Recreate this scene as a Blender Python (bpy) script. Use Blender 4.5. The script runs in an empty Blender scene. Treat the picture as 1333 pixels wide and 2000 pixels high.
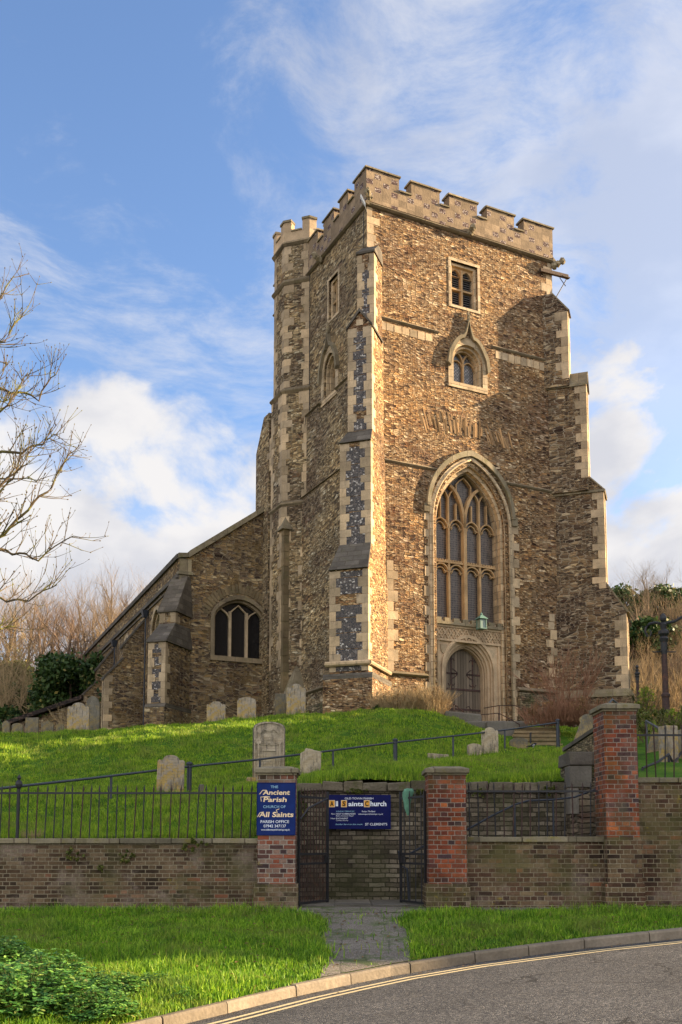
import bpy, math, random
import numpy as np
from mathutils import Vector, Matrix, Euler
from mathutils.geometry import tessellate_polygon

# ------------------------------------------------------------------ camera, sky, sun
F_PX, CX, CY, PITCH = 1970.0, 666.0, 1442.0, math.atan(208 / 1970.0)
scene = bpy.context.scene
cam_data = bpy.data.cameras.new('camera'); cam = bpy.data.objects.new('camera', cam_data)
scene.collection.objects.link(cam); scene.camera = cam
cam_data.sensor_fit = 'VERTICAL'; cam_data.sensor_height = 36.0; cam_data.sensor_width = 24.0
cam_data.lens = 36.0 * F_PX / 2000.0
cam_data.shift_y = (CY - 1000.0) / 2000.0
cam_data.clip_start = 0.1; cam_data.clip_end = 3000.0
cam.location = (0, 0, 0); cam.rotation_euler = (math.pi / 2 + PITCH, 0, 0)

SUN_AZ = math.radians(12.5)          # measured from +X towards +Y
SUN_EL = math.radians(16.5)
sun_dir = Vector((math.cos(SUN_AZ) * math.cos(SUN_EL), math.sin(SUN_AZ) * math.cos(SUN_EL), math.sin(SUN_EL)))
sd = bpy.data.lights.new('sun', 'SUN'); sd.energy = 3.8; sd.angle = math.radians(0.6); sd.color = (1.0, 0.755, 0.47)
so = bpy.data.objects.new('sun', sd); scene.collection.objects.link(so)
so.rotation_euler = (-sun_dir).to_track_quat('-Z', 'Y').to_euler()
scene.view_settings.view_transform = 'Standard'; scene.view_settings.look = 'None'
scene.view_settings.gamma = 1.0; scene.view_settings.use_curve_mapping = False
scene.view_settings.exposure = 2.3
scene.cycles.max_bounces = 6; scene.cycles.diffuse_bounces = 3; scene.cycles.glossy_bounces = 2
scene.cycles.transparent_max_bounces = 8; scene.cycles.transmission_bounces = 3
scene.cycles.use_denoising = True


class G:
    """small node-graph writer"""
    def __init__(s, tree): s.t = tree
    def n(s, typ, props=None, **inp):
        nd = s.t.nodes.new('ShaderNode' + typ)
        for k, v in (props or {}).items(): setattr(nd, k, v)
        for k, v in inp.items():
            key = int(k[1:]) if k[0] == 'i' and k[1:].isdigit() else k.replace('_', ' ')
            s.put(nd, key, v)
        return nd
    def put(s, nd, key, v):
        sk = nd.inputs[key]
        if isinstance(v, bpy.types.NodeSocket): s.t.links.new(v, sk)
        elif isinstance(v, bpy.types.Node): s.t.links.new(v.outputs[0], sk)
        else: sk.default_value = v
    def m(s, op, a, b=0.0, c=None, clamp=False):
        d = dict(i0=a, i1=b)
        if c is not None: d['i2'] = c
        return s.n('Math', {'operation': op, 'use_clamp': clamp}, **d).outputs[0]
    def mix(s, f, a, b, bt='MIX'):
        nd = s.n('Mix', {'data_type': 'RGBA', 'blend_type': bt, 'clamp_result': False})
        s.put(nd, 0, f)
        for i, v in ((6, a), (7, b)):
            s.put(nd, i, (*v, 1) if isinstance(v, tuple) and len(v) == 3 else v)
        return nd.outputs[2]
    def ramp(s, f, stops, interp='LINEAR'):
        nd = s.n('ValToRGB'); cr = nd.color_ramp; cr.interpolation = interp
        while len(cr.elements) < len(stops): cr.elements.new(0.5)
        for e, (p, c) in zip(cr.elements, stops):
            e.position = p; e.color = (*c, 1) if not isinstance(c, (int, float)) else (c, c, c, 1)
        s.put(nd, 0, f); return nd.outputs[0]
    def sm(s, x, lo, hi):
        nd = s.n('MapRange', {'interpolation_type': 'SMOOTHSTEP'})
        s.put(nd, 0, x); s.put(nd, 1, lo); s.put(nd, 2, hi); return nd.outputs[0]
    def noise(s, vec, scale, detail=3.0, rough=0.55, dim='3D', col=False, dist=0.0):
        nd = s.n('TexNoise', {'noise_dimensions': dim}, Vector=vec, Scale=scale, Detail=detail, Roughness=rough, Distortion=dist)
        return nd.outputs[1 if col else 0]
    def scl(s, vec, x, y, z=1.0, off=(0, 0, 0)):
        return s.n('Mapping', None, Vector=vec, Scale=(x, y, z), Location=off).outputs[0]
    def vadd(s, a, b, op='ADD'):
        return s.n('VectorMath', {'operation': op}, i0=a, i1=b).outputs[0]
    def warp(s, vec, scale, amt):
        c = s.noise(vec, scale, 2.0, col=True)
        c = s.vadd(c, (0.5, 0.5, 0.5), 'SUBTRACT')
        c = s.n('VectorMath', {'operation': 'SCALE'}, i0=c, Scale=amt).outputs[0]
        return s.vadd(vec, c)


# sky: physical sky with clouds laid out by direction
world = bpy.data.worlds.new('World'); scene.world = world; world.use_nodes = True
wt = world.node_tree; wt.nodes.clear(); g = G(wt)
sky = g.n('TexSky', {'sky_type': 'NISHITA', 'sun_disc': False, 'sun_elevation': SUN_EL,
                     'sun_rotation': math.pi / 2 - SUN_AZ, 'air_density': 1.0, 'dust_density': 0.6, 'ozone_density': 2.0, 'altitude': 50.0})
dirv = g.n('TexCoord').outputs['Generated']
sep = g.n('SeparateXYZ', None, Vector=dirv)
dx, dy, dz = sep.outputs
zc = g.m('MAXIMUM', dz, 0.02)
inv = g.m('DIVIDE', 1.0, g.m('ADD', zc, 0.22))
pv = g.n('CombineXYZ', None, X=g.m('MULTIPLY', dx, inv), Y=g.m('MULTIPLY', dy, inv), Z=0.0).outputs[0]
pw = g.warp(g.scl(pv, 1.25, 1.0), 1.9, 0.34)
big = g.noise(pw, 2.1, 7.0, 0.52)
fine = g.noise(g.scl(pw, 1.0, 1.8, 1.0, (3.1, 1.7, 0)), 8.5, 8.0, 0.68)
dens = g.m('ADD', g.m('MULTIPLY', big, 0.64), g.m('MULTIPLY', fine, 0.36))
# more cover low down and towards the right, clearer towards the upper left
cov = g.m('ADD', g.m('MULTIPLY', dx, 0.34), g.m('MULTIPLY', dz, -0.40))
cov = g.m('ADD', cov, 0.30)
cov = g.m('ADD', cov, g.m('MULTIPLY', g.sm(g.m('MULTIPLY', dy, -1.0), -0.25, 0.15), 0.34))  # extra cover behind the viewer, added to fill the shade
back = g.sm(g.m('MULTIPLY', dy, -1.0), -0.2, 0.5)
dens = g.m('ADD', dens, cov)
lowfade = g.sm(dz, 0.30, 0.52)
cirrus = g.m('MULTIPLY', g.m('ADD', 0.45, g.m('MULTIPLY', lowfade, 0.55)), g.m('MULTIPLY', g.sm(g.m('ADD', dens, g.m('MULTIPLY', g.m('MULTIPLY', g.sm(dx, -0.12, 0.05), g.sm(dz, 0.45, 0.55)), 0.06)), 0.50, 0.70), 0.62))
left_bank = g.m('MULTIPLY', g.sm(g.m('SUBTRACT', 0.47, dz), 0.0, 0.10), g.sm(g.m('SUBTRACT', 0.02, dx), 0.0, 0.10))
right_bank = g.m('MULTIPLY', g.sm(g.m('SUBTRACT', 0.53, dz), 0.0, 0.10), g.sm(dx, 0.08, 0.20))
cn = g.noise(g.warp(g.scl(dirv, 1.0, 1.0, 1.45, (2.3, 0.4, 1.1)), 3.0, 0.16), 4.6, 10.0, 0.58)
cn = g.m('ADD', cn, g.m('ADD', g.m('MULTIPLY', g.m('ADD', left_bank, g.m('MULTIPLY', g.m('MULTIPLY', left_bank, g.sm(g.m('SUBTRACT', 0.42, dz), 0.0, 0.12)), 0.30)), 0.215), g.m('MULTIPLY', right_bank, 0.225)))
cn = g.m('SUBTRACT', cn, 0.075)
cn = g.m('ADD', cn, g.m('MULTIPLY', g.sm(g.m('MULTIPLY', dy, -1.0), -0.25, 0.15), 0.2))  # unseen cumulus behind the viewer, added for the same fill
cumulus = g.sm(cn, 0.53, 0.665)
cloud = g.m('MAXIMUM', cirrus, cumulus)
body = g.m('MULTIPLY', g.sm(g.noise(g.warp(g.scl(dirv, 1.0, 1.0, 1.6, (2.2, 0.4, 1.2)), 3.0, 0.10), 6.0, 6.0, 0.5), 0.42, 0.60), 0.85)
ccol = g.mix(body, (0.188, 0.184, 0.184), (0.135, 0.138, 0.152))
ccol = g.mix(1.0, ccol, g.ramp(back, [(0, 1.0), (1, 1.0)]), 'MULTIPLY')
ccol = g.n('VectorMath', {'operation': 'SCALE'}, i0=ccol, Scale=g.m('ADD', 1.0, g.m('MULTIPLY', back, 0.9))).outputs[0]  # clouds behind the viewer made brighter as added fill light
blue = g.mix(1.0, sky.outputs[0], (0.055, 0.057, 0.064), 'MULTIPLY')
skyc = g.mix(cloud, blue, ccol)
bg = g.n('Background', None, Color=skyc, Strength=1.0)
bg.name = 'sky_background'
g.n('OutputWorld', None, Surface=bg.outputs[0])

# ------------------------------------------------------------------ frames and helpers
COL = scene.collection
A_ROT = math.radians(26.15)
C0 = Vector((1.1513, 41.9225, 0.0))
av = Vector((math.cos(A_ROT), math.sin(A_ROT), 0)); bv = Vector((-math.sin(A_ROT), math.cos(A_ROT), 0))
S2 = math.sqrt(2.0)

def at(px, py, Y):
    """world point seen at photo pixel (px, py) at distance Y"""
    cp, sp = math.cos(PITCH), math.sin(PITCH)
    x = (px - CX) / F_PX; y = (CY - py) / F_PX
    d = Vector((x, cp - y * sp, sp + y * cp))
    return d * (Y / d.y)

def tag(o, label=None, cat=None, group=None, kind=None):
    if label: o['label'] = label
    if cat: o['category'] = cat
    if group: o['group'] = group
    if kind: o['kind'] = kind
    return o

def empty(name, loc=(0, 0, 0), rz=0.0):
    o = bpy.data.objects.new(name, None); o.empty_display_size = 0.3
    o.location = loc; o.rotation_euler = (0, 0, rz); COL.objects.link(o); return o

def make_obj(name, verts, faces, mat, parent=None, smooth=False, uv=True, attr=None):
    me = bpy.data.meshes.new(name)
    me.from_pydata([tuple(v) for v in verts], [], faces)
    if uv: box_uv(me)
    if attr is not None:
        a_ = me.attributes.new('rnd', 'FLOAT', 'POINT'); a_.data.foreach_set('value', np.asarray(attr, np.float32))
    me.materials.append(mat)
    if smooth: me.polygons.foreach_set('use_smooth', [True] * len(me.polygons))
    o = bpy.data.objects.new(name, me); COL.objects.link(o)
    if parent: o.parent = parent
    return o

def box_uv(me):
    """texture coordinates in metres, laid along each face's own horizontal direction"""
    nl = len(me.loops); npoly = len(me.polygons)
    if not npoly: return
    co = np.zeros(len(me.vertices) * 3, np.float32); me.vertices.foreach_get('co', co); co = co.reshape(-1, 3)
    vi = np.zeros(nl, np.int32); me.loops.foreach_get('vertex_index', vi)
    nr = np.zeros(npoly * 3, np.float32); me.polygons.foreach_get('normal', nr); nr = nr.reshape(-1, 3)
    lt = np.zeros(npoly, np.int32); me.polygons.foreach_get('loop_total', lt)
    pn = np.repeat(nr, lt, axis=0); p = co[vi]
    h = np.hypot(pn[:, 0], pn[:, 1]); flat = h < 0.35
    hx = np.where(h > 1e-6, pn[:, 0] / np.maximum(h, 1e-6), 0); hy = np.where(h > 1e-6, pn[:, 1] / np.maximum(h, 1e-6), 0)
    u = -hy * p[:, 0] + hx * p[:, 1]
    # a different stretch of texture on every facing
    u = u + 7.3 * np.round(np.arctan2(hy, hx) / 0.785)
    v = p[:, 2] / np.maximum(h, 0.4)
    u = np.where(flat, p[:, 0], u); v = np.where(flat, p[:, 1], v)
    ul = me.uv_layers.new(name='UVMap')
    ul.data.foreach_set('uv', np.stack([u, v], 1).astype(np.float32).ravel())

def copy_tree(o, parent=None):
    c = o.copy(); COL.objects.link(c)
    if parent: c.parent = parent
    for ch in list(o.children): copy_tree(ch, c)
    return c

class MB:
    def __init__(s): s.v = []; s.f = []
    def add(s, vs, fs):
        k = len(s.v); s.v += [Vector(v) for v in vs]; s.f += [tuple(i + k for i in f) for f in fs]
    def box(s, x0, x1, y0, y1, z0, z1, fr=None):
        vs = [Vector((x, y, z)) for x in (x0, x1) for y in (y0, y1) for z in (z0, z1)]
        if fr: vs = [fr(v) for v in vs]
        s.add(vs, [(0, 1, 3, 2), (4, 6, 7, 5), (0, 4, 5, 1), (2, 3, 7, 6), (0, 2, 6, 4), (1, 5, 7, 3)])
    def hexa(s, bot, top):
        """solid between two loops of the same length"""
        n = len(bot); s.add(list(bot) + list(top), [tuple(range(n))[::-1], tuple(range(n, 2 * n))] + [(i, (i + 1) % n, n + (i + 1) % n, n + i) for i in range(n)])
    def prism(s, pts, w0, w1, fr):
        """pts: 2D outline (p,q); extruded along the third axis w0..w1; fr(p,w,q) -> point"""
        n = len(pts); tri = tessellate_polygon([[Vector((p[0], p[1], 0)) for p in pts]])
        vs = [fr(p[0], w0, p[1]) for p in pts] + [fr(p[0], w1, p[1]) for p in pts]
        fs = [tuple(t) for t in tri] + [tuple(i + n for i in t) for t in tri]
        fs += [(i, (i + 1) % n, n + (i + 1) % n, n + i) for i in range(n)]
        s.add(vs, fs)
    def sheet(s, outer, holes, fr, depth=None):
        """flat wall with openings; depths: how far each opening's reveal runs in"""
        loops = [outer] + list(holes)
        tri = tessellate_polygon([[Vector((p[0], p[1], 0)) for p in l] for l in loops])
        flat = [p for l in loops for p in l]
        s.add([fr(p[0], 0.0, p[1]) for p in flat], [tuple(t) for t in tri])
        for h, d in zip(holes, depth or []):
            n = len(h)
            s.add([fr(p[0], 0.0, p[1]) for p in h] + [fr(p[0], d, p[1]) for p in h],
                  [(i, (i + 1) % n, n + (i + 1) % n, n + i) for i in range(n)])
    def ring(s, inner, outer, w0, w1, fr, closed=False, splay=None):
        """moulding between two matching outlines, front w0, back w1"""
        n = len(inner); sp = splay or inner
        vs = [fr(p[0], w0, p[1]) for p in outer] + [fr(p[0], w0, p[1]) for p in inner] + \
             [fr(p[0], w1, p[1]) for p in outer] + [fr(p[0], w1, p[1]) for p in sp]
        fs = []
        for i in range(n if closed else n - 1):
            j = (i + 1) % n
            fs += [(i, j, n + j, n + i), (2 * n + i, 3 * n + i, 3 * n + j, 2 * n + j), (i, 2 * n + i, 2 * n + j, j), (n + i, n + j, 3 * n + j, 3 * n + i)]
        if not closed:
            for i in (0, n - 1): fs.append((i, n + i, 3 * n + i, 2 * n + i))
        s.add(vs, fs)
    def bar(s, pts, w, d0, d1, fr):
        """flat bar of width w along a 2D polyline, from depth d0 to d1"""
        n = len(pts); L = []; R = []
        for i, p in enumerate(pts):
            q0 = pts[max(0, i - 1)]; q1 = pts[min(n - 1, i + 1)]
            t = Vector((q1[0] - q0[0], q1[1] - q0[1])); t.normalize() if t.length > 0 else None
            L.append((p[0] - t.y * w / 2, p[1] + t.x * w / 2)); R.append((p[0] + t.y * w / 2, p[1] - t.x * w / 2))
        s.ring(L, R, d0, d1, fr)
    def tube(s, pts, rad, k=6, cap=True):
        n = len(pts); rad = rad if isinstance(rad, (list, tuple)) else [rad] * n
        pts = [Vector(p) for p in pts]; ref = Vector((0.31, 0.17, 0.93)); rings = []
        base = len(s.v)
        for i, p in enumerate(pts):
            t = (pts[min(n - 1, i + 1)] - pts[max(0, i - 1)]).normalized()
            if abs(t.dot(ref)) > 0.95: ref = Vector((0.93, 0.1, 0.2))
            a1 = t.cross(ref).normalized(); a2 = t.cross(a1); ref = a2.cross(t) if False else ref
            for j in range(k):
                an = 2 * math.pi * j / k
                s.v.append(p + (a1 * math.cos(an) + a2 * math.sin(an)) * rad[i])
        for i in range(n - 1):
            for j in range(k):
                s.f.append((base + i * k + j, base + i * k + (j + 1) % k, base + (i + 1) * k + (j + 1) % k, base + (i + 1) * k + j))
        if cap:
            s.f.append(tuple(base + j for j in range(k))[::-1]); s.f.append(tuple(base + (n - 1) * k + j for j in range(k)))
    def lathe(s, prof, c, k=12):
        base = len(s.v)
        for (r, z) in prof:
            for j in range(k):
                an = 2 * math.pi * j / k; s.v.append(Vector((c[0] + r * math.cos(an), c[1] + r * math.sin(an), c[2] + z)))
        for i in range(len(prof) - 1):
            for j in range(k):
                s.f.append((base + i * k + j, base + i * k + (j + 1) % k, base + (i + 1) * k + (j + 1) % k, base + (i + 1) * k + j))
        s.f.append(tuple(base + j for j in range(k))[::-1]); s.f.append(tuple(base + (len(prof) - 1) * k + j for j in range(k)))
    def lump(s, c, r, rng, k=8, m=5, rough=0.18):
        base = len(s.v); c = Vector(c)
        for i in range(m + 1):
            th = math.pi * i / m
            for j in range(k):
                an = 2 * math.pi * j / k; q = 1 + rng.uniform(-rough, rough)
                s.v.append(c + Vector((r[0] * math.sin(th) * math.cos(an) * q, r[1] * math.sin(th) * math.sin(an) * q, r[2] * math.cos(th) * q)))
        for i in range(m):
            for j in range(k):
                s.f.append((base + i * k + j, base + i * k + (j + 1) % k, base + (i + 1) * k + (j + 1) % k, base + (i + 1) * k + j))
    def rough_box(s, x0, x1, y0, y1, z0, z1, rng, amt=0.02, fr=None):
        vs = [Vector((x + rng.uniform(-amt, amt), y + rng.uniform(-amt, amt), z + rng.uniform(-amt, amt))) for x in (x0, x1) for y in (y0, y1) for z in (z0, z1)]
        if fr: vs = [fr(v) for v in vs]
        s.add(vs, [(0, 1, 3, 2), (4, 6, 7, 5), (0, 4, 5, 1), (2, 3, 7, 6), (0, 2, 6, 4), (1, 5, 7, 3)])
    def build(s, name, mat, parent=None, smooth=False, bevel=0.0):
        o = make_obj(name, s.v, s.f, mat, parent, smooth)
        import bmesh
        bm = bmesh.new(); bm.from_mesh(o.data); bmesh.ops.recalc_face_normals(bm, faces=bm.faces); bm.to_mesh(o.data); bm.free()
        if bevel:
            md = o.modifiers.new('bevel', 'BEVEL'); md.width = bevel; md.segments = 2; md.limit_method = 'ANGLE'
        return o

# ------------------------------------------------------------------ materials
def new_mat(name):
    m_ = bpy.data.materials.new(name); m_.use_nodes = True; m_.node_tree.nodes.clear()
    return m_, G(m_.node_tree)

def finish(g, color, rough=0.9, bump=None, dist=0.02, strength=1.0, spec=0.25, metal=0.0, extra=None):
    b = g.n('BsdfPrincipled')
    g.put(b, 'Base Color', (*color, 1) if isinstance(color, tuple) else color)
    g.put(b, 'Roughness', rough); g.put(b, 'Specular IOR Level', spec); g.put(b, 'Metallic', metal)
    if bump is not None:
        bn = g.n('Bump', None, Height=bump, Distance=dist, Strength=strength); g.put(b, 'Normal', bn.outputs[0])
    g.n('OutputMaterial', None, Surface=b.outputs[0]); return b

def uvc(g): return g.n('UVMap').outputs[0]

def rubble(name, pal, mortar, sx=2.6, sy=7.5, moss=None, dark=1.0, dist=0.05, mort_w=0.06, spots=0.0, rnd=0.85):
    """random rubble laid in rough courses: two sizes of stone, each with its own tone"""
    m_, g = new_mat(name); u = uvc(g)
    w = g.warp(u, 0.9, 0.16); w = g.warp(w, 7.0, 0.025)
    def cells(ax, ay, off):
        v = g.scl(w, ax, ay, 1, off)
        c = g.n('TexVoronoi', {'voronoi_dimensions': '2D', 'feature': 'F1', 'distance': 'CHEBYCHEV'}, Vector=v, Scale=1.0, Randomness=rnd)
        e = g.n('TexVoronoi', {'voronoi_dimensions': '2D', 'feature': 'F2', 'distance': 'CHEBYCHEV'}, Vector=v, Scale=1.0, Randomness=rnd)
        return c.outputs['Color'], g.m('MULTIPLY', g.m('SUBTRACT', e.outputs['Distance'], c.outputs['Distance']), 0.6)
    c1, e1 = cells(sx, sy, (0, 0, 0)); c2, e2 = cells(sx * 1.9, sy * 1.9, (4.3, 2.2, 0))
    sel = g.sm(g.noise(u, 0.7, 3.0, 0.6, '2D'), 0.47, 0.51)
    cc = g.mix(sel, c1, c2); ed = g.n('Mix', None, Factor=sel, A=e1, B=e2).outputs[0]
    sp = g.n('SeparateColor', None, Color=cc)
    r1, r2, r3 = sp.outputs
    col = g.ramp(r1, pal, 'LINEAR')
    patch = g.noise(u, 0.33, 4.0, 0.6, '2D')
    col = g.mix(1.0, col, g.ramp(r2, [(0, 0.65), (0.5, 0.97), (1, 1.28)]), 'MULTIPLY')
    col = g.mix(1.0, col, g.ramp(patch, [(0.32, (0.66, 0.60, 0.62)), (0.47, (1.0, 0.98, 0.95)), (0.68, (1.32, 1.20, 1.0))]), 'MULTIPLY')
    course = g.sm(g.noise(g.scl(u, 0.35, 1.7), 1.0, 4.0, 0.6, '2D'), 0.57, 0.66)      # bands laid in darker, purplish stone
    col = g.mix(g.m('MULTIPLY', course, g.sm(r3, 0.25, 0.55)), col, g.mix(1.0, col, (0.55, 0.45, 0.45), 'MULTIPLY'))
    fn = g.noise(u, 22.0, 4.0, 0.65)
    col = g.mix(1.0, col, g.ramp(fn, [(0.25, 0.66), (0.75, 1.3)]), 'MULTIPLY')
    mm = g.sm(g.m('ADD', ed, g.m('MULTIPLY', g.m('SUBTRACT', g.noise(u, 9.0, 2.0), 0.5), 0.07)), mort_w * 0.3, mort_w * 1.5)
    mcol = g.mix(1.0, mortar, g.ramp(fn, [(0.2, 0.6), (0.8, 1.25)]), 'MULTIPLY')
    col = g.mix(mm, mcol, col)
    if spots:
        sn = g.sm(g.noise(u, 5.0, 5.0, 0.75), 0.60, 0.68)
        col = g.mix(g.m('MULTIPLY', sn, spots), col, (0.52, 0.49, 0.42))
    if moss:
        mn = g.sm(g.noise(u, 0.9, 6.0, 0.7, '2D'), 0.50, 0.66)
        col = g.mix(g.m('MULTIPLY', mn, moss[1]), col, moss[0])
    h = g.m('MULTIPLY', g.sm(ed, 0.0, 0.22), 0.55)
    h = g.m('ADD', h, g.m('MULTIPLY', r3, 0.55))
    h = g.m('MULTIPLY', h, g.m('ADD', 0.25, g.m('MULTIPLY', mm, 0.75)))
    h = g.m('ADD', h, g.m('MULTIPLY', g.noise(w, 16.0, 3.0, 0.55), 0.16))
    if dark != 1.0: col = g.mix(1.0, col, (dark, dark, dark), 'MULTIPLY')
    finish(g, col, 0.93, h, dist, 1.0, 0.15); return m_

PAL_F = [(0.0, (0.05, 0.03, 0.022)), (0.13, (0.10, 0.058, 0.036)), (0.26, (0.22, 0.13, 0.068)), (0.44, (0.37, 0.22, 0.098)), (0.58, (0.24, 0.16, 0.10)), (0.8, (0.41, 0.285, 0.16)), (1.0, (0.58, 0.46, 0.31))]
PAL_L = [(0.0, (0.075, 0.054, 0.038)), (0.2, (0.14, 0.098, 0.06)), (0.45, (0.28, 0.205, 0.115)), (0.65, (0.35, 0.265, 0.15)), (0.85, (0.39, 0.31, 0.195)), (1.0, (0.54, 0.47, 0.33))]
PAL_A = [(0.0, (0.06, 0.042, 0.034)), (0.3, (0.15, 0.105, 0.07)), (0.5, (0.25, 0.18, 0.10)), (0.75, (0.30, 0.20, 0.09)), (1.0, (0.42, 0.35, 0.23))]
M = {}
M['rubble_front'] = rubble('rubble_front', PAL_F, (0.215, 0.148, 0.08), sx=4.3, sy=11.5, spots=0.25, dist=0.05, rnd=0.85)
M['rubble_side'] = rubble('rubble_side', PAL_L, (0.16, 0.135, 0.088), sx=3.8, sy=10.0, spots=0.22, dist=0.035)
M['rubble_aisle'] = rubble('rubble_aisle', PAL_A, (0.25, 0.20, 0.13), sx=2.9, sy=8.0, moss=((0.20, 0.13, 0.05), 0.45), dist=0.045)
M['rubble_buttress'] = rubble('rubble_buttress', [(0.0, (0.05, 0.033, 0.025)), (0.5, (0.14, 0.095, 0.058)), (0.85, (0.24, 0.175, 0.105)), (1.0, (0.38, 0.31, 0.21))], (0.33, 0.27, 0.19), sx=2.6, sy=8.5, dist=0.05, spots=0.15)
M['rubble_retaining'] = rubble('rubble_retaining', [(0.0, (0.10, 0.085, 0.06)), (0.5, (0.18, 0.15, 0.10)), (1.0, (0.30, 0.25, 0.17))], (0.10, 0.085, 0.06), sx=3.2, sy=10.0, moss=((0.06, 0.075, 0.02), 0.5), dist=0.05, rnd=0.6)

def ashlar(name, base, var=0.25, moss=0.3, mosscol=(0.17, 0.15, 0.07), stain=0.35, dist=0.012, joint=None):
    m_, g = new_mat(name); u = uvc(g)
    rnd = g.n('NewGeometry').outputs['Random Per Island']
    col = g.mix(1.0, base, g.ramp(rnd, [(0, tuple(1 - var * x for x in (1.0, 1.05, 1.15))), (0.5, (1.0, 1.0, 1.0)), (1, (1 + var, 1 + var * .8, 1 + var * .5))]), 'MULTIPLY')
    obj = g.n('TexCoord').outputs['Object']
    col = g.mix(1.0, col, g.ramp(g.noise(obj, 1.3, 5.0, 0.65), [(0.3, 0.68), (0.7, 1.22)]), 'MULTIPLY')
    fn = g.noise(obj, 26.0, 4.0, 0.6)
    col = g.mix(1.0, col, g.ramp(fn, [(0.2, 0.78), (0.8, 1.2)]), 'MULTIPLY')
    st = g.sm(g.noise(g.scl(obj, 3.0, 3.0, 0.7), 1.4, 5.0, 0.7), 0.52, 0.72)
    col = g.mix(g.m('MULTIPLY', st, stain), col, (0.10, 0.085, 0.065))
    ms = g.sm(g.noise(obj, 2.7, 6.0, 0.75), 0.50, 0.68)
    col = g.mix(g.m('MULTIPLY', ms, moss), col, mosscol)
    h = g.m('ADD', g.m('MULTIPLY', fn, 0.6), g.noise(obj, 5.0, 4.0, 0.6))
    if joint:
        bk = g.n('TexBrick', {'offset': 0.5}, Vector=g.warp(u, 3.0, 0.02), Scale=1.0, Mortar_Size=0.012, Mortar_Smooth=0.3, Brick_Width=joint[0], Row_Height=joint[1], Color1=(0, 0, 0, 1), Color2=(1, 1, 1, 1), Bias=0.0)
        col = g.mix(1.0, col, g.ramp(bk.outputs[0], [(0, 0.72), (1, 1.18)]), 'MULTIPLY')
        col = g.mix(g.m('MULTIPLY', bk.outputs[1], 0.75), col, (0.11, 0.085, 0.06))
        h = g.m('SUBTRACT', h, g.m('MULTIPLY', bk.outputs[1], 0.9))
    finish(g, col, 0.9, h, dist, 1.0, 0.2); return m_

M['ashlar'] = ashlar('ashlar', (0.44, 0.335, 0.215), var=0.32, moss=0.25, stain=0.55)
M['ashlar_jamb'] = ashlar('ashlar_jamb', (0.50, 0.385, 0.245), moss=0.14, joint=(0.9, 0.33), stain=0.3)
M['ashlar_panel'] = ashlar('ashlar_panel', (0.50, 0.37, 0.235), moss=0.16, stain=0.3)
M['tracery'] = ashlar('tracery', (0.46, 0.30, 0.15), var=0.0, moss=0.08, stain=0.3)
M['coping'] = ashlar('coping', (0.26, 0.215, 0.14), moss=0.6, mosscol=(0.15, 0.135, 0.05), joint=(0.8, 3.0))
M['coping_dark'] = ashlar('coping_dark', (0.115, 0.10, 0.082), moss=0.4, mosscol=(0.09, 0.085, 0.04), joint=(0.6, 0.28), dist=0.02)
M['string_course'] = ashlar('string_course', (0.235, 0.185, 0.12), moss=0.5, mosscol=(0.13, 0.12, 0.05), joint=(0.9, 3.0))
M['old_quoin'] = ashlar('old_quoin', (0.20, 0.15, 0.085), moss=0.45, mosscol=(0.11, 0.11, 0.045), stain=0.5)
M['wall_coping'] = ashlar('wall_coping', (0.20, 0.175, 0.12), moss=0.7, mosscol=(0.20, 0.17, 0.035), joint=(0.75, 3.0), stain=0.6)
M['path_stone'] = ashlar('path_stone', (0.16, 0.145, 0.12), moss=0.35, mosscol=(0.09, 0.09, 0.04), stain=0.4)

def mk_flint():
    m_, g = new_mat('flint'); u = g.warp(uvc(g), 8.0, 0.04)
    c = g.n('TexVoronoi', {'voronoi_dimensions': '2D', 'feature': 'F1'}, Vector=g.scl(u, 13, 15), Scale=1.0)
    e = g.n('TexVoronoi', {'voronoi_dimensions': '2D', 'feature': 'DISTANCE_TO_EDGE'}, Vector=g.scl(u, 13, 15), Scale=1.0)
    r = g.n('SeparateColor', None, Color=c.outputs['Color'])
    col = g.ramp(r.outputs[0], [(0.0, (0.018, 0.018, 0.026)), (0.5, (0.06, 0.052, 0.055)), (0.8, (0.12, 0.095, 0.085)), (0.92, (0.42, 0.38, 0.34)), (1.0, (0.6, 0.56, 0.5))])
    col = g.mix(g.sm(e.outputs['Distance'], 0.02, 0.12), (0.20, 0.165, 0.12), col)
    b = finish(g, col, 0.45, g.m('ADD', g.sm(e.outputs['Distance'], 0, 0.25), r.outputs[1]), 0.02, 1.0, 0.5); return m_
M['flint'] = mk_flint()

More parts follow.
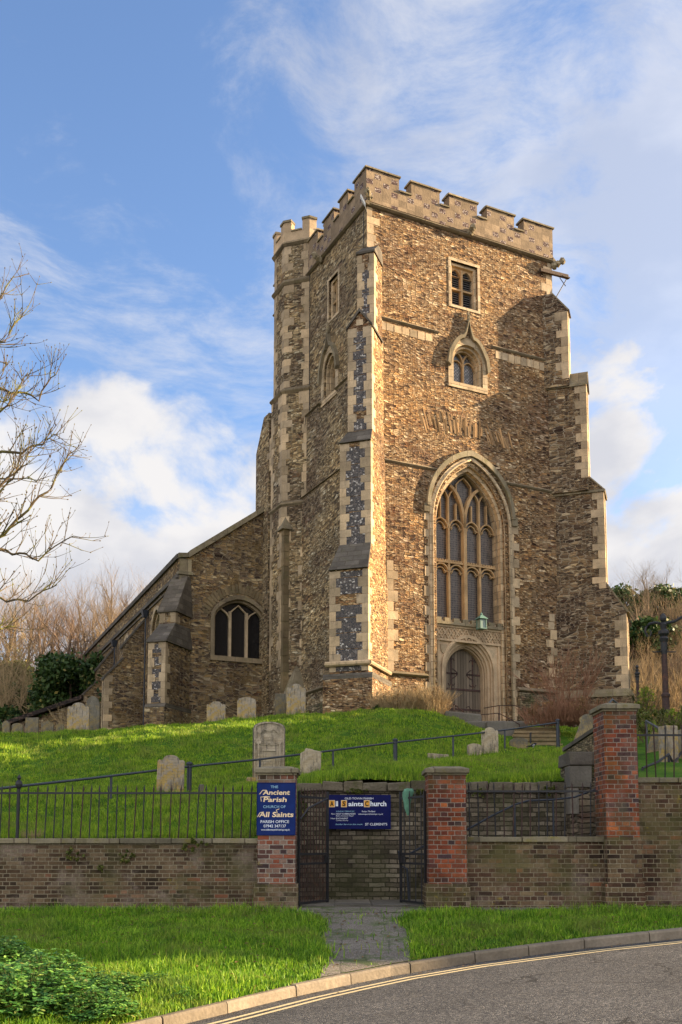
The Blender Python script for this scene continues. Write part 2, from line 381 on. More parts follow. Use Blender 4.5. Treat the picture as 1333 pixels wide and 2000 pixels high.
def mk_parapet():
    m_, g = new_mat('parapet_chequer'); u = uvc(g)
    s_ = g.n('SeparateXYZ', None, Vector=u)
    bw, bh = 0.42, 0.31
    row = g.m('FLOOR', g.m('DIVIDE', s_.outputs[1], bh))
    ush = g.m('ADD', g.m('DIVIDE', s_.outputs[0], bw), g.m('MULTIPLY', row, 0.0))
    colm = g.m('FLOOR', ush)
    par = g.m('MODULO', g.m('ABSOLUTE', g.m('ADD', colm, row)), 2.0)
    wn = g.n('TexWhiteNoise', {'noise_dimensions': '2D'}, Vector=g.n('CombineXYZ', None, X=colm, Y=row, Z=0.0).outputs[0])
    isf = g.m('MULTIPLY', g.m('GREATER_THAN', par, 0.5), g.m('GREATER_THAN', wn.outputs[0], 0.30))
    fu = g.m('FRACT', ush); fv = g.m('FRACT', g.m('DIVIDE', s_.outputs[1], bh))
    ins = g.m('MULTIPLY', g.m('MULTIPLY', g.m('GREATER_THAN', fu, 0.10), g.m('LESS_THAN', fu, 0.88)), g.m('MULTIPLY', g.m('GREATER_THAN', fv, 0.10), g.m('LESS_THAN', fv, 0.86)))
    isf = g.m('MULTIPLY', isf, ins)
    edge = g.m('MINIMUM', g.m('MINIMUM', fu, g.m('SUBTRACT', 1.0, fu)), g.m('MINIMUM', fv, g.m('SUBTRACT', 1.0, fv)))
    jt = g.m('LESS_THAN', edge, 0.022)
    obj = g.n('TexCoord').outputs['Object']
    st = g.mix(1.0, (0.27, 0.195, 0.12), g.ramp(wn.outputs[0], [(0, 0.78), (1, 1.15)]), 'MULTIPLY')
    st = g.mix(1.0, st, g.ramp(g.noise(obj, 1.6, 5.0, 0.7), [(0.3, 0.65), (0.7, 1.25)]), 'MULTIPLY')
    st = g.mix(g.m('MULTIPLY', jt, 0.6), st, (0.12, 0.09, 0.06))
    v = g.n('TexVoronoi', {'voronoi_dimensions': '2D', 'feature': 'F1'}, Vector=g.scl(g.warp(u, 9, .03), 26, 28), Scale=1.0)
    r = g.n('SeparateColor', None, Color=v.outputs['Color'])
    fl = g.ramp(r.outputs[0], [(0.0, (0.03, 0.022, 0.024)), (0.45, (0.10, 0.055, 0.045)), (0.75, (0.14, 0.10, 0.09)), (0.9, (0.40, 0.33, 0.28)), (1.0, (0.50, 0.43, 0.37))])
    col = g.mix(isf, st, fl)
    finish(g, col, 0.85, g.m('ADD', g.m('MULTIPLY', isf, r.outputs[1]), g.noise(obj, 12, 4)), 0.015, 1.0, 0.25); return m_
M['parapet'] = mk_parapet()

def mk_brick(name, pal, mortar, bw=0.225, bh=0.075, ms=0.009, moss=0.0, mosscol=(0.06, 0.065, 0.02), lichen=0.0, rough_b=0.03, grime=0.5, pale=0.0):
    m_, g = new_mat(name); u = g.warp(uvc(g), 5.0, rough_b * 0.5)
    bk = g.n('TexBrick', {'offset': 0.5, 'squash': 0.5, 'squash_frequency': 2}, Vector=u, Scale=1.0, Mortar_Size=ms, Mortar_Smooth=0.25, Brick_Width=bw, Row_Height=bh, Color1=(0, 0, 0, 1), Color2=(1, 1, 1, 1), Bias=0.0)
    v = g.n('SeparateColor', None, Color=bk.outputs[0]).outputs[0]
    col = g.ramp(v, pal)
    n1 = g.noise(uvc(g), 1.5, 5.0, 0.7); n2 = g.noise(uvc(g), 30.0, 4.0, 0.7)
    col = g.mix(1.0, col, g.ramp(n1, [(0.3, 1 - grime), (0.7, 1.25)]), 'MULTIPLY')
    if pale: col = g.mix(g.m('MULTIPLY', g.sm(g.noise(g.scl(uvc(g), 1, 1, 1, (5, 8, 0)), 1.1, 5.0, 0.7), 0.5, 0.62), pale), col, (0.28, 0.22, 0.18))
    mt = g.mix(g.m('MULTIPLY', bk.outputs[1], g.sm(g.noise(uvc(g), 2.2, 4.0, 0.7), 0.30, 0.55)), col, mortar)
    col = g.mix(g.m('MULTIPLY', bk.outputs[1], 0.5), mt, mortar)
    col = g.mix(1.0, col, g.ramp(n2, [(0.2, 0.62), (0.8, 1.3)]), 'MULTIPLY')
    if moss: col = g.mix(g.m('MULTIPLY', g.sm(g.noise(uvc(g), 0.8, 7.0, 0.75), 0.46, 0.62), moss), col, mosscol)
    if lichen: col = g.mix(g.m('MULTIPLY', g.sm(g.noise(uvc(g), 2.8, 6.0, 0.8), 0.60, 0.68), lichen), col, (0.26, 0.20, 0.03))
    h = g.m('SUBTRACT', g.m('ADD', g.m('MULTIPLY', v, 0.35), g.m('MULTIPLY', n2, 0.5)), bk.outputs[1])
    finish(g, col, 0.92, h, rough_b * 0.5, 1.0, 0.15); return m_
M['brick_old'] = mk_brick('brick_old', [(0, (0.05, 0.034, 0.022)), (0.3, (0.10, 0.062, 0.037)), (0.7, (0.155, 0.105, 0.06)), (0.93, (0.21, 0.15, 0.09)), (1, (0.24, 0.10, 0.055))], (0.27, 0.225, 0.15), bh=0.066, ms=0.007, moss=0.65, mosscol=(0.085, 0.08, 0.03), lichen=0.45, pale=0.5, grime=0.6)
M['brick_mixed'] = mk_brick('brick_mixed', [(0, (0.05, 0.034, 0.024)), (0.3, (0.11, 0.058, 0.036)), (0.7, (0.165, 0.11, 0.062)), (0.95, (0.22, 0.16, 0.09)), (1, (0.26, 0.10, 0.05))], (0.29, 0.24, 0.16), ms=0.007, moss=0.7, mosscol=(0.09, 0.085, 0.03), lichen=0.8, pale=0.4, grime=0.6)
M['brick_red'] = mk_brick('brick_red', [(0, (0.065, 0.04, 0.045)), (0.15, (0.10, 0.045, 0.04)), (0.35, (0.19, 0.052, 0.03)), (0.7, (0.28, 0.075, 0.037)), (0.92, (0.36, 0.10, 0.042)), (1, (0.50, 0.15, 0.05))], (0.30, 0.24, 0.19), ms=0.007, moss=0.45, lichen=0.25, grime=0.62, pale=0.25)
M['coursed_wall'] = mk_brick('coursed_wall', [(0, (0.08, 0.065, 0.045)), (0.4, (0.17, 0.14, 0.10)), (0.8, (0.25, 0.205, 0.145)), (1, (0.34, 0.29, 0.21))], (0.05, 0.042, 0.03), bw=0.30, bh=0.085, ms=0.010, moss=0.45, mosscol=(0.075, 0.08, 0.03), rough_b=0.075, grime=0.55)
M['brick_pale'] = mk_brick('brick_pale', [(0, (0.07, 0.045, 0.045)), (0.25, (0.15, 0.07, 0.055)), (0.5, (0.30, 0.09, 0.05)), (0.75, (0.26, 0.16, 0.12)), (1, (0.32, 0.21, 0.16))], (0.38, 0.33, 0.27), ms=0.008, moss=0.3, lichen=0.5, grime=0.45)

def simple(name, col, rough=0.8, var=0.3, scale=8.0, bump=0.01, metal=0.0, spec=0.3, second=None, sec_t=(0.5, 0.6)):
    m_, g = new_mat(name); obj = g.n('TexCoord').outputs['Object']
    n1 = g.noise(obj, scale, 5.0, 0.65)
    c = g.mix(1.0, col, g.ramp(n1, [(0.25, 1 - var), (0.75, 1 + var)]), 'MULTIPLY')
    if second: c = g.mix(g.sm(g.noise(obj, scale * 0.6, 6.0, 0.75), *sec_t), c, second)
    finish(g, c, rough, n1, bump, 1.0, spec, metal); return m_
M['iron'] = simple('iron', (0.022, 0.022, 0.024), 0.55, 0.3, 20, 0.002, 0.0, 0.4, (0.10, 0.035, 0.018), (0.58, 0.7))
M['iron_blue'] = simple('iron_blue', (0.02, 0.026, 0.038), 0.45, 0.3, 20, 0.002, 0.0, 0.5)
M['iron_rust'] = simple('iron_rust', (0.05, 0.03, 0.026), 0.7, 0.4, 14, 0.003, 0.0, 0.3, (0.12, 0.05, 0.03), (0.50, 0.66))
M['louvre'] = simple('louvre_slate', (0.16, 0.15, 0.14), 0.7, 0.3, 6, 0.004)
M['lead'] = simple('lead', (0.08, 0.085, 0.09), 0.6, 0.3, 3, 0.01)
M['roof_tile'] = mk_brick('roof_tile', [(0, (0.03, 0.024, 0.022)), (0.6, (0.06, 0.045, 0.04)), (1, (0.10, 0.065, 0.05))], (0.02, 0.018, 0.016), bw=0.28, bh=0.14, ms=0.012)
M['wood_beam'] = simple('wood_beam', (0.09, 0.06, 0.04), 0.8, 0.4, 12, 0.01)
M['copper'] = simple('copper', (0.10, 0.19, 0.16), 0.6, 0.3, 14, 0.003)
M['lamp_glass'] = simple('lamp_glass', (0.20, 0.26, 0.22), 0.25, 0.25, 6, 0.0, 0.0, 0.6)
M['white_metal'] = simple('white_metal', (0.62, 0.60, 0.55), 0.5, 0.15, 14, 0.001)
M['kerb'] = ashlar('kerb_stone', (0.24, 0.20, 0.15), moss=0.25, mosscol=(0.14, 0.12, 0.07), stain=0.35, dist=0.012)
M['bark'] = simple('bark', (0.115, 0.085, 0.05), 0.9, 0.35, 6, 0.01, 0, 0.1, (0.20, 0.19, 0.045), (0.5, 0.62))
M['bark_far'] = simple('bark_far', (0.22, 0.16, 0.095), 0.9, 0.35, 0.7, 0.0, 0, 0.1)
M['bark_far_dark'] = simple('bark_far_dark', (0.17, 0.115, 0.078), 0.9, 0.35, 0.7, 0.0, 0, 0.1)
M['twig_tan'] = simple('twig_tan', (0.32, 0.235, 0.125), 0.9, 0.35, 2.0, 0.0, 0, 0.1)
M['twig_red'] = simple('twig_red', (0.24, 0.125, 0.075), 0.9, 0.35, 2.0, 0.0, 0, 0.1)
M['cloth_green'] = simple('cloth_green', (0.12, 0.27, 0.18), 0.9, 0.25, 18, 0.004)

def mk_headstone(name, base, lichen):
    m_, g = new_mat(name); obj = g.n('TexCoord').outputs['Object']
    c = g.mix(1.0, base, g.ramp(g.noise(obj, 3.0, 6.0, 0.7), [(0.3, 0.55), (0.7, 1.3)]), 'MULTIPLY')
    s_ = g.n('SeparateXYZ', None, Vector=obj)
    ln = g.sm(g.m('SUBTRACT', g.noise(obj, 5.0, 6.0, 0.8), g.m('MULTIPLY', s_.outputs[2], 0.10)), 0.40, 0.54)
    c = g.mix(g.m('MULTIPLY', ln, lichen), c, (0.46, 0.30, 0.06))
    c = g.mix(g.m('MULTIPLY', g.sm(g.noise(g.scl(obj, 5, 5, 1.0), 2.0, 5, 0.7), 0.48, 0.64), 0.7), c, (0.10, 0.09, 0.075))
    rows = g.m('SINE', g.m('MULTIPLY', s_.outputs[2], 88.0))
    txt = g.m('MULTIPLY', g.sm(rows, 0.1, 0.5), g.sm(g.noise(g.scl(obj, 30, 30, 12), 1.0, 2.0), 0.48, 0.56))
    h = g.m('SUBTRACT', g.noise(obj, 16, 5, 0.7), g.m('MULTIPLY', txt, 0.5))
    finish(g, c, 0.92, h, 0.012, 1.0, 0.15); return m_
M['headstone'] = mk_headstone('headstone_grey', (0.34, 0.29, 0.225), 0.75)
M['headstone_pale'] = mk_headstone('headstone_pale', (0.44, 0.37, 0.27), 0.18)
M['headstone_dark'] = mk_headstone('headstone_dark', (0.17, 0.155, 0.12), 0.35)

def mk_glass():
    m_, g = new_mat('leaded_glass'); u = uvc(g)
    bk = g.n('TexBrick', {'offset': 0.0}, Vector=u, Scale=1.0, Mortar_Size=0.012, Brick_Width=0.085, Row_Height=0.105, Color1=(0, 0, 0, 1), Color2=(1, 1, 1, 1), Bias=0.0)
    n1 = g.noise(u, 1.2, 3.0, 0.6); v = g.n('SeparateColor', None, Color=bk.outputs[0]).outputs[0]
    c = g.mix(v, (0.024, 0.020, 0.018), (0.080, 0.060, 0.048)); c = g.mix(1.0, c, g.ramp(n1, [(0.3, 0.35), (0.7, 1.4)]), 'MULTIPLY')
    c = g.mix(bk.outputs[1], c, (0.12, 0.092, 0.072))
    finish(g, c, 0.35, g.m('ADD', g.m('MULTIPLY', v, 0.6), bk.outputs[1]), 0.006, 1.0, 0.5); return m_
M['glass'] = mk_glass()
def mk_glass_diamond():
    m_, g = new_mat('diamond_glass'); u = g.n('Mapping', None, Vector=uvc(g), Rotation=(0, 0, math.radians(45)), Scale=(1, 1, 1)).outputs[0]
    bk = g.n('TexBrick', {'offset': 0.0}, Vector=u, Scale=1.0, Mortar_Size=0.014, Brick_Width=0.11, Row_Height=0.11, Color1=(0, 0, 0, 1), Color2=(1, 1, 1, 1), Bias=0.0)
    v = g.n('SeparateColor', None, Color=bk.outputs[0]).outputs[0]
    c = g.mix(v, (0.05, 0.055, 0.06), (0.20, 0.19, 0.19)); c = g.mix(bk.outputs[1], c, (0.05, 0.045, 0.04))
    finish(g, c, 0.25, v, 0.004, 1.0, 0.6); return m_
M['glass_diamond'] = mk_glass_diamond()
M['glass_dark'] = simple('glass_dark', (0.010, 0.010, 0.012), 0.15, 0.4, 4, 0.002, 0.0, 0.6)
M['void'] = simple('dark_interior', (0.008, 0.007, 0.006), 0.9, 0.2, 4, 0.0, 0, 0.1)

def mk_planks():
    m_, g = new_mat('oak_planks'); u = uvc(g); s_ = g.n('SeparateXYZ', None, Vector=u)
    k = g.m('DIVIDE', s_.outputs[0], 0.155); f = g.m('FRACT', k); idx = g.m('FLOOR', k)
    wn = g.n('TexWhiteNoise', {'noise_dimensions': '1D'}, W=idx).outputs[0]
    gr = g.noise(g.scl(u, 26, 1.2), 1.5, 6.0, 0.65, '2D')
    c = g.mix(gr, (0.085, 0.062, 0.042), (0.23, 0.185, 0.135)); c = g.mix(1.0, c, g.ramp(wn, [(0, 0.7), (1, 1.25)]), 'MULTIPLY')
    gap = g.m('LESS_THAN', g.m('MINIMUM', f, g.m('SUBTRACT', 1.0, f)), 0.055)
    c = g.mix(g.m('MULTIPLY', gap, 0.85), c, (0.012, 0.01, 0.008))
    finish(g, c, 0.8, g.m('SUBTRACT', gr, gap), 0.008, 1.0, 0.25); return m_
M['planks'] = mk_planks()
M['step_timber'] = ashlar('step_timber', (0.24, 0.18, 0.10), var=0.5, moss=0.4, mosscol=(0.12, 0.12, 0.045), stain=0.6)
M['sleeper'] = simple('sleeper', (0.20, 0.15, 0.08), 0.9, 0.4, 7, 0.01, 0, 0.1, (0.11, 0.12, 0.045), (0.5, 0.65))

def mk_road():
    m_, g = new_mat('asphalt'); obj = g.n('TexCoord').outputs['Object']
    v = g.n('TexVoronoi', {'feature': 'F1'}, Vector=obj, Scale=75.0)
    r = g.n('SeparateColor', None, Color=v.outputs['Color']).outputs[0]
    c = g.ramp(r, [(0, (0.022, 0.023, 0.026)), (0.55, (0.05, 0.05, 0.051)), (1, (0.18, 0.17, 0.155))])
    c = g.mix(1.0, c, g.ramp(g.noise(obj, 0.7, 6.0, 0.7), [(0.3, 0.75), (0.7, 1.35)]), 'MULTIPLY')
    ck = g.n('TexVoronoi', {'feature': 'DISTANCE_TO_EDGE'}, Vector=g.warp(obj, 2.0, 0.5), Scale=0.55)
    crack = g.m('MULTIPLY', g.m('LESS_THAN', ck.outputs['Distance'], 0.007), g.sm(g.noise(obj, 0.8, 3.0), 0.45, 0.55))
    c = g.mix(g.m('MULTIPLY', crack, 0.8), c, (0.015, 0.014, 0.013))
    grit = g.sm(g.noise(obj, 3.5, 7.0, 0.8), 0.55, 0.70)
    c = g.mix(g.m('MULTIPLY', grit, 0.3), c, (0.15, 0.13, 0.10))
    finish(g, c, 0.75, g.m('SUBTRACT', 1.0, v.outputs['Distance']), 0.010, 1.0, 0.3); return m_
M['road'] = mk_road()
def mk_line():
    m_, g = new_mat('yellow_paint'); obj = g.n('TexCoord').outputs['Object']
    c = g.mix(g.sm(g.noise(obj, 22, 5, 0.75), 0.56, 0.72), (0.62, 0.50, 0.28), (0.14, 0.12, 0.09))
    finish(g, c, 0.8, g.noise(obj, 70, 3), 0.004, 1.0, 0.2); return m_
M['line'] = mk_line()
def mk_ground(name, cols):
    m_, g = new_mat(name); obj = g.n('TexCoord').outputs['Object']
    c = g.ramp(g.noise(obj, 1.1, 7.0, 0.7), cols)
    c = g.mix(1.0, c, g.ramp(g.noise(obj, 24, 4, 0.7), [(0.2, 0.5), (0.8, 1.4)]), 'MULTIPLY')
    finish(g, c, 0.95, g.noise(obj, 9, 6, 0.7), 0.06, 1.0, 0.1); return m_
M['turf'] = mk_ground('turf', [(0.3, (0.03, 0.065, 0.008)), (0.5, (0.06, 0.14, 0.012)), (0.7, (0.12, 0.18, 0.02))])
M['scrub_ground'] = mk_ground('scrub_ground', [(0.3, (0.05, 0.038, 0.025)), (0.5, (0.11, 0.08, 0.045)), (0.7, (0.09, 0.10, 0.035))])

def mk_blade(name, c0, c1, c2, tr=0.35):
    m_, g = new_mat(name); at_ = g.n('Attribute', {'attribute_name': 'rnd'}).outputs['Fac']
    obj = g.n('TexCoord').outputs['Object']
    c = g.ramp(at_, [(0.0, c0), (0.5, c1), (0.93, c2), (1.0, (0.26, 0.22, 0.07))])
    c = g.mix(1.0, c, g.ramp(g.noise(obj, 1.9, 6.0, 0.75), [(0.33, (0.48, 0.56, 0.6)), (0.67, (1.42, 1.26, 1.0))]), 'MULTIPLY')
    if 'grass' in name: c = g.mix(g.m('MULTIPLY', g.sm(g.noise(obj, 0.8, 7.0, 0.8), 0.47, 0.66), 0.6), c, (0.24, 0.25, 0.06))
    d = g.n('BsdfPrincipled'); g.put(d, 'Base Color', c); g.put(d, 'Roughness', 0.55); g.put(d, 'Specular IOR Level', 0.25)
    t = g.n('BsdfTranslucent', None, Color=c); mx = g.n('MixShader', None, Fac=tr)
    g.put(mx, 1, d.outputs[0]); g.put(mx, 2, t.outputs[0]); g.n('OutputMaterial', None, Surface=mx.outputs[0]); return m_
M['blade'] = mk_blade('grass_blade', (0.05, 0.15, 0.010), (0.16, 0.35, 0.020), (0.36, 0.56, 0.05))
M['blade_hill'] = mk_blade('grass_blade_hill', (0.07, 0.17, 0.010), (0.19, 0.35, 0.018), (0.38, 0.52, 0.04))
M['leaf_fore'] = mk_blade('leaf_fore', (0.035, 0.12, 0.03), (0.10, 0.28, 0.055), (0.28, 0.50, 0.12), 0.25)
M['leaf_dark'] = mk_blade('leaf_dark', (0.018, 0.04, 0.012), (0.04, 0.085, 0.02), (0.08, 0.13, 0.035), 0.2)
M['leaf_weed'] = mk_blade('leaf_weed', (0.05, 0.07, 0.015), (0.10, 0.13, 0.025), (0.17, 0.19, 0.05), 0.2)
M['leaf_dry'] = mk_blade('leaf_dry', (0.12, 0.065, 0.03), (0.20, 0.12, 0.055), (0.30, 0.20, 0.09), 0.2)
M['leaf_lime'] = mk_blade('leaf_lime', (0.12, 0.22, 0.02), (0.25, 0.36, 0.04), (0.42, 0.46, 0.06), 0.3)

def paint(name, c, rough=0.4):
    m_, g = new_mat(name); obj = g.n('TexCoord').outputs['Object']
    cc = g.mix(1.0, c, g.ramp(g.noise(obj, 6, 5, 0.7), [(0.3, 0.8), (0.7, 1.2)]), 'MULTIPLY')
    finish(g, cc, 0.6, None, 0, 0, 0.15); return m_
M['sign_blue'] = paint('sign_blue', (0.006, 0.022, 0.13)); M['sign_navy'] = paint('sign_navy', (0.003, 0.006, 0.075))
M['sign_cream'] = paint('sign_cream', (0.85, 0.66, 0.42)); M['sign_white'] = paint('sign_white', (0.78, 0.82, 0.88))
M['sign_cyan'] = paint('sign_cyan', (0.30, 0.52, 0.66)); M['sign_gold'] = paint('sign_gold', (0.72, 0.34, 0.04)); M['sign_black'] = paint('sign_black', (0.02, 0.015, 0.02))

# ------------------------------------------------------------------ the lie of the land
def rbf_fit(pts, c=2.5, lam=0.02):
    P_ = np.array([p[:2] for p in pts], float); Z = np.array([p[2] for p in pts], float); n = len(P_)
    Dm = np.sqrt(((P_[:, None] - P_[None]) ** 2).sum(-1) + c * c)
    Am = np.zeros((n + 3, n + 3)); Am[:n, :n] = Dm - lam * np.eye(n); Am[:n, n] = 1; Am[:n, n + 1:] = P_; Am[n:, :n] = Am[:n, n:].T
    w = np.linalg.solve(Am, np.concatenate([Z, [0, 0, 0]]))
    def f(x, y):
        x = np.asarray(x, float); y = np.asarray(y, float); sh = x.shape; q = np.stack([x.ravel(), y.ravel()], 1)
        r = np.sqrt(((q[:, None] - P_[None]) ** 2).sum(-1) + c * c)
        return (r @ w[:n] + w[n] + q @ w[n + 1:]).reshape(sh)
    return f
ctrl = [(-14, 17, .02), (-9, 17, .05), (-5.6, 17, .08), (-2.5, 17, .10), (-1.4, 17, .12), (-14, 22, .9), (-14, 30, 2.1), (-16, 45, 4.45), (-9, 44.5, 4.65), (-4.5, 45, 4.9), (-14, 51, 5.1), (-20, 60, 6.0), (0, 62, 5.8), (-10, 62, 6.2),
        (20, 62, 6.5), (-.6, 18.7, 1.14), (1.5, 18.7, 1.16), (4, 18.7, 1.2), (-2.0, 18.7, .42), (8, 20, 1.5), (11, 22, 2.2), (14, 24, 2.9), (13, 30, 3.6), (14, 40, 4.9), (22, 30, 4.0), (24, 45, 6.0), (22, 18, 1.8)]
for px, py, Y in [(50, 1592, 21), (332, 1552, 24.3), (430, 1548, 25), (525, 1528, 27.3), (605, 1516, 27), (700, 1502, 28), (773, 1497, 29.5), (855, 1484, 31), (950, 1471, 32), (1060, 1464, 33.5), (1110, 1462, 34),
                  (20, 1437, 39.5), (130, 1433, 39.3), (250, 1424, 39), (420, 1413, 39), (480, 1408, 39.2), (560, 1400, 40), (700, 1392, 38.8), (850, 1394, 38.2), (930, 1424, 38.5), (1000, 1436, 38),
                  (100, 1520, 32), (250, 1500, 32), (450, 1485, 32.5), (650, 1450, 33.5), (800, 1432, 34.5), (900, 1440, 35.5), (600, 1420, 36.5), (250, 1462, 34.5), (0, 1480, 35)]:
    p = at(px, py, Y); ctrl.append((p.x, p.y, p.z))
for u_, v_ in [(5, 3), (5, 8), (-3, 6), (-8, 20), (-10, 30), (12, 3)]:
    p = C0 + av * u_ + bv * v_; ctrl.append((p.x, p.y, 5.3 if u_ > -5 else 5.4))
hill = rbf_fit(ctrl)
def hz(x, y): return float(hill(np.array([x]), np.array([y]))[0])
def bumps(x, y):
    return 0.07 * np.sin(x * 1.7 + 1.1 * np.sin(y * .9)) * np.sin(y * 1.3 + x * .4) + 0.05 * np.sin(x * 4.1 + y * 2.3 + np.sin(x * 1.3)) * np.sin(y * 3.7 - x) + 0.03 * np.sin(x * 7.3 - y * 3.1) * np.sin(y * 6.7 + x * 2.1)

def grid_mesh(name, xs, ys, zf, mat, keep=None, smooth=True):
    X, Y = np.meshgrid(xs, ys); Z = zf(X, Y); nx = len(xs)
    vs = np.stack([X.ravel(), Y.ravel(), Z.ravel()], 1).tolist(); fs = []
    for j in range(len(ys) - 1):
        for i in range(nx - 1):
            if keep and not keep((xs[i] + xs[i + 1]) / 2, (ys[j] + ys[j + 1]) / 2): continue
            a_ = j * nx + i; fs.append((a_, a_ + 1, a_ + nx + 1, a_ + nx))
    return make_obj(name, vs, fs, mat, None, smooth)
xs = sorted(set(np.round(np.concatenate([np.arange(-24, -12, 1.0), np.arange(-12, 16, .3), np.arange(16, 27, 1.0), [-.75]]), 3)))
ys = sorted(set(np.round(np.concatenate([[16.72], np.arange(17, 50, .3), np.arange(50, 66, 1.0), [18.62]]), 3)))
in_recess = lambda x, y: (x > -.75 and x < 15 and y < 18.62)
yard = grid_mesh('churchyard_ground', xs, ys, lambda X, Y: hill(X, Y) + bumps(X, Y) * np.clip((Y - 19) / 3, 0, 1), M['turf'], lambda x, y: not in_recess(x, y))
tag(yard, kind='structure')

def far_z(x, y):
    r = np.clip((y - 58) / 50, 0, 1); r = r * r * (3 - 2 * r)
    left = 18.5 + 1.5 * np.sin(x * .05); right = 21.5 + 5 * np.clip((x - 15) / 60, 0, 1)
    H = np.where(x < 5, left, right) * 1.0
    H = left + (right - left) * np.clip((x + 5) / 30, 0, 1)
    z = -4.0 + (9.4) * np.clip((y - 45) / 12, 0, 1) + (H - 5.4) * r + np.clip((y - 108) / 300, 0, 1) * 12
    side = np.clip((np.abs(x) - 24) / 8, 0, 1) * np.clip((y - 20) / 20, 0, 1) * np.clip((57 - y) / 10, 0, 1)
    return z + side * 7.0
far = grid_mesh('hillside', np.concatenate([np.arange(-400, -60, 40.), np.arange(-60, 80, 3.), np.arange(80, 420, 40.)]),
                np.concatenate([np.arange(-200, 30, 20.), np.arange(30, 130, 3.), np.arange(130, 700, 40.)]), far_z, M['scrub_ground'])
tag(far, kind='structure')

# road, kerb, verge
def road_z(x, y): return -1.6 + 0.08 * np.clip(x, -14, 14) + 0 * y
kx = np.array([-9., -5., -3.6, -2.6, -2.0, -1.51, -1.21, -.53, 0, .6, 1.54, 3.25, 4.6, 6.5, 9, 14])
ky = np.array([4.0, 6.4, 7.7, 8.75, 9.4, 9.98, 10.33, 11.15, 11.67, 12.2, 12.78, 13.38, 13.62, 13.80, 13.9, 13.95])
def kerb_y(x): return np.interp(x, kx, ky)
rd = grid_mesh('road', np.arange(-14, 14.5, .5), np.arange(-8, 16.5, .5), road_z, M['road']); tag(rd, kind='structure')
def line_strip(name, off0, off1, mat, x0=-6., x1=14., dz=.004):
    X = np.arange(x0, x1, .1); rng = random.Random(4); vs = []; fs = []
    for i, x in enumerate(X):
        y = float(kerb_y(x)); s = (float(kerb_y(x + .3)) - float(kerb_y(x - .3))) / .6; L = math.hypot(1, s)
        nx_, ny_ = s / L, -1 / L
        for o in (off0, off1):
            px_, py_ = x + nx_ * o, y + ny_ * o; vs.append((px_, py_, float(road_z(px_, py_)) + dz))
        if i: fs.append((2 * i - 2, 2 * i - 1, 2 * i + 1, 2 * i))
    return vs, fs
v1, f1 = line_strip('', .26, .328, None); v2, f2 = line_strip('', .41, .478, None)
yl = make_obj('yellow_lines', v1 + v2, f1 + [tuple(i + len(v1) for i in f) for f in f2], M['line']); tag(yl, kind='structure')
# kerb of long stones, each a shade different, with open joints
kb = MB(); krng = random.Random(8); s_acc = 0.0; pts = [(x, float(kerb_y(x))) for x in np.arange(-6, 14, .06)]
seg = [pts[0]]; target = .85
def emit(seg):
    if len(seg) < 3: return
    dz_ = krng.uniform(-.006, .008); dn = krng.uniform(-.006, .006); L = []
    for i, (x, y) in enumerate(seg):
        q0 = seg[max(0, i - 1)]; q1 = seg[min(len(seg) - 1, i + 1)]; t = Vector((q1[0] - q0[0], q1[1] - q0[1])).normalized()
        sh = (.008 if i == 0 else -.008 if i == len(seg) - 1 else 0)
        L.append((Vector((x + t.x * sh, y + t.y * sh)), Vector((-t.y, t.x))))
    prof = [(dn, -.05), (dn + .012, .095 + dz_), (dn + .03, .118 + dz_), (.15, .122 + dz_), (.15, -.05)]
    vs = []; n = len(prof)
    for (p, nn) in L:
        for (o, z) in prof: q = p + nn * o; vs.append((q.x, q.y, float(road_z(q.x, q.y)) + z))
    fs = [(i * n + j, i * n + j + 1, (i + 1) * n + j + 1, (i + 1) * n + j) for i in range(len(L) - 1) for j in range(n - 1)]
    fs += [tuple(range(n)), tuple((len(L) - 1) * n + j for j in range(n))[::-1]]
    kb.add(vs, fs)
for p in pts[1:]:
    seg.append(p); s_acc += math.dist(seg[-1], seg[-2])
    if s_acc >= target: emit(seg); seg = [p]; s_acc = 0; target = krng.uniform(.72, .95)
emit(seg); ko = kb.build('kerb', M['kerb']); tag(ko, kind='structure')

WALL_BASE = -1.02
def verge_z(x, y):
    k = kerb_y(x) + .15; z0 = -1.6 + .08 * np.clip(x, -14, 14) + .12
    t = np.clip((y - k) / (16.3 - k), 0, 1); t = t ** 0.85
    z1 = WALL_BASE + .02 * np.clip(x, -6, 6) * 0
    return z0 + (z1 - z0) * t
def verge_mesh():
    xs_ = np.arange(-12, 14.2, .2); n = 26; vs = []; fs = []
    for x in xs_:
        k = float(kerb_y(x)) + .148
        for j in range(n):
            y = k + (17.2 - k) * j / (n - 1); h = .03 * math.sin(x * 2.1 + y) * math.sin(y * 2.7) * min(1, j / 4)
            z = float(verge_z(x, y)) + (h if not (-.95 < x < 1.2) else 0); vs.append((x, y, z))
    for i in range(len(xs_) - 1):
        for j in range(n - 1): a_ = i * n + j; fs.append((a_, a_ + n, a_ + n + 1, a_ + 1))
    return make_obj('verge', vs, fs, M['turf'], None, True)
tag(verge_mesh(), kind='structure')
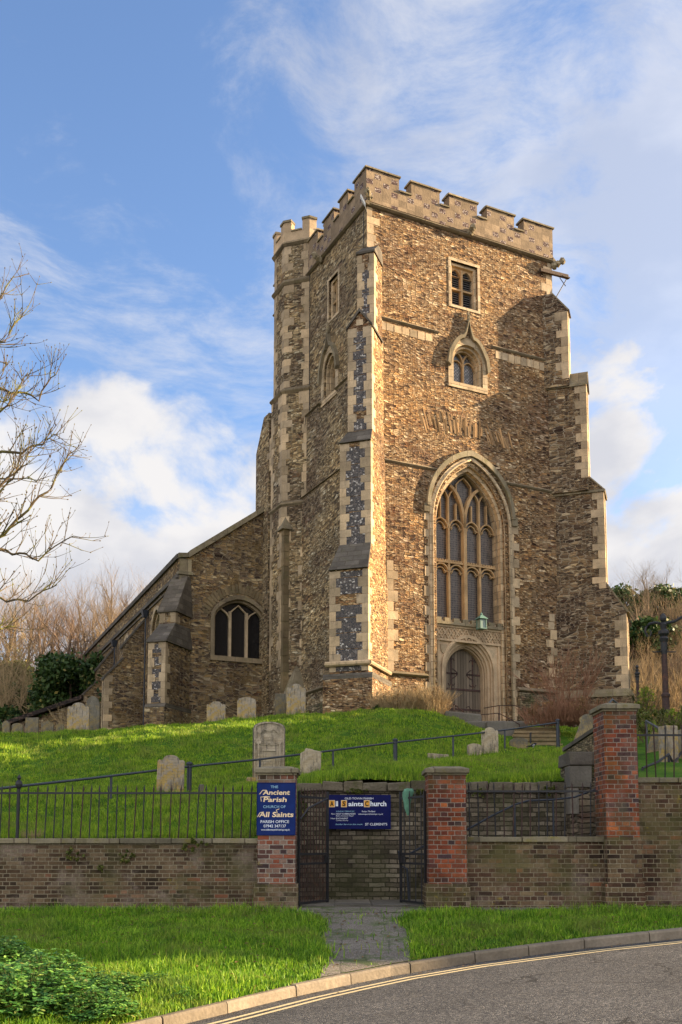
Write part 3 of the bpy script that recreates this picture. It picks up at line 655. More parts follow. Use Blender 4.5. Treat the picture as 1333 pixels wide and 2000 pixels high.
# trodden tarmac path from the kerb to the gate, with a pavement strip along the wall foot
def mk_path():
    m_, g = new_mat('worn_path'); obj = g.n('TexCoord').outputs['Object']
    v = g.n('TexVoronoi', {'feature': 'F1'}, Vector=obj, Scale=80.0)
    c = g.ramp(g.n('SeparateColor', None, Color=v.outputs['Color']).outputs[0], [(0, (0.11, 0.095, 0.078)), (0.6, (0.17, 0.148, 0.12)), (1, (0.28, 0.245, 0.20))])
    c = g.mix(g.m('MULTIPLY', g.sm(g.noise(obj, 2.2, 7.0, 0.75), 0.48, 0.60), 0.8), c, (0.075, 0.105, 0.03))
    sb = g.n('TexBrick', {'offset': 0.5}, Vector=g.warp(obj, 2.0, 0.08), Scale=1.0, Mortar_Size=0.012, Brick_Width=0.62, Row_Height=0.62, Color1=(0, 0, 0, 1), Color2=(1, 1, 1, 1), Bias=0.0)
    c = g.mix(1.0, c, g.ramp(sb.outputs[0], [(0, 0.9), (1, 1.12)]), 'MULTIPLY'); c = g.mix(g.m('MULTIPLY', sb.outputs[1], 0.3), c, (0.03, 0.035, 0.015))
    finish(g, c, 0.9, g.noise(obj, 30, 5, 0.7), 0.012, 1.0, 0.2); return m_
M['path'] = mk_path()
def path_edge(y):  # left and right edge of the path at distance y
    t = (y - 11.5) / 4.8
    l = -.18 - .10 * t + .05 * math.sin(y * 3.1); r = .92 - .05 * t + .06 * math.sin(y * 2.3 + 1)
    if y > 15.1: k = (y - 15.1) / .6; l -= .25 * k; r += .30 * k
    return l, r
vs = []; fs = []; Ys = np.arange(11.6, 16.75, .12)
for j, y in enumerate(Ys):
    l, r = path_edge(y)
    for i in range(9):
        x = l + (r - l) * i / 8; yy = max(y, float(kerb_y(x)) + .149); vs.append((x, yy, float(verge_z(x, yy)) + .012))
    if j: fs += [(9 * (j - 1) + i, 9 * (j - 1) + i + 1, 9 * j + i + 1, 9 * j + i) for i in range(8)]
tag(make_obj('path', vs, fs, M['path'], None, True), kind='structure')
pm = MB(); vs = []; fs = []
for j, x in enumerate(np.arange(-12, 14, .5)):
    for i, y in enumerate((15.85, 16.1, 16.6)): vs.append((x, y, float(verge_z(x, y)) + .018))
    if j: fs += [(3 * (j - 1) + i, 3 * j + i, 3 * j + i + 1, 3 * (j - 1) + i + 1) for i in range(2)]
tag(make_obj('pavement', vs, fs, M['path'], None, True), kind='structure')

# ------------------------------------------------------------------ the church
church = empty('church', (C0.x, C0.y, 0), A_ROT)
tag(church, 'tall medieval stone church with a battlemented tower above the grassy bank', 'church')
W = 10.12; DEPTH = 10.6
def FF(off=0.0): return lambda p, w, q: Vector((p, w - off, q))          # front plane, w runs inwards
def LF(off=0.0): return lambda p, w, q: Vector((w - off, p, q))          # side plane
def arch(u0, w, z0, zs, za, n=10):
    """pointed-arch outline from the bottom left over the apex to the bottom right"""
    h = za - zs; L = []
    if h >= w:
        R = (w * w + h * h) / (2 * w); a1 = math.asin(min(1, h / R))
        for i in range(n + 1):
            t = a1 * i / n; L.append((-w + R - R * math.cos(t), zs + R * math.sin(t)))
    else:
        for i in range(n + 1):
            x = -w * math.cos(math.pi / 2 * i / n); L.append((x, zs + h * (1 - (abs(x) / w) ** 1.7) ** .62))
    L[-1] = (0, za)
    R_ = [(-x, z) for x, z in L[-2::-1]]
    return [(u0 - w, z0)] + [(u0 + x, z) for x, z in L] + [(u0 + x, z) for x, z in R_] + [(u0 + w, z0)]

GW, BW, OW = 5.25, 5.06, 5.19      # centres of the great window, belfry window and ogee window
great = arch(GW, 1.86, 4.8, 14.3, 17.15, 12)
ogee_o = arch(OW, .80, 20.95, 22.0, 22.85, 8)
belf_o = [(BW - .72, 24.62), (BW - .72, 26.75), (BW + .72, 26.75), (BW + .72, 24.62)]
tw = MB()
tw.sheet([(0, 4.8), (0, 28.4), (W, 28.4), (W, 4.8)], [great, ogee_o, belf_o], FF(), [1.0, .75, .6])
tw.box(.9, W, 1.001, DEPTH - .01, 4.8, 28.39)      # core behind the openings
tw.build('tower_front_wall', M['rubble_front'], church)
# side wall with its three thickenings
sd_ = MB()
LB, LO = 3.36, 3.75
belf_l = [(LB - .50, 24.62), (LB - .50, 26.6), (LB + .50, 26.6), (LB + .50, 24.62)]
og_l = arch(LO, .62, 20.95, 22.2, 23.0, 8)
sd_.sheet([(0.0, 16.75), (0.0, 28.4), (DEPTH, 28.4), (DEPTH, 16.75)], [belf_l, og_l], LF(.02), [.55, .7])
sd_.box(-.30, 0.0, .0, 9.4, 4.8, 16.7)
sd_.box(-.14, .0, .3, LO - 1.0, 16.7, 20.8); sd_.box(-.14, .0, LO + 1.0, 9.0, 16.7, 20.8); sd_.box(-.14, .0, LO - 1.0, LO + 1.0, 16.7, 20.4)
sd_.build('tower_side_wall', M['rubble_side'], church)
bk_ = MB(); bk_.box(W + .001, W + .02, .001, DEPTH, 4.8, 28.4); bk_.box(.02, W - .02, DEPTH, DEPTH + .02, 4.8, 28.4); bk_.build('tower_back_wall', M['rubble_side'], church)

# string courses: a sloped top and an undercut
def string_poly(h0, pr, th=.16): return [(0, h0 + th * .9), (pr, h0 + th * .35), (pr, h0 + .06), (pr * .45, h0), (0, h0 - .02)]
def run(mb, p0, p1, z, pr, th, base=0.03):
    """string along p0->p1 (local u,v); the outward side is to the right of travel"""
    t = Vector((p1[0] - p0[0], p1[1] - p0[1])); L = t.length; t.normalize(); nrm = Vector((t.y, -t.x))
    prof = string_poly(0, pr, th); prof = [(-base, prof[0][1])] + prof + [(-base, prof[-1][1])]
    fr = lambda p, w, q: Vector((p0[0] + t.x * w + nrm.x * p, p0[1] + t.y * w + nrm.y * p, z + q))
    mb.prism(prof, 0, L, fr)
def srun(*a_, **k_): m_ = MB(); run(m_, *a_, **k_); m_.build('string_course', M['string_course'], church)
srun((-.16, -.0), (W + .16, -.0), 28.12, .17, .26)
srun((-.0, DEPTH), (-.0, -.17), 28.12, .17, .26)
srun((W, -.17), (W, DEPTH), 28.12, .17, .26)
srun((.2, 0), (3.62, 0), 23.02, .10, .17); srun((6.55, 0), (W, 0), 23.02, .10, .17)
srun((.3, 0), (GW - 1.62, 0), 16.56, .10, .16); srun((GW + 1.62, 0), (W, 0), 16.56, .10, .16)
srun((-.0, 6.6), (-.0, .1), 16.66, .38, .2, base=.05)
srun((-.0, 6.9), (-.0, LO + .82), 20.8, .22, .16); srun((0, LO - .82), (0, .4), 20.8, .22, .16)
srun((-.28, 9), (-.28, .4), 7.0, .16, .22); srun((GW + 2.35, 0), (W, 0), 6.9, .22, .26); srun((.4, 0), (GW - 2.35, 0), 7.2, .14, .2)
pl = MB(); pl.box(GW + 2.38, W + .3, -.16, .1, 4.6, 6.86); pl.box(-.40, 0, .3, 9, 4.6, 6.4); pl.build('plinth', M['rubble_retaining'], church)

# parapet with five merlons on the front
pp = MB(); cp_ = MB()
PZ0, PZC, PZM = 28.34, 29.28, 29.88
OUT = .06
pp.box(-OUT, W + OUT, -OUT, .42, PZ0, PZC); pp.box(-OUT, .42, .42, DEPTH, PZ0, PZC); pp.box(W - .42, W + OUT, .42, DEPTH, PZ0, PZC); pp.box(.42, W - .42, DEPTH - .42, DEPTH + OUT, PZ0, PZC)
def cope(mb, x0, x1, y0, y1, z):
    e = .07; mb.box(x0 - e, x1 + e, y0 - e, y1 + e, z, z + .07)
    mb.hexa([Vector((x0 - e, y0 - e, z + .071)), Vector((x1 + e, y0 - e, z + .071)), Vector((x1 + e, y1 + e, z + .071)), Vector((x0 - e, y1 + e, z + .071))],
            [Vector((x0, (y0 * 1.2 + y1 * .8) / 2 - .02, z + .19)), Vector((x1, (y0 * 1.2 + y1 * .8) / 2 - .02, z + .19)), Vector((x1, (y0 * .8 + y1 * 1.2) / 2 + .02, z + .19)), Vector((x0, (y0 * .8 + y1 * 1.2) / 2 + .02, z + .19))])
fm = [(-OUT, 1.60), (2.24, 3.74), (4.26, 5.79), (6.35, 7.90), (8.47, W + OUT)]
for i, (x0, x1) in enumerate(fm):
    pp.box(x0, x1, -OUT + .001, .419, PZC, PZM); cope(cp_, x0, x1, -OUT, .42, PZM)
    if i: cope(cp_, fm[i - 1][1] + .08, x0 - .08, -OUT, .42, PZC - .06)
lm = [(.42, 1.12), (1.75, 2.66), (3.25, 4.4), (5.05, 6.3), (7.6, 8.7), (9.6, DEPTH)]
for (y0, y1) in lm:
    for (x0, x1) in ((-OUT + .001, .42), (W - .42, W + OUT - .001)):
        pp.box(x0, x1, y0, y1, PZC, PZM); cope(cp_, x0, x1, y0 + (.08 if y0 < 1 else 0), y1, PZM)
for i in range(1, len(lm)):
    cope(cp_, -OUT, .42, lm[i - 1][1] + .08, lm[i][0] - .08, PZC - .06); cope(cp_, W - .42, W + OUT, lm[i - 1][1] + .08, lm[i][0] - .08, PZC - .06)
for k in range(4): x0 = 1.6 + k * 2.1; pp.box(x0, x0 + 1.3, DEPTH - .42, DEPTH + OUT - .001, PZC, PZM); cope(cp_, x0, x0 + 1.3, DEPTH - .42, DEPTH + OUT, PZM)
pp.build('parapet', M['parapet'], church); cp_.build('parapet_coping', M['coping'], church)
rf = MB(); rf.box(.3, W - .3, .3, DEPTH - .3, 28.402, 28.7); rf.build('tower_roof', M['lead'], church)

# quoin stacks: alternating long and short blocks that wrap a corner
def quoins(mb, c, e1, e2, z0, z1, rng, hh=.34, long_=.46, short=.26, proud=.014, swap=0, out=1):
    """c corner point (u,v); e1,e2 unit vectors along the two faces, away from the corner"""
    z = z0; k = swap; e1 = Vector(e1); e2 = Vector(e2)
    while z < z1 - .12:
        h = min(hh * rng.uniform(.8, 1.25), z1 - z); h = h if z1 - z - h > .15 else z1 - z
        l1, l2 = (long_, short) if k % 2 else (short, long_)
        l1 *= rng.uniform(.7, 1.2); l2 *= rng.uniform(.7, 1.2)
        if rng.random() < .07: z += h; k += 1; continue
        proud_ = proud * rng.uniform(.1, 1.6); o = Vector((c[0], c[1])) - e1 * proud_ - e2 * proud_
        P4 = [o, o + e1 * (l1 + proud), o + e1 * (l1 + proud) + e2 * (l2 + proud), o + e2 * (l2 + proud)]
        mb.hexa([Vector((p.x, p.y, z + .006)) for p in P4], [Vector((p.x, p.y, z + h - .006)) for p in P4])
        z += h; k += 1
ev = Vector((1, -1)) / S2; dv = Vector((-1, -1)) / S2
rq = random.Random(3)
qt = MB()
quoins(qt, (0, 0), (1, 0), (0, 1), 26.2, 28.1, rq, .38, .62, .34)
qt.build('dressed_stonework', M['ashlar'], church); qt = MB()
quoins(qt, (W, 0), (-1, 0), (0, 1), 26.3, 28.1, rq, .36, .55, .3)
qt.build('dressed_stonework', M['ashlar'], church); qt = MB()
for (u_, z_, w_, h_) in [(9.62, 10.35, .30, .36), (9.55, 9.98, .34, .35), (9.66, 9.5, .42, .46), (9.42, 9.12, .42, .36), (9.68, 8.75, .36, .36), (9.45, 8.35, .36, .38), (9.55, 7.75, .34, .40), (9.5, 7.25, .3, .32)]:
    qt.box(u_ - .1, u_ - .1 + w_, -.015, .02, z_, z_ + h_ - .01)
# pale patchwork courses below the middle string
qt.build('dressed_stonework', M['ashlar'], church); qt = MB()
for k in range(7): qt.box(.55 + k * .40, .55 + k * .40 + .36, -.012, .02, 22.55 + rq.uniform(-.02, .02), 22.9)
qt.build('dressed_stonework', M['ashlar'], church); qt = MB()
for k in range(9): qt.box(6.75 + k * .36, 6.75 + k * .36 + .33, -.012, .02, 22.55 + rq.uniform(-.03, .02), 22.92)
qt.build('dressed_stonework', M['ashlar'], church)

# buttresses ---------------------------------------------------------------
def diag(c, out, cross): return lambda p: Vector((c[0] + cross.x * p.x + out.x * p.y, c[1] + cross.y * p.x + out.y * p.y, p.z))
def slope_cap(mb, x0, x1, y_in, y_out, z_hi, z_lo, fr, over=.06, drip=.12, xi0=None, xi1=None, body=None, th=.09):
    if body is not None:
        xi0 = x0 if xi0 is None else xi0; xi1 = x1 if xi1 is None else xi1; q = lambda L: [fr(Vector(p)) for p in L]
        body.hexa(q([(x0, -.5, z_lo), (x1, -.5, z_lo), (x1, y_out, z_lo), (x0, y_out, z_lo)]), q([(xi0, -.5, z_hi), (xi1, -.5, z_hi), (xi1, y_in, z_hi), (xi0, y_in, z_hi)]))
        d = Vector((z_hi - z_lo, y_out - y_in)).normalized() * th      # slab lying on the slope
        mb.hexa(q([(x0 - over, y_out + .03, z_lo - .02), (x1 + over, y_out + .03, z_lo - .02), (xi1 + over * .6, y_in, z_hi), (xi0 - over * .6, y_in, z_hi)]),
                q([(x0 - over, y_out + .03 + d.x, z_lo - .02 + d.y * .3), (x1 + over, y_out + .03 + d.x, z_lo - .02 + d.y * .3), (xi1 + over * .6, y_in + d.x * .6, z_hi + d.y * .6), (xi0 - over * .6, y_in + d.x * .6, z_hi + d.y * .6)]))
        return
    xi0 = x0 if xi0 is None else xi0; xi1 = x1 if xi1 is None else xi1
    B = [(x0 - over, -.5, z_lo), (x1 + over, -.5, z_lo), (x1 + over, y_out + over, z_lo), (x0 - over, y_out + over, z_lo)]
    B2 = [(a_, b_, z_lo + drip) for a_, b_, _ in B]; T = [(xi0 - .01, -.5, z_hi), (xi1 + .01, -.5, z_hi), (xi1 + .01, y_in + .01, z_hi), (xi0 - .01, y_in + .01, z_hi)]
    mb.hexa([fr(Vector(p)) for p in B], [fr(Vector(p)) for p in B2]); mb.hexa([fr(Vector((a_, b_, c_ + .001))) for a_, b_, c_ in B2], [fr(Vector(p)) for p in T])
def gable_cap(mb, x0, x1, y_out, z_e, z_r, fr, over=.07):
    xm = (x0 + x1) / 2; th = .12
    P_ = [(x0 - over, z_e - .10), (x0 - over, z_e), (xm, z_r + .05), (x1 + over, z_e), (x1 + over, z_e - .10), (xm, z_r - .10)]
    mb.prism(P_, -.4, y_out + over, lambda p, w, q: fr(Vector((p, w, q))))
nb = diag((0, 0), dv, ev)
b1 = empty('buttress'); b1.parent = church
m1 = MB()
STG = [(4.6, 6.6, 2.32, -1.20, .88), (6.6, 11.1, 2.22, -.94, .69), (11.1, 16.7, 1.53, -.73, .60), (16.7, 21.9, 1.20, -.49, .56), (21.9, 25.5, .70, -.22, .52)]
for (z0, z1, D_, xl, xr) in STG: m1.box(xl, xr, -.6, D_, z0 + .001, z1, nb)
# gable tympanum and raking tops
m1.prism([(-.49, 21.9), (.56, 21.9), (.035, 22.7)], -.4, 1.19, lambda p, w, q: nb(Vector((p, w, q))))
c1 = MB()
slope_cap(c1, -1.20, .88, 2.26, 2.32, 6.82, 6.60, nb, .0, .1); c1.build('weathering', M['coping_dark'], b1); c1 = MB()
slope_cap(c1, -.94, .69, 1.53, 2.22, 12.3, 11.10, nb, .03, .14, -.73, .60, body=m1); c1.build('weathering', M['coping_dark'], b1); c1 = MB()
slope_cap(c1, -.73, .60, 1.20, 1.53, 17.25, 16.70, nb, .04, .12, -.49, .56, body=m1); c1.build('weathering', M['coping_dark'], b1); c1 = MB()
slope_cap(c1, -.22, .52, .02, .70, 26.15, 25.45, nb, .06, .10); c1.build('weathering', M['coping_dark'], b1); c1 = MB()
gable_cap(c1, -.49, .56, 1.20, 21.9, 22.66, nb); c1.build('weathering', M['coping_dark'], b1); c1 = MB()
m1.build('buttress_body', M['rubble_front'], b1)
rl = MB()
rl.tube([nb(Vector(p)) for p in ((-1.04, -.6, 7.22), (-1.04, 2.32, 7.22))], .10, 8); rl.tube([nb(Vector(p)) for p in ((-1.10, 2.30, 7.22), (.80, 2.30, 7.22))], .11, 8); rl.tube([nb(Vector(p)) for p in ((.77, 2.36, 7.22), (.77, -.6, 7.22))], .10, 8)
rl.build('roll_moulding', M['ashlar'], b1)
def end_quoins(mb, fr, xl, xr, D_, z0, z1, rng, long_, short, side_mb=None):
    for sgn, x in ((1, xl), (-1, xr)):
        z = z0; k = 0
        while z < z1 - .1:
            h = min(rng.uniform(.30, .44), z1 - z); h = h if z1 - z - h > .15 else z1 - z
            l = (long_ if k % 2 else short) * rng.uniform(.9, 1.1); l2 = (.22 if k % 2 else .42) * rng.uniform(.8, 1.2)
            xa, xb = (x - .014, x + l) if sgn > 0 else (x - l, x + .014)
            mb.box(xa, xb, D_ - l2, D_ + .014, z + .005, z + h - .005, fr); z += h; k += 1
        if side_mb is not None and sgn > 0: mb.build('dressed_stonework', M['ashlar'], side_mb); mb.v = []; mb.f = []
q1 = MB(); fl = MB(); rr = random.Random(11)
for (z0, z1, D_, xl, xr), (lo, sh) in zip([(6.9, 11.05, 2.22, -.94, .69), (12.3, 16.66, 1.53, -.73, .60), (17.3, 21.85, 1.20, -.49, .56), (21.95, 25.4, .70, -.22, .52)], [(.46, .26), (.44, .26), (.36, .24), (.30, .20)]):
    q1 = MB(); end_quoins(q1, nb, xl, xr, D_, z0, z1, rr, lo, sh, b1); q1.build('dressed_stonework', M['ashlar'], b1); q1 = MB()
    z = z0 + .02
    while z < z1 - .2:
        h = min(rr.uniform(.3, .8), z1 - z - .02)
        if True:
            if rr.random() < .85: fl.box(xl + .2, xr - .2, D_ - .05, D_ + .006, z, z + h - .03, nb)
        z += h
q1.box(-.12, .18, 1.15, 1.212, 21.95, 22.2, nb)
q1.build('dressed_stonework', M['ashlar'], b1); fl.build('flint_panel', M['flint'], b1)
# the long jamb stones where this buttress meets the front wall
jq = MB(); z = 7.3; k = 0
while z < 11.9:
    h = rq.uniform(.36, .52); jq.box(.90, 1.08 + (.36 if k % 2 else .14), -.02, .02, z, z + h - .012); z += h; k += 1
jq.build('dressed_stonework', M['ashlar'], church)

rb = diag((W, 0), ev, dv)        # x: towards the viewer, y: outwards
b2 = empty('buttress'); b2.parent = church
m2 = MB()
RST = [(4.6, 6.7, 3.16, -1.5, .30), (6.7, 10.6, 3.02, -1.4, .14), (10.6, 16.5, 2.15, -1.2, .06), (16.5, 21.65, 1.50, -.75, .27), (21.65, 25.4, .74, -.4, .42)]
for (z0, z1, D_, xl, xr) in RST: m2.box(xl, xr, -.6, D_, z0 + .001, z1, rb)
m2.prism([(-.75, 21.65), (.27, 21.65), (-.24, 22.4)], -.4, 1.49, lambda p, w, q: rb(Vector((p, w, q))))
c2 = MB()
slope_cap(c2, -1.5, .30, 3.05, 3.16, 7.05, 6.70, rb, .06, .16); c2.build('weathering', M['coping'], b2); c2 = MB()
slope_cap(c2, -1.4, .14, 2.13, 3.02, 12.05, 10.60, rb, .02, .02, -1.2, .06, body=m2); c2.build('weathering', M['coping'], b2); c2 = MB()
slope_cap(c2, -1.2, .06, 1.50, 2.15, 17.15, 16.50, rb, .02, .13, -.75, .20, body=m2); c2.box(-1.28, .14, -.5, 2.23, 16.40, 16.52, rb); c2.build('weathering', M['coping'], b2); c2 = MB()
slope_cap(c2, -.4, .42, .02, .74, 26.35, 25.40, rb, .02, .08, body=m2); c2.build('weathering', M['coping'], b2); c2 = MB()
gable_cap(c2, -.75, .27, 1.50, 21.7, 22.45, rb); c2.build('weathering', M['coping'], b2); c2 = MB()
m2.build('buttress_body', M['rubble_buttress'], b2)
q2 = MB(); q2b = MB()
for (z0, z1, D_, xl, xr), (lo, sh) in zip([(7.0, 10.4, 3.02, -1.4, .14), (10.9, 16.4, 2.15, -1.2, .06), (17.1, 21.6, 1.50, -.75, .27), (22.0, 25.35, .74, -.4, .42)], [(.46, .28), (.36, .24), (.34, .22), (.3, .2)]):
    z = z0; k = 0
    while z < z1 - .1:
        h = min(rr.uniform(.3, .5), z1 - z); h = h if z1 - z - h > .15 else z1 - z
        l2 = (.56 if k % 2 else .30) * rr.uniform(.9, 1.1)
        q2.box(xr - .3, xr + .014, D_ - l2, D_ + .014, z + .005, z + h - .005, rb); q2b.box(xl - .014, xl + .3, D_ - l2, D_ + .014, z + .005, z + h - .005, rb)
        z += h; k += 1
    q2.build('dressed_stonework', M['ashlar'], b2); q2b.build('dressed_stonework', M['ashlar'], b2); q2 = MB(); q2b = MB()

# stair turret --------------------------------------------------------------
tur = empty('stair_turret'); tur.parent = church
TC = (.655, 7.765)
def octa(ap, z): return [Vector((TC[0] + ap / math.cos(math.pi / 8) * math.cos(math.radians(22.5 + 45 * i)), TC[1] + ap / math.cos(math.pi / 8) * math.sin(math.radians(22.5 + 45 * i)), z)) for i in range(8)]
tm = MB()
tm.hexa(octa(1.72, 4.6), octa(1.72, 16.6)); tm.hexa(octa(1.70, 16.601), octa(1.70, 22.3)); tm.hexa(octa(1.605, 22.301), octa(1.605, 30.2))
tm.build('turret_wall', M['rubble_side'], tur)
ts_ = MB()
for z, ap in ((16.5, 1.80), (22.25, 1.80), (27.95, 1.74), (30.0, 1.74)): ts_.hexa(octa(ap - .1, z - .1), octa(ap, z)); ts_.hexa(octa(ap, z + .001), octa(ap, z + .07)); ts_.hexa(octa(ap, z + .071), octa(ap - .13, z + .2))
ts_.build('string_course', M['string_course'], tur)
tp = MB(); tcp = MB()
def oct_wall(mb, ap, th, z0, z1, gaps=None):
    o = octa(ap, 0); i_ = octa(ap - th, 0)
    for k in range(8):
        a0, a1, b0, b1_ = o[k], o[(k + 1) % 8], i_[k], i_[(k + 1) % 8]
        segs = [(0, 1)] if gaps is None else gaps
        for s0, s1 in segs:
            q = [a0.lerp(a1, s0), a0.lerp(a1, s1), b0.lerp(b1_, s1), b0.lerp(b1_, s0)]
            mb.hexa([Vector((p.x, p.y, z0)) for p in q], [Vector((p.x, p.y, z1)) for p in q])
oct_wall(tp, 1.66, .32, 30.15, 30.62); oct_wall(tp, 1.66, .32, 30.621, 31.15, [(0, .28), (.72, 1)])
oct_wall(tcp, 1.72, .42, 31.151, 31.26, [(0, .30), (.70, 1)]); oct_wall(tcp, 1.71, .40, 30.622, 30.69, [(.30, .70)])
tp.build('turret_parapet', M['ashlar_panel'], tur); tcp.build('turret_coping', M['coping'], tur)
tq = MB(); dirs = [Vector((math.cos(math.radians(22.5 + 45 * i)), math.sin(math.radians(22.5 + 45 * i)))) for i in range(8)]
for k in (2, 3, 4, 5):
    for (ap, z0, z1) in ((1.605, 22.5, 27.85), (1.605, 28.15, 29.9), (1.70, 16.7, 22.15), (1.72, 8.5, 16.4)):
        o = octa(ap, 0); p = o[k]; t1 = (o[(k + 1) % 8] - p).normalized(); t2 = (o[(k - 1) % 8] - p).normalized()
        quoins(tq, (p.x, p.y), (t1.x, t1.y), (t2.x, t2.y), z0, z1, rq, .40, .44, .26)
    tq.build('dressed_stonework', M['ashlar'], tur); tq = MB()
quoins(tq, (-.0, 6.05), (0, -1), (1, 0), 21.0, 27.9, rq, .45, .34, .28)
tq.build('dressed_stonework', M['ashlar'], tur)
cs = MB(); xo = TC[0] - 1.70 - .012                # pale cross let into the turret
for dy, dz_ in ((0, 0), (0, .34), (0, -.34), (0, -.68), (.32, 0), (-.32, 0), (0, .68)): cs.box(xo, xo + .05, 8.55 + dy - .15, 8.55 + dy + .15, 19.6 + dz_ - .16, 19.6 + dz_ + .16)
cs.build('cross_stone', M['ashlar'], tur)
nbw = MB(); nbw.box(-1.05, .4, 8.8, 10.55, 4.8, 20.3); nbw.hexa([Vector(p) for p in ((-1.05, 8.8, 20.301), (.4, 8.8, 20.301), (.4, 10.55, 20.301), (-1.05, 10.55, 20.301))], [Vector(p) for p in ((-1.05, 8.8, 21.9), (.4, 8.8, 21.9), (.4, 9.5, 21.9), (-1.05, 9.5, 21.9))])
nbw.build('turret_buttress', M['rubble_side'], church)
# mossy ochre pier tucked between the turret and the side wall
pr_ = MB(); z = 5.2; k = 0
while z < 15.2:
    h = rq.uniform(.34, .5); w_ = .012 * (k % 2)
    pr_.box(-1.05 - w_, -.29, 6.75 - w_, 7.3, z, z + h - .012); z += h; k += 1
pr_.build('mossy_pier', M['old_quoin'], church)
pc = MB(); pc.hexa([Vector(p) for p in ((-1.2, 6.6, 15.2), (-.3, 6.6, 15.2), (-.3, 7.3, 15.2), (-1.2, 7.3, 15.2))], [Vector(p) for p in ((-.9, 6.9, 15.9), (-.3, 6.9, 15.9), (-.3, 7.3, 15.9), (-.9, 7.3, 15.9))])
pc.hexa([Vector(p) for p in ((-1.25, 5.6, 6.6), (-.3, 5.6, 6.6), (-.3, 6.8, 6.6), (-1.25, 6.8, 6.6))], [Vector(p) for p in ((-.45, 6.5, 8.6), (-.3, 6.5, 8.6), (-.3, 6.8, 8.6), (-.45, 6.8, 8.6))])
pc.build('pier_cap', M['coping'], church)
cab = MB(); cab.tube([(-.06, .22, 28.0), (-.04, .26, 27.0), (-.05, .3, 26.3)], .014, 4); cab.tube([(-.05, 6.02, 28.1), (-.05, 6.02, 21.0), (-.2, 6.15, 20.8), (-.19, 6.6, 16.9)], .016, 4); cab.build('cable', M['iron'], church)

# great west window ----------------------------------------------------------
gw = empty('great_window'); gw.parent = church
T_ = 0.64
hood = MB(); hood.ring(arch(GW, 2.18, 14.9, 14.9, 17.52, 12)[1:-1], arch(GW, 2.36, 14.9, 14.9, 17.78, 12)[1:-1], -.16, .03, FF())
hood.box(GW - 2.5, GW - 2.2, -.12, .05, 14.6, 14.98); hood.box(GW + 2.2, GW + 2.5, -.12, .05, 14.6, 14.98)
hood.build('hood_mould', M['coping'], gw)
jm = MB()
o3 = arch(GW, 2.20, 5.2, 14.35, 17.53, 14); o2 = arch(GW, 2.05, 5.2, 14.33, 17.36, 14); o1 = arch(GW, 1.87, 5.2, 14.3, 17.14, 14); o0 = arch(GW, 1.72, 5.2, 14.25, 16.93, 14); oi = arch(GW, 1.66, 5.2, 14.2, 16.85, 14)
jm.ring(o2, o3, -.05, .3, FF()); jm.ring(o1, o2, .05, .4, FF(), splay=o1); jm.ring(o0, o1, .20, .62, FF()); jm.ring(oi, o0, .42, .75, FF())
jm.build('arch_moulding', M['ashlar_jamb'], gw)
ro = MB()
for sx_ in (-1, 1):
    for r_, p_ in ((2.05, -.06), (1.87, .06)): ro.tube([(GW + sx_ * r_, p_, 5.4), (GW + sx_ * r_, p_, 14.35)] + [(GW + sx_ * abs(GW - x), p_, z_) for x, z_ in arch(GW, r_, 5.2, 14.35, 17.14 + (r_ - 1.87) * 1.2, 14)[2:16]], .045, 6)
ro.build('roll_moulding', M['ashlar_jamb'], gw, smooth=True)
jb = MB(); z = 5.3; k = 0
while z < 14.6:
    h = rq.uniform(.34, .50)
    for sx_ in (-1, 1):
        ext = (.40 if k % 2 else .12) * rq.uniform(.8, 1.1)
        if sx_ < 0: ext *= .7
        x0, x1 = sorted((GW + sx_ * 2.19, GW + sx_ * (2.20 + ext))); jb.box(x0, x1, -.02, .03, z, z + h - .012)
    z += h; k += 1
jb.build('dressed_stonework', M['ashlar'], gw)
def glass_sheet(name, outline, fr, d, mat, par):
    mb = MB(); mb.prism(outline, d, d + .02, fr); return mb.build(name, mat, par)
glass_sheet('glass', arch(GW, 1.64, 9.95, 14.2, 16.82, 12), FF(), T_ + .10, M['glass'], gw)
tr_ = MB(); fT = FF()
ZL, ZT, ZS = 9.98, 12.62, 14.35
tr_.box(GW - .085, GW + .085, T_ - .16, T_ + .09, ZL, ZS)
for sx_ in (-1, 1): tr_.box(GW + sx_ * .83 - .05, GW + sx_ * .83 + .05, T_ - .09, T_ + .09, ZL, ZS + .15)
for sx_ in (-1, 1):   # Y branches from the centre mullion
    pts_ = [(GW + sx_ * (1.02 * (1 - math.cos(t))), ZS + 2.0 * math.sin(t) * .98) for t in np.linspace(0, 1.32, 10)]
    tr_.bar(pts_, .13, T_ - .14, T_ + .09, fT)
    for off in (.415, 1.245): tr_.bar([(GW + sx_ * off, ZS + .30), (GW + sx_ * off, ZS + (1.25 if off > 1 else 1.1))], .065, T_ - .07, T_ + .09, fT)
    tr_.bar([(GW + sx_ * .83, ZS + .1), (GW + sx_ * .83, ZS + 1.35)], .085, T_ - .08, T_ + .09, fT)
    for s3 in (-1, 1): tr_.bar([(GW + sx_ * .83 + s3 * .30, ZS + 1.75), (GW + sx_ * .83 + s3 * .12, ZS + 1.55), (GW + sx_ * .83, ZS + 1.3)], .055, T_ - .07, T_ + .09, fT)
for s3 in (-1, 1): tr_.bar([(GW + s3 * .40, 15.75), (GW + s3 * .40, 16.35), (GW + s3 * .22, 16.55), (GW, 16.72)], .06, T_ - .07, T_ + .09, fT)
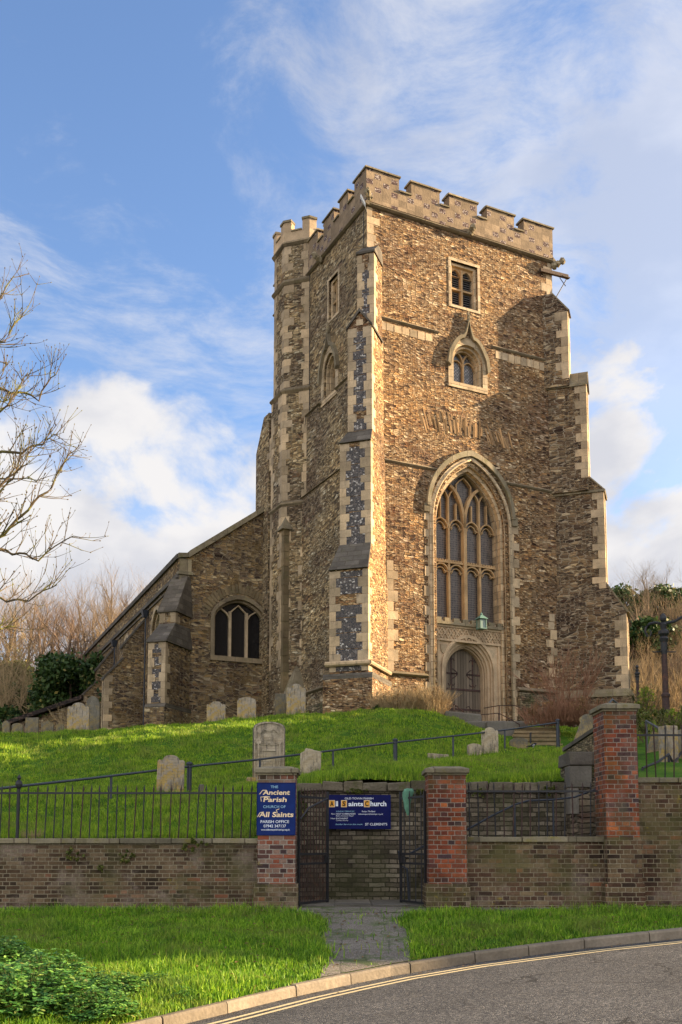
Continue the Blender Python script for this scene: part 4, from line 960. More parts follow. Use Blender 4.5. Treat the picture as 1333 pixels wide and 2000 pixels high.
for c_ in (-1.245, -.415, .415, 1.245):
    for zb, hh_ in ((ZS - .12, .46), (ZT - .42, .38)):
        A_ = arch(GW + c_, .38, zb, zb, zb + hh_, 6)[1:-1]; tr_.bar(A_, .06, T_ - .09, T_ + .09, fT)
        B_ = arch(GW + c_, .25, zb - .03, zb - .03, zb + hh_ - .16, 5)[1:-1]; tr_.bar(B_, .035, T_ - .02, T_ + .08, fT)
        for s3 in (-1, 1): tr_.bar([(GW + c_ + s3 * .37, zb + .04), (GW + c_ + s3 * .19, zb + .06)], .045, T_ - .04, T_ + .09, fT)
tr_.box(GW - 1.66, GW + 1.66, T_ - .11, T_ + .09, ZT, ZT + .09)
for k in range(24): x = GW - 1.62 + k * .138; tr_.box(x, x + .075, T_ - .11, T_ - .02, ZT + .09, ZT + .16)
tr_.build('tracery', M['tracery'], gw)

# door surround ---------------------------------------------------------------
DC, DT = 5.22, .34
ds = empty('door_surround'); ds.parent = church
pn = MB(); door_o = arch(DC, 1.32, 5.2, 7.75, 9.22, 12)
pn.sheet([(GW - 1.88, 5.2), (GW - 1.88, 9.95), (GW + 1.88, 9.95), (GW + 1.88, 5.2)], [door_o], FF(-DT), [.08])
pn.build('ashlar_panel', M['ashlar_panel'], ds)
dm = MB(); D1 = arch(DC, 1.24, 5.2, 7.73, 9.12, 12); D2 = arch(DC, 1.12, 5.2, 7.70, 8.98, 12); D3 = arch(DC, 1.03, 5.2, 7.68, 8.86, 12); D4 = arch(DC, .98, 5.2, 7.66, 8.80, 12)
D0 = arch(DC, 1.42, 5.2, 7.78, 9.36, 12)
dm.ring(door_o, D0, DT - .07, DT + .05, FF()); dm.ring(D1, door_o, DT + .02, DT + .3, FF()); dm.ring(D2, D1, DT + .12, DT + .4, FF()); dm.ring(D3, D2, DT + .2, DT + .5, FF()); dm.ring(D4, D3, DT + .3, DT + .6, FF())
dm.build('arch_moulding', M['ashlar_panel'], ds)
bd = MB(); bd.box(GW - 1.87, GW + 1.87, DT - .09, DT + .02, 8.98, 9.08); bd.box(GW - 1.87, GW + 1.87, DT - .07, DT + .3, 9.62, 9.72)
for k in range(12):
    x = GW - 1.72 + k * .313
    q = [(x + .135 * math.cos(t) * (1 + .25 * math.cos(4 * t)) , 9.35 + .22 * math.sin(t) * (1 + .2 * math.cos(4 * t))) for t in np.linspace(0, 2 * math.pi, 17)[:-1]]
    qi = [(x + (p[0] - x) * .68, 9.35 + (p[1] - 9.35) * .68) for p in q]; bd.ring(qi, q, DT - .06, DT + .02, FF(), closed=True)
    for s3 in (-1, 1): bd.bar([(x - .15, 9.35 - s3 * .25), (x + .15, 9.35 + s3 * .25)], .03, DT - .035, DT + .02, FF())
for sx_ in (-1, 1): bd.box(GW + sx_ * 1.60 - .045, GW + sx_ * 1.60 + .045, DT - .06, DT + .02, 5.2, 8.98)
bd.build('quatrefoil_band', M['ashlar_panel'], ds)
lg = MB(); lg.box(GW - 1.9, GW + 1.9, DT - .16, .8, 9.72, 9.84)
for k in range(8): x = GW - 1.78 + k * .47; lg.box(x, x + .30, DT - .14, DT + .05, 9.84, 10.02)
lg.build('sill', M['coping'], ds)
sh = MB()
for sx_, zz in ((-1.28, 8.62), (1.24, 8.60)):
    o = [(-.17, .2), (.17, .2), (.17, 0), (.12, -.14), (0, -.24), (-.12, -.14), (-.17, 0)]
    sh.prism([(DC + sx_ + p[0], zz + p[1]) for p in o], DT - .05, DT + .01, FF())
sh.build('shield', M['ashlar'], ds)
dr = MB(); dr.prism(D4, DT + .52, DT + .6, FF()); door = dr.build('door', M['planks'], church)
hg = MB(); fd = DT + .50
def strap(z, full=True):
    hg.box(DC - .97, DC + .97, fd, fd + .022, z - .045, z + .045)
for z in (6.05, 6.95): strap(z)
for s3 in (-1, 1):
    c_ = DC + s3 * .52
    hg.box(min(DC + s3 * .97, c_), max(DC + s3 * .97, c_), fd, fd + .022, 7.62, 7.70)
    hg.bar([(c_ + s3 * .05, 7.15), (c_ + s3 * .05, 8.30)], .075, fd, fd + .03, FF())
    for zz, dd in ((8.30, 1), (7.15, -1)):
        for s4 in (-1, 1): hg.bar([(c_ + s3 * .05, zz - dd * .02), (c_ + s3 * .05 + s4 * .10, zz + dd * .04), (c_ + s3 * .05 + s4 * .18, zz - dd * .06)], .045, fd, fd + .03, FF())
        hg.bar([(c_ + s3 * .05, zz), (c_ + s3 * .05, zz + dd * .14)], .05, fd, fd + .03, FF())
    for s4 in (-1, 1):
        hg.bar([(c_ - s3 * .28, 7.66), (c_ - s3 * .18, 7.66 + s4 * .12), (c_ - s3 * .02, 7.66 + s4 * .22)], .045, fd, fd + .03, FF())
        hg.bar([(c_ + s3 * .05, 7.66), (c_ - s3 * .28, 7.66)], .06, fd, fd + .03, FF())
    hg.bar([(DC + s3 * .45, 6.05), (DC + s3 * .35, 6.22), (DC + s3 * .20, 6.16)], .04, fd, fd + .03, FF())
ho = hg.build('hinge', M['iron_rust'], door)
st = MB(); st.box(GW - 1.9, GW + 2.3, -1.0, DT + .6, 4.9, 5.28); st.box(GW - 1.6, GW + 2.6, -1.6, -1.0, 4.8, 5.1); st.build('doorstep', M['path_stone'], church)
# lantern over the door
lt = empty('lantern'); lt.parent = church; lx, ly, lz = GW + .28, -.30, 9.62
l1 = MB(); s_ = .15
for sx_ in (-1, 1):
    for sy_ in (-1, 1): l1.box(lx + sx_ * s_ - .02, lx + sx_ * s_ + .02, ly + sy_ * s_ - .02, ly + sy_ * s_ + .02, lz - .05, lz + .36)
l1.box(lx - .18, lx + .18, ly - .18, ly + .18, lz - .09, lz - .05); l1.hexa([Vector((lx + a_ * .23, ly + b_ * .23, lz + .36)) for a_, b_ in ((-1, -1), (1, -1), (1, 1), (-1, 1))], [Vector((lx + a_ * .06, ly + b_ * .06, lz + .54)) for a_, b_ in ((-1, -1), (1, -1), (1, 1), (-1, 1))])
l1.lathe([(.05, .54), (.07, .58), (.03, .64), (.01, .68)], (lx, ly, lz), 8); l1.build('lantern_frame', M['copper'], lt)
l2 = MB(); l2.box(lx - .135, lx + .135, ly - .135, ly + .135, lz - .049, lz + .35); l2.build('lantern_glass', M['lamp_glass'], lt)
l3 = MB(); l3.tube([(lx, ly + .1, lz + .40), (lx, DT, lz + .30)], .02, 5); l3.build('bracket', M['iron'], lt)

# ogee window -----------------------------------------------------------------
def ogee_window(par, c, fr, wo, wi, z0, zs, za, zo, depth, front_mat):
    e = empty('ogee_window'); e.parent = par
    fm_ = MB(); inn = arch(c, wi + .02, z0, zs, za, 9); out = arch(c, wo, z0 - .02, zs + .05, za + .33, 9)
    fm_.ring(inn, out, -.04, .12, fr); fm_.box(*([0] * 6)) if False else None
    in2 = arch(c, wi - .08, z0, zs - .03, za - .12, 9); fm_.ring(in2, inn, .10, .4, fr)
    in3 = arch(c, wi - .14, z0, zs - .06, za - .2, 9); fm_.ring(in3, in2, depth - .22, depth + .03, fr)
    fm_.prism([(c - wo, z0 - .26), (c + wo, z0 - .26), (c + wo, z0), (c - wo, z0)], -.05, depth, fr)
    fm_.build('window_frame', M['ashlar_jamb'], e)
    hd = MB(); n = 12; L = []
    for i in range(n + 1):
        t = i / n; x = -(wo + .10) * (1 - t); 
        z = zs + .1 + (za + .38 - zs - .1) * math.sin(min(1, t * 1.35) * math.pi / 2) ** .9 if t < .7 else None
        if z is None: 
            k = (t - .7) / .3; z = za + .36 + (zo - za - .36) * k ** 2.0
        L.append((x, z))
    L[0] = (-(wo + .10), zs - .25)
    O = [(c + x * 1.0, z) for x, z in L] + [(c - x, z) for x, z in L[-2::-1]]
    I = [(c + x * .86 - (0), z - .15) for x, z in L] + [(c - x * .86, z - .15) for x, z in L[-2::-1]]
    hd.ring(I, O, -.19, .02, fr)
    rg = random.Random(5)
    for k in range(4): p = fr(c, -.12, zo - .1 + k * .13); hd.lump((p.x, p.y, p.z), (.11 - .018 * k, .11 - .018 * k, .10), rg, 6, 4, .3)
    hd.build('hood_mould', M['coping'], e)
    glass_sheet('glass', arch(c, wi - .12, z0, zs - .06, za - .18, 9), fr, depth, M['glass_diamond'], e)
    t_ = MB(); t_.bar([(c, z0), (c, zs + .1)], .085, depth - .14, depth + .01, fr)
    for s3 in (-1, 1):
        t_.bar([(c + s3 * .5 * 1.0 * (1 - math.cos(q)), zs + .05 + (za - zs) * .72 * math.sin(q)) for q in np.linspace(0, 1.2, 7)], .075, depth - .13, depth + .01, fr)
        t_.bar(arch(c + s3 * (wi - .12) / 2, (wi - .18) / 2, zs - .1, zs - .1, zs + .22, 5)[1:-1], .05, depth - .1, depth + .01, fr)
    t_.build('tracery', M['tracery'], e)
ogee_window(church, OW, FF(), 1.06, .78, 20.93, 22.0, 22.82, 24.05, .52, None)
ogee_window(church, LO, LF(.02), .92, .62, 20.93, 22.2, 23.0, 24.1, .5, None)
# belfry windows
def belfry(par, c, fr, w, z0, z1, depth):
    e = empty('belfry_window'); e.parent = par; f_ = MB()
    R1 = [(c - w, z0), (c - w, z1), (c + w, z1), (c + w, z0)]; R2 = [(c - w + .13, z0 + .05), (c - w + .13, z1 - .13), (c + w - .13, z1 - .13), (c + w - .13, z0 + .05)]
    R0 = [(c - w - .13, z0 - .12), (c - w - .13, z1 + .13), (c + w + .13, z1 + .13), (c + w + .13, z0 - .12)]
    f_.ring(R1, R0, -.03, .1, fr, closed=True); f_.ring(R2, R1, .12, .5, fr, closed=True)
    f_.build('window_frame', M['ashlar_jamb'], e)
    t_ = MB(); iw = w - .13; t_.bar([(c, z0), (c, z1 - .2)], .10, depth - .16, depth + .06, fr)
    zm = z0 + (z1 - z0) * .44; t_.bar([(c - iw, zm), (c + iw, zm)], .09, depth - .14, depth + .06, fr)
    for s3 in (-1, 1):
        lc = c + s3 * iw / 2; hw_ = iw / 2 - .05; A_ = arch(lc, hw_, z1 - .55, z1 - .55, z1 - .22, 6)
        t_.sheet([(lc - hw_ - .05, z1 - .56), (lc - hw_ - .05, z1 - .12), (lc + hw_ + .05, z1 - .12), (lc + hw_ + .05, z1 - .56)], [A_], lambda p, q, r: fr(p, q + depth - .1, r), [.15])
    t_.build('tracery', M['tracery'], e)
    lv = MB(); n = int((z1 - z0) / .105)
    for k in range(n):
        z = z0 + .06 + k * .105
        P4 = [(z, depth - .02), (z + .02, depth - .02), (z + .09, depth + .12), (z + .07, depth + .12)]
        vs = [fr(x, d_, zz) for x in (c - iw, c + iw) for zz, d_ in P4]
        lv.add(vs, [(0, 1, 2, 3), (7, 6, 5, 4), (0, 4, 5, 1), (1, 5, 6, 2), (2, 6, 7, 3), (3, 7, 4, 0)])
    lv.build('louvre', M['louvre'], e); glass_sheet('dark_back', [(c - iw, z0), (c - iw, z1), (c + iw, z1), (c + iw, z0)], fr, depth + .16, M['void'], e)
belfry(church, BW, FF(), .73, 24.62, 26.75, .36); belfry(church, LB, LF(.02), .51, 24.62, 26.6, .32)

# fan of pitched stones above the great arch, laid slightly proud
fan = MB(); fr_rng = random.Random(9)
for x0, x1, zc_ in ((2.7, 5.9, 18.75), (6.3, 7.7, 18.55)):
    x = x0
    while x < x1:
        w_ = fr_rng.uniform(.045, .11); L_ = fr_rng.uniform(.35, .95); lean = (x - 5.2) * .22 if x < 6 else -.35; lean += fr_rng.uniform(-.13, .13)
        if x0 < 3: lean = -.32 + (x - 2.7) * .12
        zb = zc_ - L_ / 2 + fr_rng.uniform(-.22, .22) + (.15 if 3.2 < x < 5.4 else 0)
        fan.prism([(x, zb), (x + w_, zb), (x + w_ + lean * L_, zb + L_), (x + lean * L_, zb + L_)], -fr_rng.uniform(.004, .03), .02, FF()); x += w_ + fr_rng.uniform(.005, .04)
fan.build('relieving_arch_stone', ashlar('pitched_stone', (0.29, 0.185, 0.095), var=0.6, moss=0.1, stain=0.4), church)

# gargoyles, beam, floodlight
gg = random.Random(21)
def gargoyle(p, dirv_, L=.5):
    mb = MB(); d_ = Vector(dirv_).normalized(); p = Vector(p)
    mb.lump(p, (.17, .17, .2), gg, 8, 5, .2); mb.lump(p + d_ * L * .5 + Vector((0, 0, .03)), (.14, .14, .15), gg, 8, 5, .25); mb.lump(p + d_ * L + Vector((0, 0, .08)), (.15, .15, .15), gg, 8, 5, .3)
    mb.lump(p + d_ * L * .9 + Vector((0, 0, .22)), (.07, .07, .09), gg, 6, 4, .3)
    mb.build('gargoyle', M['coping'], church)
gargoyle((.05, -.10, 28.5), (-1, -1, .2), .22); gargoyle((W + .12, -.08, 28.0), (1, -1, .25), .38); gargoyle((5.35, -.12, 28.32), (0, -1, .1), .22); gargoyle((-.14, 4.6, 28.1), (-1, 0, .1), .3)
bm_ = MB()
bdir = Vector((.93, -.30, 0)); P0 = Vector((W - .75, -.09, 27.55)); P1 = P0 + Vector((.93, -.02, 0)) * .8; P2 = P0 + Vector((.93, -.02, .03)) * 1.75
def plank(mb, p0, p1, w, h):
    t = (p1 - p0).normalized(); s = t.cross(Vector((0, 0, 1))).normalized() * w / 2; u_ = Vector((0, 0, h / 2))
    mb.hexa([p0 - s - u_, p0 + s - u_, p0 + s + u_, p0 - s + u_], [p1 - s - u_, p1 + s - u_, p1 + s + u_, p1 - s + u_])
plank(bm_, P0, P2, .14, .17); plank(bm_, P2 - Vector((.35, 0, .06)), P2 + Vector((.08, 0, -.06)), .17, .05)
bmo = bm_.build('projecting_beam', M['wood_beam'], church)
b3 = MB(); b3.tube([P0 + Vector((1.55, -.02, -.1)), Vector((W + .04, -.12, 26.2))], .025, 5); b3.tube([P0 + Vector((1.15, -.02, -.1)), P0 + Vector((1.5, -.02, -.45))], .02, 5); b3.build('beam_strut', M['iron'], bmo)
fld = MB(); fdir = Vector((-.55, .1, .75)).normalized(); fp = Vector((-.22, -.25, 27.95)); plank(fld, fp, fp + Vector((-.20, .06, .40)), .12, .14); flo = fld.build('floodlight', M['white_metal'], church)
f2_ = MB(); f2_.tube([(-.02, .0, 27.8), (-.2, -.2, 27.9), (-.3, -.2, 28.2)], .025, 5); f2_.build('bracket', M['iron'], flo)

# ------------------------------------------------------------------ the aisle
AVL = 9.5; UK = -5.42
ais = MB()
wz = [( -3.72, -.86)]
WC, WWi = -2.24, 1.37
aw = arch(WC, WWi, 9.25, 11.25, 12.2, 9)
ais.sheet([(UK, 4.8), (UK, 13.95), (-.80, 17.15), (.5, 17.6), (.5, 4.8)], [aw], lambda p, w, q: Vector((p, AVL + w, q)), [.45])
ais.build('aisle_end_wall', M['rubble_aisle'], church)
ac = MB()
fa = lambda p, w, q: Vector((p, AVL + w, q))
ac.prism([(UK - .06, 13.92), (UK - .06, 14.16), (UK + .48, 14.22), (UK + .52, 14.36), (-.70, 17.42), (-.70, 17.14), (UK + .5, 14.02)], -.14, .5, fa)
ac.prism([(UK + .02, 13.3), (UK + .02, 13.91), (UK + .62, 13.91), (UK + .62, 13.3)], -.05, .3, fa); ac.prism([(UK - .05, 13.12), (UK - .05, 13.28), (UK + .68, 13.28), (UK + .68, 13.12)], -.12, .3, fa)
ac.prism([(UK + .02, 12.4), (UK + .02, 13.1), (UK + .50, 13.1), (UK + .62, 12.7), (UK + .44, 12.4)], -.03, .3, fa)
ac.build('aisle_coping', M['coping'], church)
axw = empty('aisle_window'); axw.parent = church
a1_ = MB(); ao = arch(WC, WWi + .16, 9.25, 11.28, 12.42, 9); ai2 = arch(WC, WWi - .12, 9.25, 11.22, 12.08, 9)
a1_.ring(aw, ao, -.07, .05, fa); a1_.ring(ai2, aw, .14, .45, fa); a1_.prism([(WC - 1.55, 9.02), (WC - 1.55, 9.26), (WC + 1.5, 9.26), (WC + 1.5, 9.02)], -.10, .35, fa); a1_.build('window_frame', M['string_course'], axw)
t_ = MB()
for s3 in (-1, 1):
    t_.bar([(WC + s3 * .44, 9.26), (WC + s3 * .44, 11.6)], .13, .2, .36, fa); t_.bar([(WC + s3 * .44, 11.2), (WC + s3 * .62, 11.5), (WC + s3 * .95, 11.72)], .07, .22, .34, fa)
t_.bar([(WC - .44, 11.55), (WC, 11.95), (WC + .44, 11.55)], .07, .24, .34, fa)
t_.build('tracery', M['ashlar'], axw); glass_sheet('glass', arch(WC, WWi - .02, 9.25, 11.25, 12.15, 9), fa, .36, M['glass_dark'], axw)
arl = MB(); k = 0   # ring of ochre stones over the window
for t in np.linspace(-1.15, 1.15, 25):
    x = WC + 1.75 * math.sin(t); z_ = 10.55 + 1.95 * math.cos(t); d2 = Vector((math.sin(t) * .9, math.cos(t))).normalized(); n2 = Vector((d2.y, -d2.x)) * .075
    a0 = Vector((x, z_)) - n2; a1 = Vector((x, z_)) + n2; l_ = gg.uniform(.36, .5); arl.prism([tuple(a0), tuple(a1), tuple(a1 + d2 * l_), tuple(a0 + d2 * l_)], -.02, .02, fa)
arl.build('relieving_arch_stone', M['old_quoin'], church)
# north wall, turned slightly out of square
TH = math.radians(-2.85); nd_ = Vector((math.sin(-TH), math.cos(TH))); nn = Vector((-math.cos(TH), -math.sin(-TH) * -1)); nn = Vector((-nd_.y, nd_.x))
NL = 33.5
def fn(p, w, q): return Vector((UK + nd_.x * p - nn.x * w, AVL + nd_.y * p - nn.y * w, q))      # p along, w inwards
NW = [(4.6, 1.15), (12.4, 1.0), (20.6, .95)]
holes = [arch(c, hw, 8.3, 11.0, 12.35, 8) for c, hw in NW]
nw = MB(); nw.sheet([(0, 4.8), (0, 13.9), (NL, 13.9), (NL, 4.8)], holes, fn, [.45] * 3); nw.sheet([(0, 4.8), (0, 5.2), (NL, 5.2), (NL, 4.8)], [], lambda p, w, q: fn(p, w - .01, q), [])
nw.build('north_wall', M['rubble_aisle'], church)
nwc = MB(); nwc.prism([(0, 13.9), (0, 14.14), (NL, 14.14), (NL, 13.9)], -.12, .3, fn)
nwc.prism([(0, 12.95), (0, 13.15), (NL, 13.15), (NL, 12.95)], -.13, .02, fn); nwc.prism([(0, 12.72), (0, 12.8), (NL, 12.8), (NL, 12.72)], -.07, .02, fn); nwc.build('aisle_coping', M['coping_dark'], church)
for (c, hw), h_ in zip(NW, holes):
    e = empty('north_window'); e.parent = church
    f_ = MB(); f_.ring(h_, arch(c, hw + .16, 8.3, 11.02, 12.6, 8), -.06, .05, fn); f_.ring(arch(c, hw - .12, 8.3, 10.97, 12.2, 8), h_, .12, .45, fn); f_.prism([(c - hw - .1, 8.1), (c - hw - .1, 8.32), (c + hw + .1, 8.32), (c + hw + .1, 8.1)], -.08, .3, fn); f_.build('window_frame', M['ashlar_jamb'], e)
    t_ = MB(); 
    for o_ in (-.33, .33): t_.bar([(c + o_ * hw, 8.3), (c + o_ * hw, 11.8)], .1, .2, .36, fn)
    for o_ in (-.66, 0, .66): t_.bar(arch(c + o_ * hw, .3, 10.7, 10.7, 11.1, 4)[1:-1], .06, .2, .36, fn)
    t_.build('tracery', M['ashlar'], e); glass_sheet('glass', arch(c, hw - .03, 8.3, 11, 12.3, 8), fn, .34, M['glass_dark'], e)
# north buttresses with two sloping stages
for p0 in (8.0, 16.6, 24.0):
    e = empty('buttress'); e.parent = church; m_b = MB(); hw = .38
    m_b.prism([(0, 4.8), (2.1, 4.8), (2.1, 9.1), (1.15, 10.15), (1.15, 10.9), (0, 12.4)], p0 - hw, p0 + hw, lambda p, w, q: fn(w, -p, q)); m_b.build('buttress_body', M['rubble_aisle'], e)
    k_ = MB(); k_.prism([(2.16, 8.98), (2.16, 9.14), (1.13, 10.28), (1.13, 10.14)], p0 - hw - .05, p0 + hw + .05, lambda p, w, q: fn(w, -p, q)); k_.build('weathering', M['coping_dark'], e); k_ = MB(); k_.prism([(1.22, 10.78), (1.22, 10.94), (-.02, 12.55), (-.02, 12.4)], p0 - hw - .05, p0 + hw + .05, lambda p, w, q: fn(w, -p, q)); k_.build('weathering', M['coping_dark'], e)
    q_ = MB(); z = 5.6; k = 0
    while z < 8.9:
        h = .36; l = .42 if k % 2 else .24; 
        for pp_ in (p0 - hw - .013, p0 + hw - .22): q_.prism([(2.115, z), (2.115, z + h - .01), (2.1 - l, z + h - .01), (2.1 - l, z)], pp_, pp_ + .233, lambda p, w, q: fn(w, -p, q))
        z += h; k += 1
    q_.build('dressed_stonework', M['ashlar'], e)
# corner buttress of the aisle, set diagonally
kb_ = diag((UK, AVL), dv, ev); e = empty('buttress'); e.parent = church
m3 = MB(); m3.box(-.52, .52, -.5, 2.15, 4.8, 6.3, kb_); m3.box(-.44, .44, -.5, 2.0, 6.3, 9.4, kb_); m3.box(-.42, .42, -.5, 1.05, 9.4, 11.0, kb_); m3.build('buttress_body', M['rubble_aisle'], e)
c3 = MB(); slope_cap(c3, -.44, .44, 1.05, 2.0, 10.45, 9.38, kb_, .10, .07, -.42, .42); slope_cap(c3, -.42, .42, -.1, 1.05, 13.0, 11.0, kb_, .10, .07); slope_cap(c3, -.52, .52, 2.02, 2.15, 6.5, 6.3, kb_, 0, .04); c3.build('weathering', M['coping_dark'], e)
q3 = MB(); end_quoins(q3, kb_, -.44, .44, 2.0, 6.5, 9.36, rr, .34, .2); end_quoins(q3, kb_, -.42, .42, 1.05, 10.5, 10.98, rr, .28, .28); q3.build('dressed_stonework', M['ashlar'], e)
f3 = MB()
for k in range(5): f3.box(-.26, .26, 1.9, 2.006, 6.55 + k * .58, 6.95 + k * .58, kb_)
f3.build('flint_panel', M['flint'], e)
# roofs and body beyond the tower
rfm = MB()
pA, pB = fn(0, .3, 13.95), fn(NL, .3, 13.95)
rfm.add([pA, pB, Vector((pB.x + 5.6, pB.y, 17.2)), Vector((pA.x + 5.0, pA.y + .4, 17.1))], [(0, 1, 2, 3)])
rfm.add([Vector((pA.x + 5.0, pA.y + .4, 17.1)), Vector((pB.x + 5.6, pB.y, 17.2)), Vector((pB.x + 11, pB.y, 13)), Vector((W + 3, AVL + 1.1, 13))], [(0, 1, 2, 3)])
rfm.build('aisle_roof', M['roof_tile'], church)
bod = MB(); bod.add([Vector((W + 3, AVL + 1.2, 4.8)), Vector((W + 3, AVL + 1.2, 13)), Vector((pB.x + 11, pB.y, 13)), Vector((pB.x + 11, pB.y, 4.8)), Vector((pB.x, pB.y, 4.8)), Vector((pB.x, pB.y, 13.9)), Vector((W, AVL + 1.2, 4.8)), Vector((W, AVL + 1.2, 13))], [(0, 1, 2, 3), (3, 2, 5, 4), (6, 7, 1, 0)]); bod.build('south_wall', M['rubble_side'], church)
dpm = MB()
for p0 in (6.7, 15.6):
    a_ = fn(p0, -.14, 5.5); dpm.tube([fn(p0, -.14, 5.3), fn(p0, -.14, 12.5)], .04, 6); q_ = fn(p0, -.18, 12.6); dpm.hexa([q_ + Vector((x, y, -.25)) for x, y in ((-.1, -.1), (.1, -.1), (.1, .1), (-.1, .1))], [q_ + Vector((x, y, .15)) for x, y in ((-.2, -.2), (.2, -.2), (.2, .2), (-.2, .2))])
dpm.build('downpipe', M['iron_blue'], church)

# ------------------------------------------------------------------ boundary wall, pillars, gates
def thing(name, label, cat, group=None, loc=(0, 0, 0), rz=0.0):
    return tag(empty(name, loc, rz), label, cat, group)
GB = WALL_BASE
def wall_run(label, x0, x1, zt, yf, mat, cop_h=.085, base=GB - .15):
    w_ = thing('boundary_wall', label, 'wall'); b_ = MB(); b_.box(x0, x1, yf, yf + .34, base, zt - cop_h); b_.build('wall_face', mat, w_)
    c_ = MB(); x = x0; r_ = random.Random(int(x0 * 10) + 50)
    while x < x1 - .05:
        l = min(r_.uniform(.62, .95), x1 - x); c_.rough_box(x + .004, x + l - .004, yf - .045, yf + .38, zt - cop_h, zt, r_, .004); x += l
    c_.build('coping', M['wall_coping'], w_, bevel=.012); return w_
wall_run('long low dark brick wall with mossy coping, left of the gate', -13.5, -1.33, .105, 16.50, M['brick_old'])
wall_run('low mossy brick wall with railings between the right gate pillar and the tall pillar', 2.02, 4.30, .13, 16.50, M['brick_mixed'])
wall_run('higher mottled brick wall to the right of the tall pillar', 4.80, 14, 1.10, 16.56, M['brick_mixed'])
def pillar(label, x0, x1, yf, dep, zt, mat, low_mat=None, plinth=-.62, cap_over=.055, cap_h=.11, low_z=None):
    p_ = thing('gate_pillar', label, 'pillar', 'brick gate pillars'); b_ = MB(); z0 = low_z if low_z is not None else plinth
    b_.box(x0, x1, yf, yf + dep, z0, zt); b_.build('shaft', mat, p_)
    l_ = MB(); 
    if low_z is not None: l_.box(x0 + .0, x1 + .02, yf - .004, yf + dep, plinth, low_z)
    l_.box(x0 - .055, x1 + .045, yf - .05, yf + dep + .05, GB - .2, plinth); l_.build('plinth', low_mat or M['brick_mixed'], p_)
    c_ = MB(); r_ = random.Random(int(x0 * 100) + 300); c_.box(x0 - .02, x1 + .02, yf - .02, yf + dep + .02, zt, zt + .035)
    c_.rough_box(x0 - cap_over, x1 + cap_over, yf - cap_over, yf + dep + cap_over, zt + .036, zt + cap_h, r_, .004)
    c_.hexa([Vector((x0 - cap_over + .01, yf - cap_over + .01, zt + cap_h)), Vector((x1 + cap_over - .01, yf - cap_over + .01, zt + cap_h)), Vector((x1 + cap_over - .01, yf + dep + cap_over - .01, zt + cap_h)), Vector((x0 - cap_over + .01, yf + dep + cap_over - .01, zt + cap_h))],
            [Vector((x0 + .08, yf + .08, zt + cap_h + .04)), Vector((x1 - .08, yf + .08, zt + cap_h + .04)), Vector((x1 - .08, yf + dep - .08, zt + cap_h + .04)), Vector((x0 + .08, yf + dep - .08, zt + cap_h + .04))])
    c_.build('cap', M['wall_coping'], p_, bevel=.01); return p_
pillar('brick gate pillar carrying the blue parish sign, left of the gate', -1.34, -.735, 16.30, .60, 1.12, M['brick_pale'])
pillar('red brick gate pillar to the right of the gate, same height as the sign pillar', 1.41, 2.02, 16.30, .60, 1.12, M['brick_red'])
pillar('tallest red brick pillar where the wall steps up on the right', 4.27, 4.80, 16.28, .68, 2.16, M['brick_red'], M['brick_mixed'], low_z=.12)

def spike(mb, x, y, z0, z1, r=.0115, lean=0.0):
    zt = z1 - .09
    mb.tube([(x, y, z0), (x + lean * .5, y, (z0 + zt) / 2), (x + lean, y, zt)], r, 5); mb.tube([(x + lean, y, zt), (x + lean * 1.05, y, zt + .02), (x + lean * 1.1, y, z1)], [r * 1.5, r * 1.3, .002], 5)
def railing(label, x0, x1, zb, zr, zt, y, sp=.147, post=None, rngs=1):
    e = thing('iron_railing', label, 'railing'); r_ = random.Random(rngs)
    m_ = MB(); m_.box(x0, x1, y - .018, y + .018, zr - .016, zr + .016); m_.build('rail', M['iron'], e)
    x = x0 + sp * .5
    while x < x1:
        b_ = MB(); spike(b_, 0, 0, 0, zt - zb, .0115, r_.uniform(-.02, .035)); o = b_.build('bar', M['iron_rust'] if r_.random() < .5 else M['iron'], e); o.location = (x, y, zb - .01); x += sp
    for px_ in (post or []):
        p_ = MB(); p_.tube([(0, 0, 0), (0, 0, zt - zb + .0)], .028, 8); p_.lathe([(.03, .0), (.05, .03), (.062, .075), (.05, .12), (.02, .15), (.035, .18), (.02, .215), (.004, .24)], (0, 0, zt - zb - .08), 10)
        o = p_.build('post', M['iron'], e); o.location = (px_, y, zb)
    return e
railing('spiked iron railing along the long left wall', -7.6, -1.36, .105, .85, 1.0, 16.68, rngs=2, post=[-5.33])
railing('short spiked iron railing between the right gate pillar and the tall pillar', 2.05, 4.24, .13, .88, 1.04, 16.68, .142, rngs=3)
railing('iron railing on top of the higher wall to the right of the tall pillar', 4.86, 8.6, 1.10, 1.82, 2.02, 16.74, .15, rngs=4)

